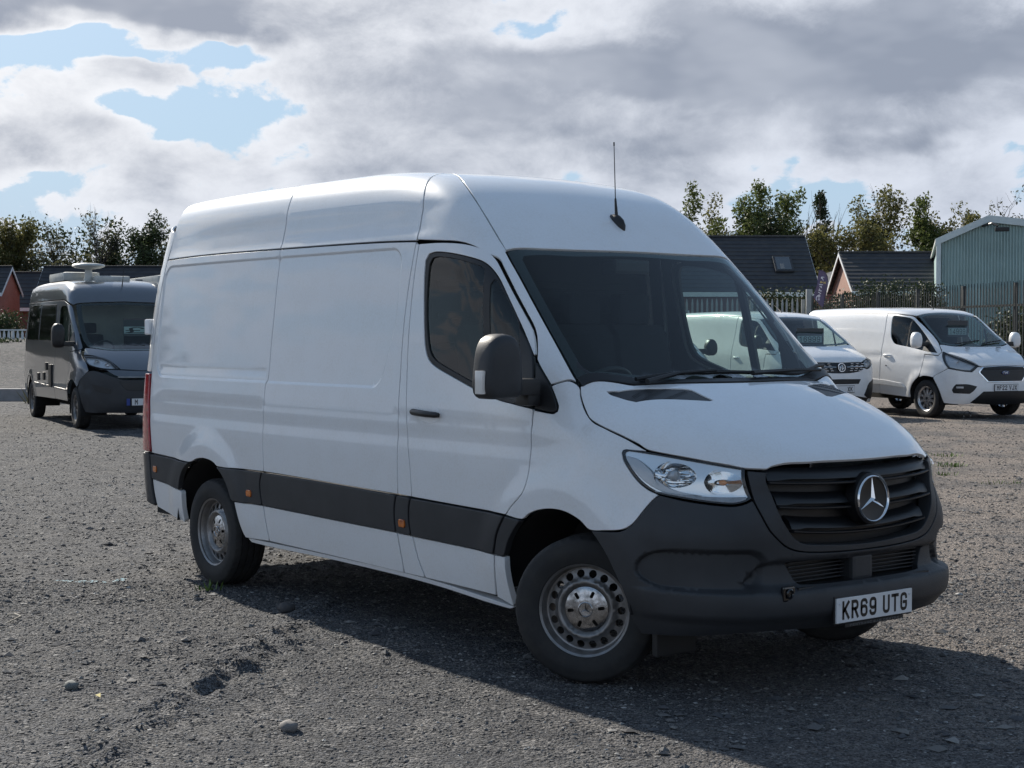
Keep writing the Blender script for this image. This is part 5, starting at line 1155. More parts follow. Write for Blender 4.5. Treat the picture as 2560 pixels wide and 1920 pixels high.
CV_ = copy_tree(VV_); CV_.name = 'medium_van'; CV_.location = (-12.0, 10.5, .10); CV_.rotation_euler = (0, 0, R(-14))
tag(CV_, 'white van seen through the big van\'s windscreen, its dark windscreen nearest the pillar', 'van', 'white vans parked along the fence')
for ch in list(CV_.children):
    if ch.name.startswith(('price_board', 'number_plate')):
        for g in list(ch.children): bpy.data.objects.remove(g, do_unlink=True)
        bpy.data.objects.remove(ch, do_unlink=True)

for ch in list(VV_.children):
    if ch.name.startswith('door_mirror') and ch.children[0].data.vertices[0].co.y > 0:
        for g in list(ch.children): bpy.data.objects.remove(g, do_unlink=True)
        bpy.data.objects.remove(ch, do_unlink=True)

# --- grey campervan at the left
C_dw = [(-1.43, 1.96), (-1.40, 2.01), (-1.33, 2.035), (-1.2, 2.046), (-.95, 2.04), (-.83, 2.01), (-.62, 1.86), (-.395, 1.671), (-.125, 1.39), (-.5, 1.368), (-1.175, 1.368), (-1.38, 1.385), (-1.43, 1.44)]
C_lamp = [(.250, .885, 1.200), (.449, .66, 1.180), (.604, .514, 1.108), (.80, .412, .975), (.756, .638, .985), (.643, .792, 1.020), (.511, .871, 1.064)]
SPEC_C = dict(sides=[('rear_side_panel', [(-4.86, 2.14), (-3.3, 2.145), (-1.62, 2.14), (-1.575, 1.8), (-1.555, 1.31), (-1.58, .9), (-1.63, .42), (-3.56, .40)]+arch_line(-4.035, .455, 6, 174)+[(-4.52, .42), (-4.90, .45), (-4.97, 1.0), (-4.95, 1.6)]),
        ('door', [(-1.612, 2.138), (-1.2, 2.13), (-.95, 2.10), (-.80, 2.06), (-.69, 2.03), (-.45, 1.80), (-.121, 1.478), (.02, 1.345), (.05, 1.30), (-.08, 1.28), (-.30, 1.26), (-.30, .95), (-.33, .75), (-.42, .58), (-.46, .42), (-1.62, .425), (-1.572, .9), (-1.547, 1.31), (-1.567, 1.8)]),
        ('wing', [(.058, 1.296), (.15, 1.24), (.243, 1.195), (.50, 1.062), (.60, .955), (.48, .85), (.387, .785), (.33, .68), (.21, .755), (.06, .80), (-.12, .79), (-.25, .73), (-.322, .75), (-.292, .95), (-.292, 1.252), (-.07, 1.272)])],
    side_holes=dict(door=[C_dw]), trims=[('mirror_base', [(-.33, 1.60), (-.13, 1.40), (-.20, 1.37), (-.42, 1.372), (-.40, 1.5)], M_blackpl, .004), ('window_frame', [(-.60, 1.83), (-.56, 1.37), (-.52, 1.37), (-.55, 1.79)], M_seal, -.003), ('body_strip', [(-3.561, .675), (-.56, .625), (-.56, .595), (-3.561, .645)], M_steel, .010),
        ('side_window', [(-4.58, 2.09), (-3.26, 2.09), (-3.24, 1.44), (-4.58, 1.44)], M_gloss, .006), ('side_window', [(-3.18, 2.09), (-1.76, 2.075), (-1.60, 1.43), (-3.16, 1.44)], M_gloss, .006)],
    panes=[('window_pane', C_dw, M_sideglass)],
    ws=[(-.652, 0, 2.10), (-.649, .232, 2.094), (-.665, .602, 2.088), (-.680, .79, 2.055), (-.672, .825, 2.04), (-.4, .835, 1.76), (-.121, .83, 1.485), (-.02, .80, 1.39), (.07, .74, 1.35), (.274, .44, 1.284), (.31, .15, 1.28), (.315, 0, 1.28)],
    bonnet=[(.328, 0, 1.27), (.32, .15, 1.28), (.285, .44, 1.28), (.09, .765, 1.33), (.055, .82, 1.30), (.245, .88, 1.205), (.449, .668, 1.186), (.604, .522, 1.115), (.80, .40, .980), (.842, 0, .958)],
    roof=[(-4.86, .90, 2.145), (-3.3, .90, 2.15), (-1.612, .90, 2.143), (-1.2, .90, 2.135), (-.95, .89, 2.105), (-.80, .87, 2.066), (-.69, .83, 2.036), (-.690, .79, 2.058), (-.675, .602, 2.092), (-.658, .232, 2.098), (-.660, 0, 2.104)], roof_axis=1.60,
    bumper=[(.90, 0, .26), (.82, .62, .27), (.66, .80, .27), (.50, .90, .28), (.455, .95, .42), (.42, .975, .55), (.36, .985, .665), (.387, .982, .779), (.48, .94, .86), (.602, .873, .946), (.696, .786, .956), (.80, .62, .90), (.876, .468, .836), (.892, .4, .815), (.925, 0, .812)], bumper_mat=M_plastic,
    front_both=[('fog_lamp_recess', [(.666, .852, .749), (.873, .558, .661), (.872, .577, .575), (.735, .796, .624)], M_blackpl, .004)],
    front_mid=[('grille', [(.944, 0, .622), (.923, .319, .635), (.909, .387, .695), (.886, .455, .800), (.922, 0, .805)], M_grille, .004), ('chrome_strip', [(.903, 0, .865), (.87, .46, .868), (.872, .47, .840), (.915, 0, .838)], M_steel, .008), ('front_panel', [(.915, 0, .870), (.872, .465, .872), (.80, .55, .92), (.760, .632, .978), (.802, .404, .968), (.838, 0, .950)], M_grey, 0.)],
    lamp=C_lamp, bowls=[(.55, .73, 1.075, .05), (.66, .58, 1.04, .045)], rear=-5.05, wb=4.035, arch_r=.45, hw=1.01, tail=[(-.85, .5), (-.88, 1.4), (-.80, 2.1), (-.6, 2.38), (.6, 2.38), (.80, 2.1), (.88, 1.4), (.85, .5)],
    wheel=dict(Rr=.345, rim=.205, spokes=12, mat=M_steel))
CP_ = empty('campervan', 'grey high-roof campervan with dark side windows and a dome on its roof', 'campervan', loc=(-19.5, 5.6, .07), rz=R(-11))
build_van(CP_, F_ducato, SPEC_C, M_grey)
M_cream = pbr('cream_fabric', (.42, .42, .41), .9, bump=.5, bscale=30, var=.2)
cab_stuff(CP_, dash=(.12, 1.27), top=2.15, w=.84, back=-1.75, curtain=M_cream)
for s in (-1, 1): bg_mirror(CP_, s, -.16, 1.10, 1.30, 1.33, 1.72, M_blackpl)
number_plate(CP_, frame((.965, 0, .45), (0, 1, 0), (0, 0, 1)), 'M', tx=-.19, tw=.095)
b = MB(); b.cbox((.955, -.345, .395), (.968, -.29, .505), .003); b.build('plate_band', M_blue, CP_)
p = price_board(CP_, -.35, .12, 1.55, '£', w=.42)
MB().tube([(-1.05, .05, 2.38), (-.98, .05, 2.50), (-.90, .05, 2.70)], [.012, .005, .003], 6).build('aerial', M_blackpl, CP_, angle=50)
M_offw = pbr('rooftop_plastic', (.52, .53, .50), .45, var=.2, vscale=6)
b = MB(); b.lathe([(2.50, .10), (2.56, .07), (2.70, .06), (2.72, .20), (2.745, .27), (2.765, .29), (2.79, .27), (2.81, .15), (2.815, .001)], 28, axis='z', center=(-1.9, -.35, 0)); b.build('satellite_dome', M_offw, CP_, angle=50)
b = MB(); b.cbox((-3.5, -.75, 2.50), (-2.1, -.10, 2.66), .06); b.build('roof_light', M_offw, CP_, angle=50)
b = MB(); b.cbox((-2.0, -.30, 2.48), (-1.5, .30, 2.58), .04); b.build('roof_hatch', M_offw, CP_, angle=50)
b = MB(); b.cbox((-4.6, .72, 2.42), (-1.2, .92, 2.60), .05); b.build('awning', M_offw, CP_, angle=50)
for x in (-3.9, -2.4): MB().cbox((x-.03, .60, 2.50), (x+.03, .75, 2.56), .01).build('awning_bracket', M_steel, CP_)
b = MB(); b.cbox((-2.02, -1.045, .62), (-1.78, -1.015, 1.02), .006); b.build('fridge_vent', M_blackpl, CP_)
for x, z in ((-3.1, .78), (-2.55, .80), (-2.3, .98)): MB().cbox((x-.07, -1.04, z-.07), (x+.07, -1.015, z+.07), .01).build('service_hatch', M_blackpl, CP_)
# a second short van stands just outside the picture at the left; only its shadow is in view
SV_ = copy_tree(TV_); SV_.location = (-21.6, 1.25, .07); SV_.rotation_euler = (0, 0, R(-11)); tag(SV_, 'white short van parked just left of the campervan, casting the shadow at the left edge', 'van', 'white vans parked along the fence')
for ch in list(SV_.children):
    if ch.name.startswith(('price_board', 'number_plate')):
        for g in list(ch.children): bpy.data.objects.remove(g, do_unlink=True)
        bpy.data.objects.remove(ch, do_unlink=True)
# ------------------------------------------------------------------ the lot, seen from where the photographer stood: u runs to the right, v away
CU = Vector((math.sin(_yaw), -math.cos(_yaw), 0)); CV = Vector((math.cos(_yaw), math.sin(_yaw), 0)); YAW_U = math.atan2(CU.y, CU.x)
def uv_xy(u, v): return CAM.x+CU.x*u+CV.x*v, CAM.y+CU.y*u+CV.y*v
def UV(u, v, z=0.): x, y = uv_xy(u, v); return Vector((x, y, z))
def xy_uv(x, y): dx, dy = x-CAM.x, y-CAM.y; return dx*CU.x+dy*CU.y, dx*CV.x+dy*CV.y
class Lattice:
    """smooth value noise on a square lattice"""
    def __init__(s, seed, n=256): s.g = np.random.default_rng(seed).random((n, n)); s.n = n
    def __call__(s, x, y, cell):
        x, y = np.asarray(x)/cell, np.asarray(y)/cell; i, j = np.floor(x).astype(int), np.floor(y).astype(int); a, b = x-i, y-j
        a, b = a*a*(3-2*a), b*b*(3-2*b); g, n = s.g, s.n; i0, j0, i1, j1 = i % n, j % n, (i+1) % n, (j+1) % n
        return (g[i0, j0]*(1-a)+g[i1, j0]*a)*(1-b)+(g[i0, j1]*(1-a)+g[i1, j1]*a)*b-.5
LT = [Lattice(11+i) for i in range(7)]
def base_h(u, v):
    """the lot rises slightly towards the fence; a bank climbs at the far left"""
    h = (.07+.085*sstep(-5, 5, u))*sstep(9, 27, v)
    return h+1.15*sstep(44, 57, v)*sstep(-9, -14, u)+.25*sstep(52, 62, v)
def ground_h(u, v):
    near = 1-sstep(20, 40, v)
    h = base_h(u, v)+near*(.030*LT[0](u, v, 1.7)+.016*LT[1](u, v, .6)+.012*LT[2](u, v, .25))
    rid = np.minimum(np.hypot(u+1.15+.27*np.clip((9.2-v)/1.8, 0, 1.7), .25*np.maximum(np.abs(v-7.7)-1.6, 0)), 1.)
    h = h+near*.05*gauss(rid, .16)*(.4+1.3*LT[6](u, v, .13)+LT[3](u, v, .07))
    lump = np.maximum(LT[5](u, v, .9)+LT[6](u, v, .35)*.8-.12, 0)
    h = h+near*(.010*LT[3](u, v, .11)+.006*LT[4](u, v, .055)+.042*lump*(.6+1.2*LT[3](u, v, .08)))
    # settled where the big van stands
    x, y = CAM.x+CU.x*u+CV.x*v, CAM.y+CU.y*u+CV.y*v
    calm = np.maximum(sstep(.75, .35, np.hypot(x, y+.9)), sstep(.75, .35, np.hypot(x+3.66, y+.9)))
    return h*(1-.85*calm)-.012
def axis_pts(*segs):
    out = []
    for a, b, s0, s1 in segs:
        t = a
        while t < b: out.append(t); f = (t-a)/(b-a); t += s0*(s1/s0)**f
    out.append(segs[-1][1]); return np.array(out)
us = np.r_[-axis_pts((4.2, 12, .04, .5), (12, 400, .5, 60))[::-1], axis_pts((-4.2, 4.2, .036, .036))[1:-1], axis_pts((4.2, 12, .04, .5), (12, 400, .5, 60))]
vs = axis_pts((-60, 2.5, 15, .6), (2.5, 4.2, .3, .05), (4.2, 9.5, .034, .036), (9.5, 30, .036, .5), (30, 80, .5, 4), (80, 900, 5, 120))
def ground_material():
    m, nt, out = new_mat('gravel_ground'); L = nt.links.new; n = lambda k, **kw: N(nt, k, **kw)
    b = n('BsdfPrincipled', Roughness=.92); b.inputs['Specular IOR Level'].default_value = .25; L(b.outputs[0], out.inputs[0])
    geo = n('NewGeometry'); pos = geo.outputs['Position']
    def noise(s, d=5, r=.6): q = n('TexNoise', Scale=s, Detail=float(d), Roughness=r); L(pos, q.inputs['Vector']); return q.outputs[0]
    def mix(f, a, c):
        q = n('MixRGB')
        for i, v in enumerate((f, a, c)):
            if hasattr(v, 'is_linked'): L(v, q.inputs[i])
            else: q.inputs[i].default_value = v if i == 0 else rgb(v)
        return q.outputs[0]
    def ramp(v, a, c): q = n('MapRange', interpolation_type='SMOOTHSTEP'); L(v, q.inputs[0]); q.inputs[1].default_value = a; q.inputs[2].default_value = c; return q.outputs[0]
    vo = n('TexVoronoi', Scale=55., Randomness=1.); L(pos, vo.inputs['Vector'])
    vo2 = n('TexVoronoi', Scale=120., Randomness=1.); L(pos, vo2.inputs['Vector'])
    c1 = mix(ramp(noise(.35, 4), .40, .62), GCOL[0], GCOL[1])
    c1 = mix(ramp(noise(2.2, 6), .45, .70), c1, GCOL[2])
    sp = n('SeparateColor'); L(vo.outputs['Color'], sp.inputs[0])
    stone = mix(sp.outputs[0], GCOL[3], GCOL[4]); c2 = mix(ramp(noise(6., 5), .35, .75), c1, stone)
    # browner earth towards the right-hand side of the lot
    dt = n('VectorMath', operation='DOT_PRODUCT'); L(pos, dt.inputs[0]); dt.inputs[1].default_value = tuple(CU)
    brown = n('Math', operation='MULTIPLY'); L(ramp(dt.outputs['Value'], U0-.5, U0+4.5), brown.inputs[0]); L(ramp(noise(.9, 5), .25, .60), brown.inputs[1])
    c3 = mix(brown.outputs[0], c2, mix(ramp(noise(9., 5), .3, .7), GCOL[5], GCOL[6]))
    sp2 = n('SeparateColor'); L(vo2.outputs['Color'], sp2.inputs[0])
    dk = n('Math', operation='MULTIPLY_ADD'); L(sp2.outputs[1], dk.inputs[0]); dk.inputs[1].default_value = 1.3; dk.inputs[2].default_value = .38
    mu = n('MixRGB', blend_type='MULTIPLY'); mu.inputs[0].default_value = 1; L(c3, mu.inputs[1]); L(dk.outputs[0], mu.inputs[2]); L(mu.outputs[0], b.inputs['Base Color'])
    h1 = n('Math', operation='MULTIPLY_ADD'); L(vo.outputs['Distance'], h1.inputs[0]); h1.inputs[1].default_value = -1.0; L(noise(35., 5), h1.inputs[2])
    h2 = n('Math', operation='MULTIPLY_ADD'); L(vo2.outputs['Distance'], h2.inputs[0]); h2.inputs[1].default_value = -.5; L(h1.outputs[0], h2.inputs[2])
    bp = n('Bump', Strength=1.0, Distance=.016); L(h2.outputs[0], bp.inputs['Height']); L(bp.outputs[0], b.inputs['Normal'])
    return m
U0 = CAM.dot(CU)
GCOL = [(.070, .073, .081), (.047, .049, .055), (.094, .094, .095), (.036, .036, .040), (.22, .212, .205), (.175, .150, .130), (.25, .212, .184)]
M_ground = ground_material()
def fast_mesh(name, V, F3, mat, parent=None, smooth=False):
    me = bpy.data.meshes.new(name); nv, nf, k = len(V), len(F3), F3.shape[1]
    me.vertices.add(nv); me.vertices.foreach_set('co', np.asarray(V, np.float32).ravel())
    me.loops.add(nf*k); me.loops.foreach_set('vertex_index', F3.astype(np.int32).ravel())
    me.polygons.add(nf); me.polygons.foreach_set('loop_start', np.arange(0, nf*k, k, dtype=np.int32))
    me.polygons.foreach_set('use_smooth', np.full(nf, smooth)); me.update(calc_edges=True); me.validate(); me.materials.append(mat)
    o = bpy.data.objects.new(name, me); COL.objects.link(o); o.parent = parent; return o
def build_ground():
    Ug, Vg = np.meshgrid(us, vs); H = ground_h(Ug, Vg); x, y = uv_xy(Ug, Vg); P = np.stack([x, y, H], -1).reshape(-1, 3)
    nu = len(us); i = np.arange(len(vs)-1)[:, None]*nu+np.arange(nu-1)[None, :]; i = i.ravel()
    o = fast_mesh('ground', P, np.stack([i, i+1, i+nu+1, i+nu], 1), M_ground, smooth=True); tag(o, kind='structure')
build_ground()
def stone_material():
    m, nt, out = new_mat('loose_stone'); L = nt.links.new
    b = N(nt, 'BsdfPrincipled', Roughness=.85); b.inputs['Specular IOR Level'].default_value = .3; L(b.outputs[0], out.inputs[0])
    g = N(nt, 'NewGeometry'); rp = N(nt, 'ValToRGB'); L(g.outputs['Random Per Island'], rp.inputs[0]); cr = rp.color_ramp
    cols = [(0, (.06, .06, .066)), (.30, (.11, .11, .116)), (.60, (.155, .152, .150)), (.82, (.21, .20, .188)), (.95, (.32, .31, .295)), (1, (.50, .49, .47))]
    while len(cr.elements) < len(cols): cr.elements.new(.5)
    for e, (p, c) in zip(cr.elements, cols): e.position = p; e.color = rgb(c)
    tc = N(nt, 'TexCoord'); nz = N(nt, 'TexNoise', Scale=160., Detail=3.); L(tc.outputs['Object'], nz.inputs['Vector'])
    mu = N(nt, 'MixRGB', blend_type='MULTIPLY'); mu.inputs[0].default_value = .5; L(rp.outputs[0], mu.inputs[1]); L(nz.outputs[0], mu.inputs[2]); L(mu.outputs[0], b.inputs['Base Color'])
    return m
M_stone = stone_material()
def gravel(name, n, v0, v1, s0, s1, seed, thr=-.5, sink=.35):
    """loose stones lying on the lot as one scattered mass"""
    q = np.random.default_rng(seed); v = v0+(v1-v0)*np.sqrt(q.random(n*2)) if v1/v0 < 3 else v0*(v1/v0)**q.random(n*2)
    u = (q.random(n*2)-.5)*2*(v*.335+.3)
    keep = LT[1](u, v, .6)+LT[0](u, v, 1.7)*.8+.25*q.random(n*2) > thr
    u, v = u[keep][:n], v[keep][:n]; n = len(u)
    sz = s0*(s1/s0)**(q.random(n)**2.2)
    oct_ = np.array([(1, 0, 0), (-1, 0, 0), (0, 1, 0), (0, -1, 0), (0, 0, 1), (0, 0, -1)], float)
    tri = np.array([(0, 2, 4), (2, 1, 4), (1, 3, 4), (3, 0, 4), (2, 0, 5), (1, 2, 5), (3, 1, 5), (0, 3, 5)])
    V = oct_[None]*(.65+.7*q.random((n, 6, 1)))*np.stack([.8+.6*q.random(n), .8+.4*q.random(n), .22+.26*q.random(n)], -1)[:, None, :]
    V = V+.25*(q.random((n, 6, 3))-.5); a = q.random(n)*6.283; c, s = np.cos(a), np.sin(a)
    X = V[..., 0]*c[:, None]-V[..., 1]*s[:, None]; Y = V[..., 0]*s[:, None]+V[..., 1]*c[:, None]
    x, y = uv_xy(u, v); z = ground_h(u, v)
    P = np.stack([x[:, None]+X*sz[:, None]*.6, y[:, None]+Y*sz[:, None]*.6, z[:, None]+sz[:, None]*(V[..., 2]*.6+sink-.15)], -1).reshape(-1, 3)
    F = (tri[None]+6*np.arange(n)[:, None, None]).reshape(-1, 3)
    return tag(fast_mesh(name, P, F, M_stone), kind='stuff')
gravel('gravel', 80000, 4.0, 10.5, .006, .020, 1, sink=.28); gravel('gravel', 60000, 9.5, 36, .010, .034, 2, sink=.28); gravel('gravel', 1500, 4.2, 18, .022, .06, 3, thr=.10, sink=.26)
# a few single things lying on the lot
def on_ground(u, v, dz=0.): x, y = uv_xy(u, v); return Vector((x, y, float(ground_h(np.array([u]), np.array([v]))[0])+dz))
def lone_stone(u, v, s, label, col):
    bm = bmesh.new(); bmesh.ops.create_icosphere(bm, subdivisions=2, radius=1)
    for w in bm.verts: w.co = Vector((w.co.x*s*1.25, w.co.y*s, w.co.z*s*.72))*(1+.18*math.sin(5*w.co.x+3*w.co.y)*math.cos(4*w.co.z+w.co.y))
    V = [tuple(w.co) for w in bm.verts]; bm.verts.index_update(); F = [[w.index for w in f.verts] for f in bm.faces]; bm.free()
    o = mobj('stone', V, F, pbr('stone_'+str(len(V)), col, .8, bump=.5, bscale=60, var=.3, vscale=20)); o.location = on_ground(u, v, s*.35); return tag(o, label, 'stone')
lone_stone(-2.04, 7.36, .034, 'smooth rounded grey stone lying alone on the gravel at lower left', (.16, .17, .16))
lone_stone(-.93, 6.62, .038, 'pale flat lump of broken tarmac low in the foreground gravel', (.20, .185, .175))
lone_stone(-1.32, 9.33, .05, 'dark broken tarmac lump at the edge of the big van\'s shadow', (.06, .058, .06))
lone_stone(5.9, 16.2, .05, 'pale stone on the brown ground at the far right', (.34, .33, .31))
def paint_streak():
    V = []; F = []; q = np.random.default_rng(4)
    for i in range(60):
        t = q.random(); u = -3.03+.52*t+q.normal()*.01; v = 10.52-.10*t+q.normal()*(.015+.02*t); s = .004+.010*q.random()*(.3+t); p = on_ground(u, v, .010)
        k = len(V); a = q.random()*3
        for j in range(5): V.append((p.x+s*1.6*math.cos(a+1.257*j)*(.6+.6*q.random()), p.y+s*math.sin(a+1.257*j), p.z+.004*q.random()))
        F.append(tuple(range(k, k+5)))
    return tag(mobj('paint_mark', V, F, pbr('blue_paint', (.06, .24, .32), .7, var=.4, vscale=30), smooth=False), 'streak of light blue spray paint on the gravel at the left', 'paint mark')
paint_streak()
M_leafg = pbr('weed_leaf', (.10, .17, .035), .6, var=.4, vscale=40); M_grass = pbr('tuft_grass', (.13, .20, .045), .7, var=.4, vscale=30); M_twig = pbr('twig_wood', (.34, .30, .24), .8, bump=.3)
def tuft(name, label, cat, u, v, n, h, spread, mat, seed):
    q = np.random.default_rng(seed); V = []; F = []; p0 = on_ground(u, v)
    for i in range(n):
        a = q.random()*6.283; r = spread*math.sqrt(q.random()); b = Vector((r*math.cos(a)*1.6, r*math.sin(a), -.005)); d = Vector((math.cos(a)*.5+q.normal()*.3, math.sin(a)*.5+q.normal()*.3, 1)).normalized()*h*(.5+q.random()*.7); w = d.cross(Vector((0, 0, 1))).normalized()*h*.10
        k = len(V); V += [b-w, b+w, b+d*.6+w*.8+Vector((0, 0, h*.05)), b+d, b+d*.6-w*.8]; F.append((k, k+1, k+2, k+3, k+4))
    o = mobj(name, V, F, mat, smooth=False); o.location = p0; o.rotation_euler = (0, 0, YAW_U); return tag(o, label, cat)
tuft('weed', 'small green weed growing beside the big van\'s rear wheel', 'weed', -1.93, 10.16, 16, .075, .05, M_leafg, 1)
tuft('weed', 'pale dry weed at the end of the concrete kerb, behind the campervan', 'weed', -10.6, 36.2, 60, .42, .28, pbr('dry_weed', (.22, .20, .10), .8, var=.3), 2)
for i, (u, v, n, s, lab) in enumerate(((5.09, 18.65, 90, .16, 'brightest green grass tuft on the open ground right of the bonnet'), (5.42, 19.97, 60, .15, 'flat grass tuft behind the brightest one, right of the bonnet'), (5.15, 16.8, 40, .14, 'faint grass tuft nearest the right edge of the picture'), (4.8, 17.7, 34, .10, 'tiny grass tuft closest to the big van\'s headlamp'))): tuft('grass_tuft', lab, 'grass', u, v, n, .055, s, M_grass, 10+i)
a, b_, c_ = on_ground(-2.93, 9.25, .012), on_ground(-2.82, 9.13, .02), on_ground(-2.86, 9.0, .012)
tag(MB().tube([a, (a+b_)/2+Vector((0, 0, .01)), b_, c_], [.006, .007, .006, .003], 6).build('twig', M_twig, None, angle=50), 'bent pale twig lying on the gravel at the left edge', 'twig')
o = tag(mobj('leaf', [(-.03, 0, .012), (0, -.014, .02), (.032, 0, .012), (0, .014, .024)], [(0, 1, 2, 3)], pbr('yellow_leaf', (.45, .36, .05), .6, var=.2, vscale=60), smooth=False), 'yellow fallen leaf on the gravel near the lone stone', 'leaf'); o.location = on_ground(-1.87, 7.17)

def site(name, label, cat, u, v, z=None, group=None, dr=0.):
    z = float(base_h(np.array([u]), np.array([v]))[0]) if z is None else z
    return empty(name, label, cat, group, loc=UV(u, v, z), rz=YAW_U+dr)
# ---- palisade fences: every pale is a part
M_galv = pbr('galvanised_steel', (.36, .38, .38), .45, metal=.5, var=.25, vscale=3, rvar=.1); M_darkfence = pbr('dark_fence_paint', (.022, .028, .030), .55, var=.3, vscale=4); M_whitefence = pbr('white_fence_paint', (.60, .62, .62), .6, var=.2)
def palisade(name, label, p0, p1, mat, height=2.4, pitch=.155, posts=2.75, base=None, group=None, wide=.065):
    (u0, v0), (u1, v1) = p0, p1; L = math.hypot(u1-u0, v1-v0); z = base if base is not None else float(base_h(np.array([u0]), np.array([v0]))[0])
    root = empty(name, label, 'fence', group, loc=UV(u0, v0, z), rz=YAW_U+math.atan2(v1-v0, u1-u0))
    w = wide; prof = [(-w/2, .004), (-w*.22, .0), (0, -.004), (w*.22, .0), (w/2, .004)]; V = []; F = []
    for zz, f in ((0., 1), (height-.16, 1), (height-.06, .62), (height, .10)):
        for x, y in prof: V.append((x*f, y, zz))
        for x, y in prof[::-1]: V.append((x*f, y+.006, zz))
    for i in range(3):
        for k in range(10): F.append((i*10+k, i*10+(k+1) % 10, (i+1)*10+(k+1) % 10, (i+1)*10+k))
    F.append(tuple(range(30, 40)))
    pale = mobj('pale', V, F, mat, root, smooth=False); n = int(L/pitch); q = random.Random(5)
    for i in range(n):
        o = pale if i == 0 else pale.copy()
        if i: COL.objects.link(o); o.parent = root
        o.location = ((i+.5)*pitch, -.03, .05+q.uniform(-.01, .01)); o.rotation_euler = (0, q.uniform(-.008, .008), 0)
    for zz in (.45, height-.52): MB().box((0, .0, zz), (L, .045, zz+.05)).build('rail', mat, root)
    k = int(L/posts)+1
    for i in range(k+1):
        x = min(i*posts, L); MB().box((x-.05, .05, -.3), (x+.05, .13, height+.02)).build('post', mat, root)
    return root
palisade('palisade_fence', 'dark steel palisade fence running behind the short white van to the right', (9.25, 50.), (11.9, 33.), M_darkfence, height=2.62, wide=.048)
palisade('palisade_fence', 'light galvanised palisade fence behind the white vans, with a pale end post', (2.0, 50.2), (9.1, 50.), M_galv, height=2.55)
palisade('picket_fence', 'white pointed fence on the bank at the far left edge', (-21.5, 60.), (-17.2, 60.), M_whitefence, height=.42, pitch=.17, base=1.30, wide=.10)
MB().cbox((0, 0, 0), (.16, .10, 2.75), .01)
gp = MB().cbox((-.09, -.09, -.3), (.09, .09, 2.85), .01).build('gate_post', M_galv); gp.location = UV(9.22, 49.7, .16); gp.rotation_euler = (0, 0, YAW_U); tag(gp, 'pale square post where the light and dark fences meet', 'post')
# ---- houses
def brick_mat(name, c1, c2, mortar, scale=1.0):
    m, nt, out = new_mat(name); L = nt.links.new; b = N(nt, 'BsdfPrincipled', Roughness=.9); L(b.outputs[0], out.inputs[0])
    tc = N(nt, 'TexCoord'); mp = N(nt, 'Mapping'); mp.inputs['Rotation'].default_value = (R(90), 0, 0); L(tc.outputs['Object'], mp.inputs[0])
    t = N(nt, 'TexBrick', Scale=4.4*scale); t.inputs['Color1'].default_value = rgb(c1); t.inputs['Color2'].default_value = rgb(c2); t.inputs['Mortar'].default_value = rgb(mortar); t.inputs['Mortar Size'].default_value = .012
    sx_ = N(nt, 'SeparateXYZ'); L(tc.outputs['Object'], sx_.inputs[0]); ad = N(nt, 'Math', operation='ADD'); L(sx_.outputs[0], ad.inputs[0]); L(sx_.outputs[1], ad.inputs[1]); cb = N(nt, 'CombineXYZ'); L(ad.outputs[0], cb.inputs[0]); L(sx_.outputs[2], cb.inputs[1]); L(cb.outputs[0], t.inputs['Vector'])
    nz = N(nt, 'TexNoise', Scale=1.5, Detail=5.); L(tc.outputs['Object'], nz.inputs['Vector']); mx = N(nt, 'MixRGB', blend_type='MULTIPLY'); mx.inputs[0].default_value = .35; L(t.outputs[0], mx.inputs[1]); L(nz.outputs[0], mx.inputs[2]); L(mx.outputs[0], b.inputs['Base Color'])
    return m
M_brick = brick_mat('red_brick', (.40, .13, .095), (.34, .11, .08), (.36, .27, .23)); M_brickp = brick_mat('pink_brick', (.42, .24, .19), (.38, .20, .16), (.42, .36, .32)); M_brickd = brick_mat('dark_brick', (.20, .085, .070), (.16, .07, .06), (.22, .19, .17))
M_tile = pbr('dark_roof_tile', (.026, .028, .034), .72, bump=.4, bscale=40, var=.35, vscale=2.5, dark=(.045, .044, .045)); M_tileg = pbr('grey_roof_tile', (.22, .215, .21), .8, bump=.4, bscale=30, var=.3)
M_fascia = pbr('white_fascia', (.72, .74, .76), .5, var=.08); M_pane = pbr('window_pane', (.02, .025, .03), .05, coat=1)
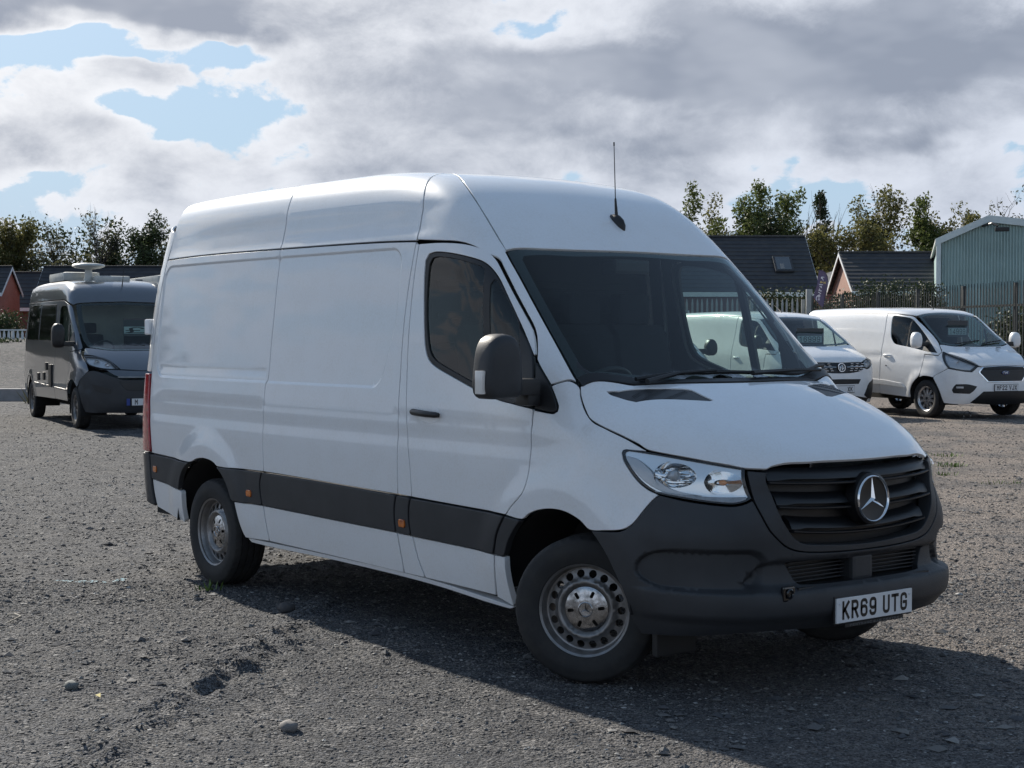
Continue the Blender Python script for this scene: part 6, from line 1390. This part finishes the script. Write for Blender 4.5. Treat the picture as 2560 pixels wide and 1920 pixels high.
def house(name, label, u0, u1, v0, v1, zb, ze, zr, wall, tile, dr=0., skylight=None, windows=(), group=None, overhang=.25):
    """gabled house with its ridge along u; tiles laid in overlapping courses"""
    H = empty(name, label, 'house', group, loc=UV(u0, v0, zb), rz=YAW_U+dr); L, D, e, r = u1-u0, v1-v0, ze-zb, zr-zb; m = D/2
    b = MB(); b.add([(0, 0, -1), (L, 0, -1), (L, D, -1), (0, D, -1), (0, 0, e), (L, 0, e), (L, D, e), (0, D, e), (0, m, r-.08), (L, m, r-.08)], [(0, 1, 5, 4), (2, 3, 7, 6), (3, 0, 4, 8, 7), (1, 2, 6, 9, 5)]); b.build('wall', wall, H)
    sl = (r-e)/m; n = int(math.hypot(m, r-e)/.30); b = MB(); o = overhang
    for side in (0, 1):
        for i in range(n):
            f0, f1 = i/n, (i+1)/n
            y0, y1 = -o+(m+o)*f0, -o+(m+o)*f1; z0, z1 = e-o*sl+(m+o)*sl*f0, e-o*sl+(m+o)*sl*f1
            yy = (lambda t: t) if side == 0 else (lambda t: D-t)
            q = [(-o, yy(y0), z0), (L+o, yy(y0), z0), (L+o, yy(y1), z1), (-o, yy(y1), z1), (-o, yy(y0), z0+.035), (L+o, yy(y0), z0+.035), (L+o, yy(y1), z1+.002), (-o, yy(y1), z1+.002)]
            b.add(q, [(0, 1, 5, 4), (4, 5, 6, 7), (0, 4, 7, 3), (1, 2, 6, 5)] if side == 0 else [(0, 4, 5, 1), (4, 7, 6, 5), (0, 3, 7, 4), (1, 5, 6, 2)])
    rf = b.build('roof', tile, H); b = MB(); b.cbox((-o, m-.10, r-.02), (L+o, m+.10, r+.07), .03); b.build('ridge', tile, rf)
    MB().box((-o, -o-.03, e-o*sl-.20), (L+o, -o+.02, e-o*sl-.005)).build('fascia', M_fascia, H)
    for x, nm in ((-o-.02, 'bargeboard'), (L+o-.02, 'bargeboard')):
        b = MB()
        for s in (0, 1):
            y0, y1 = (-o, m) if s == 0 else (D+o, m)
            b.add([(x, y0, e-o*sl-.17), (x+.04, y0, e-o*sl-.17), (x+.04, y1, r-.17), (x, y1, r-.17), (x, y0, e-o*sl-.01), (x+.04, y0, e-o*sl-.01), (x+.04, y1, r-.01), (x, y1, r-.01)], [(0, 1, 2, 3), (4, 7, 6, 5), (0, 4, 5, 1), (1, 5, 6, 2), (2, 6, 7, 3), (3, 7, 4, 0)])
        b.build(nm, M_fascia, H)
    if skylight:
        x, f = skylight; y = m*f; z = e+sl*y; w = empty('roof_window', parent=H, loc=(x, y, z+.05)); w.rotation_euler = (math.atan(sl), 0, 0)
        MB().cbox((-.42, -.62, 0), (.42, .62, .09), .02).build('frame', M_tile, w); MB().box((-.32, -.52, .07), (.32, .52, .10)).build('pane', M_pane, w); MB().box((-.16, -.46, .098), (.0, -.05, .106)).build('blind', M_tileg, w)
    for x, z, ww, hh in windows:
        w = empty('window', parent=H, loc=(x, 0, z)); MB().box((-ww/2, -.04, 0), (ww/2, .06, hh)).build('frame', M_fascia, w); MB().box((-ww/2+.06, -.05, .06), (ww/2-.06, -.03, hh-.06)).build('pane', M_pane, w); MB().box((-ww/2-.05, -.10, -.06), (ww/2+.05, .02, -.0)).build('sill', M_fascia, w)
    return H
house('brick_house', 'long dark-roofed brick house with a roof window, just right of the big van', 1.5, 13.2, 70., 77.2, .35, 3.62, 6.08, M_brickd, M_tile, skylight=(10.6, .42), windows=((5.6, 1.3, 1.3, 1.0),))
house('brick_house', 'dark-roofed house with a sunlit pink brick gable, left of the green shed', 15.5, 27.5, 72., 77.6, .35, 3.70, 5.42, M_brickp, M_tile)
house('small_house', 'small brick gable with a grey roof glimpsed between the two dark roofs', 15.2, 17.8, 84., 92., .35, 4.35, 5.4, M_brick, M_tileg, dr=R(-62))
house('brick_house', 'red brick gable-ended house with dark roof at the far left edge', -38., -27.6, 86.3, 89.75, 1.0, 3.97, 5.32, M_brick, M_tile, overhang=.15)
house('far_house', 'dark tiled roof behind the campervan, longer and nearer of the two', -25.9, -17.5, 87., 92., 1.0, 3.2, 5.38, M_brickd, M_tile)
house('far_house', 'low dark roof between the red gable and the campervan', -31., -24.5, 94., 98., 1.0, 3.4, 5.30, M_brickd, M_tile)
# ---- green corrugated shed
M_shed = pbr('shed_sheet', (.36, .50, .49), .5, var=.18, vscale=1.2, rvar=.1); M_shedtrim = pbr('shed_trim', (.58, .66, .66), .5, var=.1); M_shedroof = pbr('shed_roof', (.50, .52, .50), .6, var=.2, vscale=2)
def shed():
    S = site('metal_shed', 'pale green corrugated metal shed with a low pitched roof at the far right', 'shed', 16.0, 60., dr=R(-14))
    W, D, e, pk, xp = 8.2, 16., 4.70, 5.50, 1.75
    def top(x): return e+(pk-e)*(x/xp if x < xp else (W-x)/(W-xp))
    b = MB(); p = .11; x = 0.
    while x < W-p:
        for (a, ya), (c, yc) in (((0, 0), (.035, 0)), ((.035, 0), (.05, .07)), ((.05, .07), (.095, .07)), ((.095, .07), (.11, 0))):
            b.add([(x+a, ya, -.3), (x+c, yc, -.3), (x+c, yc, top(x+c)), (x+a, ya, top(x+a))], [(0, 1, 2, 3)])
        x += p
    b.build('gable_wall', M_shed, S); MB().box((0, .04, -.3), (.06, D, e)).build('side_wall', M_shed, S)
    b = MB(); b.add([(-.15, -.12, e-.02), (xp, -.12, pk), (W+.15, -.12, e-.02), (-.15, D, e+.02), (xp, D, pk+.25), (W+.15, D, e+.02), (-.15, -.12, e+.10), (xp, -.12, pk+.12), (W+.15, -.12, e+.10), (-.15, D, e+.14), (xp, D, pk+.37), (W+.15, D, e+.14)], [(0, 3, 4, 1), (1, 4, 5, 2), (6, 7, 10, 9), (7, 8, 11, 10), (0, 6, 9, 3), (2, 5, 11, 8)]); b.build('roof', M_shedroof, S)
    for x0, x1 in ((-.15, xp), (xp, W+.15)):
        a, c = (e-.10, pk-.05) if x0 < 0 else (pk-.05, e-.10)
        MB().add([(x0, -.16, a-.06), (x1, -.16, c-.06), (x1, -.16, c+.20), (x0, -.16, a+.20), (x0, -.05, a-.06), (x1, -.05, c-.06), (x1, -.05, c+.20), (x0, -.05, a+.20)], [(0, 1, 2, 3), (4, 7, 6, 5), (0, 4, 5, 1), (3, 2, 6, 7)]).build('verge_trim', M_shedtrim, S)
    MB().cbox((-.12, -.15, -.3), (.06, .02, e+.10), .04).build('corner_trim', M_shedtrim, S)
    MB().tube([(1.55, -.05, e+.55), (1.85, -.55, e+.62), (2.05, -.75, e+.50)], .04, 6).build('lamp_arm', M_blackpl, S); MB().cbox((1.95, -.95, e+.30), (2.45, -.65, e+.45), .03).build('flood_lamp', M_blackpl, S)
shed()
# ---- concrete kerb at the left
kb = site('kerb_wall', 'low pale concrete kerb behind the campervan at the left edge', 'wall', -16.0, 37.6)
for i in range(4): MB().cbox((i*1.22, -.15, -.1), (i*1.22+1.20, .15, .27), .015).build('kerb_block', pbr('kerb_concrete_%d' % i, (.30-.01*i, .295-.01*i, .27), .85, bump=.4, bscale=40, var=.25, vscale=4), kb)
# ---- feather flag
M_flag = pbr('flag_cloth', (.125, .100, .170), .8, bump=.2, bscale=300, var=.15, vscale=4); M_flagw = pbr('flag_print_white', (.85, .83, .87), .8); M_flagg = pbr('flag_print_gold', (.55, .42, .20), .8)
def flag():
    v = 37.; k = .0844*v/3998; u0, z0 = (2055-1280)/3998*v, 1.6254+(835-768.5)/3998*v
    Fg = empty('feather_flag', 'purple feather flag with white lettering behind the white vans', 'flag', loc=UV(u0, v, .15), rz=YAW_U)
    X = lambda p: ((p[0]-415)*k, (1285-p[1])*k+z0-.15)
    out = resample(np.array([X(p) for p in ((305, 180), (400, 192), (500, 262), (555, 370), (572, 450), (550, 700), (500, 950), (455, 1180), (430, 1280), (395, 1272), (270, 1130), (150, 990), (200, 800), (255, 600), (272, 400), (300, 250))]), .03)
    V2, T, L = fill([out], .04); wob = lambda p: .012*np.sin(p[:, 1]*14)+.010*np.cos(p[:, 0]*30+p[:, 1]*7)
    P = np.stack([V2[:, 0], wob(V2), V2[:, 1]], 1); B = P+[0, .003, 0]; n = len(P)
    mobj('cloth', np.concatenate([P, B]), [tuple(t) for t in T]+[tuple(n+i for i in t[::-1]) for t in T], M_flag, Fg)
    edge = [X(p) for p in ((300, 178), (400, 190), (505, 262), (562, 370), (578, 450), (556, 700), (506, 950), (460, 1180), (432, 1290), (415, 1400), (395, 1500))]
    pts = [Vector((a, .0, b)) for a, b in edge]; pts.append(Vector((pts[-1].x-.06, 0, -.05)))
    MB().tube(pts, [.006]*5+[.008]*6+[.012], 6).build('pole', M_blackpl, Fg, angle=50)
    def mark(name, lines, mat, w):
        b = MB()
        for q in lines:
            r = resample(np.array([X(p) for p in q]), .02, closed=False, corner=70); b.tube([Vector((a, float(wob(np.array([[a, c]]))[0])-.004, c)) for a, c in r], w, 5)
        b.build(name, mat, Fg, angle=60)
    mark('lettering', [[(375, 430), (392, 388), (465, 398)], [(385, 440), (402, 400), (440, 492)], [(310, 608), (425, 622)], [(322, 655), (352, 690), (372, 652), (384, 715)], [(297, 772), (340, 800), (322, 732)], [(340, 800), (388, 802)], [(292, 832), (370, 885)], [(330, 912), (258, 960), (236, 1020), (238, 1082)], [(282, 962), (352, 962)], [(288, 1010), (342, 1012)], [(280, 1062), (340, 1064)], [(318, 930), (352, 930)]], M_flagw, .009)
    mark('emblem', [[(345, 540), (370, 515), (400, 540), (372, 570), (345, 540)], [(358, 540), (386, 542)], [(400, 550), (440, 550)], [(440, 530), (515, 585)], [(445, 590), (510, 530)]], M_flagg, .011)
flag()
# ------------------------------------------------------------------ trees, hedges
def leaf_mat(name, c0, c1, trans=.42):
    m, nt, out = new_mat(name); L = nt.links.new
    b = N(nt, 'BsdfPrincipled', Roughness=.6); b.inputs['Specular IOR Level'].default_value = .25
    g = N(nt, 'NewGeometry'); mx = N(nt, 'MixRGB'); mx.inputs[1].default_value = rgb(c0); mx.inputs[2].default_value = rgb(c1); L(g.outputs['Random Per Island'], mx.inputs[0]); L(mx.outputs[0], b.inputs['Base Color'])
    t = N(nt, 'BsdfTranslucent'); L(mx.outputs[0], t.inputs[0]); ms = N(nt, 'MixShader'); ms.inputs[0].default_value = trans; L(b.outputs[0], ms.inputs[1]); L(t.outputs[0], ms.inputs[2]); L(ms.outputs[0], out.inputs[0]); return m
M_bark = pbr('bark', (.055, .047, .040), .9, bump=.6, bscale=20, var=.4, vscale=3)
LEAF = dict(green=leaf_mat('leaf_green', (.060, .085, .024), (.135, .160, .052)), dark=leaf_mat('leaf_dark', (.022, .036, .016), (.058, .078, .030), .22), olive=leaf_mat('leaf_olive', (.085, .092, .030), (.165, .155, .058)), dull=leaf_mat('leaf_dull', (.048, .054, .030), (.105, .102, .058)), ivy=leaf_mat('leaf_ivy', (.025, .042, .015), (.07, .085, .035), .1))
def leaf_cloud(C, n, size, q, squash=.85):
    """n small leaf faces; C gives cluster centres and radii"""
    C = np.asarray(C); w = C[:, 3]**2; k = q.choice(len(C), n, p=w/w.sum()); d = q.normal(size=(n, 3)); d /= np.linalg.norm(d, axis=1)[:, None]; r = C[k, 3:4]*q.random((n, 1))**.45
    P = C[k, :3]+d*r*[1, 1, squash]; a = q.normal(size=(n, 3)); a /= np.linalg.norm(a, axis=1)[:, None]; b = np.cross(a, q.normal(size=(n, 3))); b /= np.linalg.norm(b, axis=1)[:, None]
    s = size*(.55+.9*q.random((n, 1))); V = np.stack([P-a*s, P+b*s*.5, P+a*s, P-b*s*.5], 1).reshape(-1, 3); return V, np.arange(4*n).reshape(-1, 4)
def tree(name, label, u, v, h, w, kind='green', leaves=2200, lean=0., bare=.0, seed=0, base=0., shape='round', group=None, z0=None, size=.16):
    q = np.random.default_rng(seed); rd = random.Random(seed)
    T = site(name, label, 'tree', u, v, z=z0, group=group)
    mb = MB(); tips = []
    def grow(p, d, L, r, lev):
        n = 4; pts = [p]; dd = d.copy()
        for i in range(n):
            dd = (dd+Vector((rd.gauss(0, .13), rd.gauss(0, .13), .05+.02*lev))).normalized(); pts.append(pts[-1]+dd*L/n)
        mb.tube(pts, [r*(1-.55*i/n) for i in range(n+1)], 6 if lev < 2 else (4 if lev < 3 else 3), caps=False)
        for pt in pts[2:]: tips.append((pt, L, lev))
        if lev < (4 if bare > .4 else 3):
            for _ in range(rd.randint(3, 4) if lev else rd.randint(5, 7)):
                k = rd.randint(1, n) if lev else rd.randint(2, n); a = rd.uniform(0, 6.283); tilt = rd.uniform(.35, .85) if lev else rd.uniform(.25, .75)
                e = (pts[k]-pts[k-1]).normalized(); o = Vector((math.cos(a), math.sin(a), .15)); nd = (e*math.cos(tilt)+o*math.sin(tilt)); nd.z = max(nd.z, .05)
                grow(pts[k], nd.normalized(), L*rd.uniform(.5, .72), r*.5, lev+1)
    grow(Vector((0, 0, -.3)), Vector((lean, 0, 1)).normalized(), h*.62, .022*h, 0)
    A = np.array(mb.v); zm = A[:, 2].max(); xm = np.percentile(np.abs(A[:, :2]), 98); A = A*[w/2/xm, w/2/xm, h/zm]
    trunk_w = np.array([w/2/xm, w/2/xm, h/zm])
    tr = mobj('trunk', A, mb.f, M_bark, T, smooth=True)
    leaves = int(leaves*3.2)
    if leaves:
        cl = np.array([(*(np.array(p)*trunk_w), max(.55, .13*w)*rd.uniform(.6, 1.25)) for p, L, lev in tips if lev >= 1 and p.z*trunk_w[2] > h*.18])
        if shape == 'cone': cl = np.array([(q.normal()*w*.16*(1.15-t), q.normal()*w*.16*(1.15-t), h*(.12+.88*t), w*.20*(1.12-t)+.18) for t in q.random(150)])
        if bare: cl = cl[q.random(len(cl)) > bare]
        V, F = leaf_cloud(cl, leaves, size, q); fast_mesh('crown', V, F, LEAF[kind], T)
    return T
def band_wood(name, u0, u1, v, zt, n, kind, seed, depth=6., z0=.3, size=.14):
    q = np.random.default_rng(seed); m = 90; uu = u0+(u1-u0)*q.random(m); top = zt*(.65+.5*q.random(m)); C = []
    for a, t in zip(uu, top):
        for k in range(4): f = (k+.5)/4; C.append((a+q.normal()*.5, q.normal()*depth*.3, z0+t*f, .9*(1.2-.6*f)+.3))
    V, F = leaf_cloud(np.array(C), n, size, q); o = fast_mesh(name, V, F, LEAF[kind]); o.location = UV(0, v, 0); o.rotation_euler = (0, 0, YAW_U); return tag(o, kind='stuff')
def px_u(px, v): return (px-1280)/3998*v
def px_z(py, v): return 1.6254+(835-py)/3998*v
GR, GLF = 'trees behind the houses at the right', 'trees at the left behind the campervan'
for i, (px, top, wpx, v, kind, lv, bare, shp, lab) in enumerate((
    (1720, 463, 95, 98, 'green', 1500, .35, 'round', 'loose leafy tree rising just right of the big van\'s roof'),
    (1885, 462, 150, 100, 'green', 4200, .0, 'round', 'broad full green tree above the long dark roof'),
    (1812, 492, 80, 104, 'olive', 1500, .1, 'round', 'narrow olive tree at the left of the broad green one'),
    (1935, 505, 70, 97, 'dark', 2000, .0, 'round', 'small dark tree at the right shoulder of the broad green one'),
    (2050, 483, 105, 96, 'dark', 3600, .0, 'cone', 'tall dark ivy-clad cone-shaped tree above the end of the long roof'),
    (1998, 500, 70, 112, 'dull', 120, .9, 'round', 'thin bare tree left of the dark cone-shaped tree'),
    (2135, 462, 120, 102, 'dull', 260, .9, 'round', 'tall bare-topped tree with spreading fine twigs'),
    (2195, 478, 90, 100, 'olive', 1500, .3, 'round', 'leafy tree touching the right side of the bare-topped one'),
    (2150, 560, 170, 94, 'olive', 2600, .0, 'round', 'low yellow-green bushy tree beneath the bare-topped tree'),
    (2310, 490, 120, 99, 'green', 3000, .05, 'round', 'round green tree left of the shed roof'),
    (2375, 498, 95, 101, 'olive', 1800, .15, 'round', 'olive tree directly behind the shed\'s left slope'),
    (2440, 540, 120, 104, 'dull', 1800, .1, 'round', 'dull brownish tree behind the shed\'s peak'),
    (2520, 476, 150, 100, 'dull', 300, .9, 'round', 'wide bare winter-looking tree above the right end of the shed'))):
    z = px_z(top, v); tree('broadleaf_tree' if shp == 'round' else 'ivy_tree', lab, px_u(px, v), v, z-.4, 1.3*wpx/3998*v, kind, lv, bare=bare, seed=30+i, shape=shp, group=GR, z0=.4, size=.105)
for i, (px, top, wpx, v, kind, lv, bare, lab) in enumerate((
    (20, 548, 140, 92, 'olive', 2600, .0, 'dense olive tree at the far left edge'),
    (95, 528, 120, 94, 'dull', 700, .6, 'thin-leaved tree second from the left edge'),
    (148, 530, 60, 96, 'dull', 260, .8, 'slender sparse tree left of the bare tree'),
    (228, 508, 130, 93, 'dull', 160, .92, 'bare tree with upright branches above the campervan'),
    (285, 600, 90, 95, 'dark', 1500, .1, 'low dark tree right of the bare tree'),
    (372, 538, 110, 93, 'dark', 2200, .15, 'dark leafy tree nearest the big van\'s rear'),
    (425, 552, 70, 95, 'dull', 500, .6, 'sparse twiggy tree half hidden by the big van\'s rear'))):
    v += 9; z = px_z(top, v); tree('broadleaf_tree', lab, px_u(px, v), v, z-1.3, 1.2*wpx/3998*v, kind, lv, bare=bare, seed=60+i, group=GLF, z0=1.3, size=.095)
band_wood('woodland', px_u(1600, 106), px_u(2700, 106), 106, 8.0, 22000, 'dull', 5); band_wood('woodland', px_u(1600, 112), px_u(2700, 112), 112, 8.6, 16000, 'dark', 6)
band_wood('woodland', px_u(-250, 98), px_u(520, 108), 108, 7.6, 22000, 'dark', 7, z0=1.2); band_wood('woodland', px_u(-250, 90), px_u(520, 102), 102, 5.2, 10000, 'dull', 8, z0=1.2)
def hedge(label, px0, px1, v, zt, n, seed, kind='ivy', zb=.4):
    q = np.random.default_rng(seed); C = []; u0, u1 = px_u(px0, v), px_u(px1, v)
    T = site('hedge', label, 'hedge', (u0+u1)/2, v, group='hedges behind the fences')
    zb0 = T.location.z; zt = zt-zb0; zb = min(zb-zb0, zt-.75)
    for k in range(70): a = u0-(u0+u1)/2+(u1-u0)*q.random(); t = zt*(.78+.26*q.random()); C += [(a, q.normal()*.35, t-.25-.3*j, .42) for j in range(int((t-zb)/.34))]
    V, F = leaf_cloud(np.array(C), int(n*2.2), .050, q); fast_mesh('foliage', V, F, LEAF[kind], T)
    b = MB(); [b.tube([(a, 0, -.2), (a+q.normal()*.2, 0, zt*.8)], [.05, .02], 5) for a in np.linspace(-(u1-u0)/2, (u1-u0)/2, 6)]; tag(b.build('stems', M_bark, T), kind='stuff'); return T
hedge('hedge above the light fence, left of the purple flag', 1880, 2050, 52.5, 3.05, 7000, 1); hedge('hedge between the flag and the pink gable house', 2055, 2150, 52.5, 2.95, 4500, 2)
hedge('tallest rounded bush in front of the dark roof left of the shed', 2150, 2260, 53., 3.45, 6000, 3); hedge('bush beside the shed\'s left corner', 2262, 2345, 54., 3.35, 4500, 4); hedge('low dark hedge above the white fence at the far left', -120, 48, 64., 2.6, 3500, 5, 'dark', 1.2)
hedge('dark leaf mass added for the shaded face of the bank below the white fence at the far left', -200, 47, 57., 1.42, 5000, 9, 'dark', .5)  # dark leaves put in to stand for the shade on the bank face
hedge('bush behind the dark fence at the right edge', 2490, 2600, 41., 2.3, 3500, 6)

# woods that close the view round the rest of the lot (out of the picture, they show in the paintwork)
def ring_wood(a0, a1, r, zt, n, kind, seed):
    q = np.random.default_rng(seed); m = 160; aa = a0+(a1-a0)*q.random(m); C = [(r*math.cos(R(t))+q.normal()*2, r*math.sin(R(t))+q.normal()*2, zt*(k+.5)/4*(.7+.5*q.random()), 2.6) for t in aa for k in range(4)]
    V, F = leaf_cloud(np.array(C), n, .55, q); return tag(fast_mesh('woodland', V, F, LEAF[kind]), kind='stuff')
ring_wood(171, 196, 75, 8.0, 9000, 'dark', 21); ring_wood(-45, 95, 80, 7., 8000, 'dull', 22)
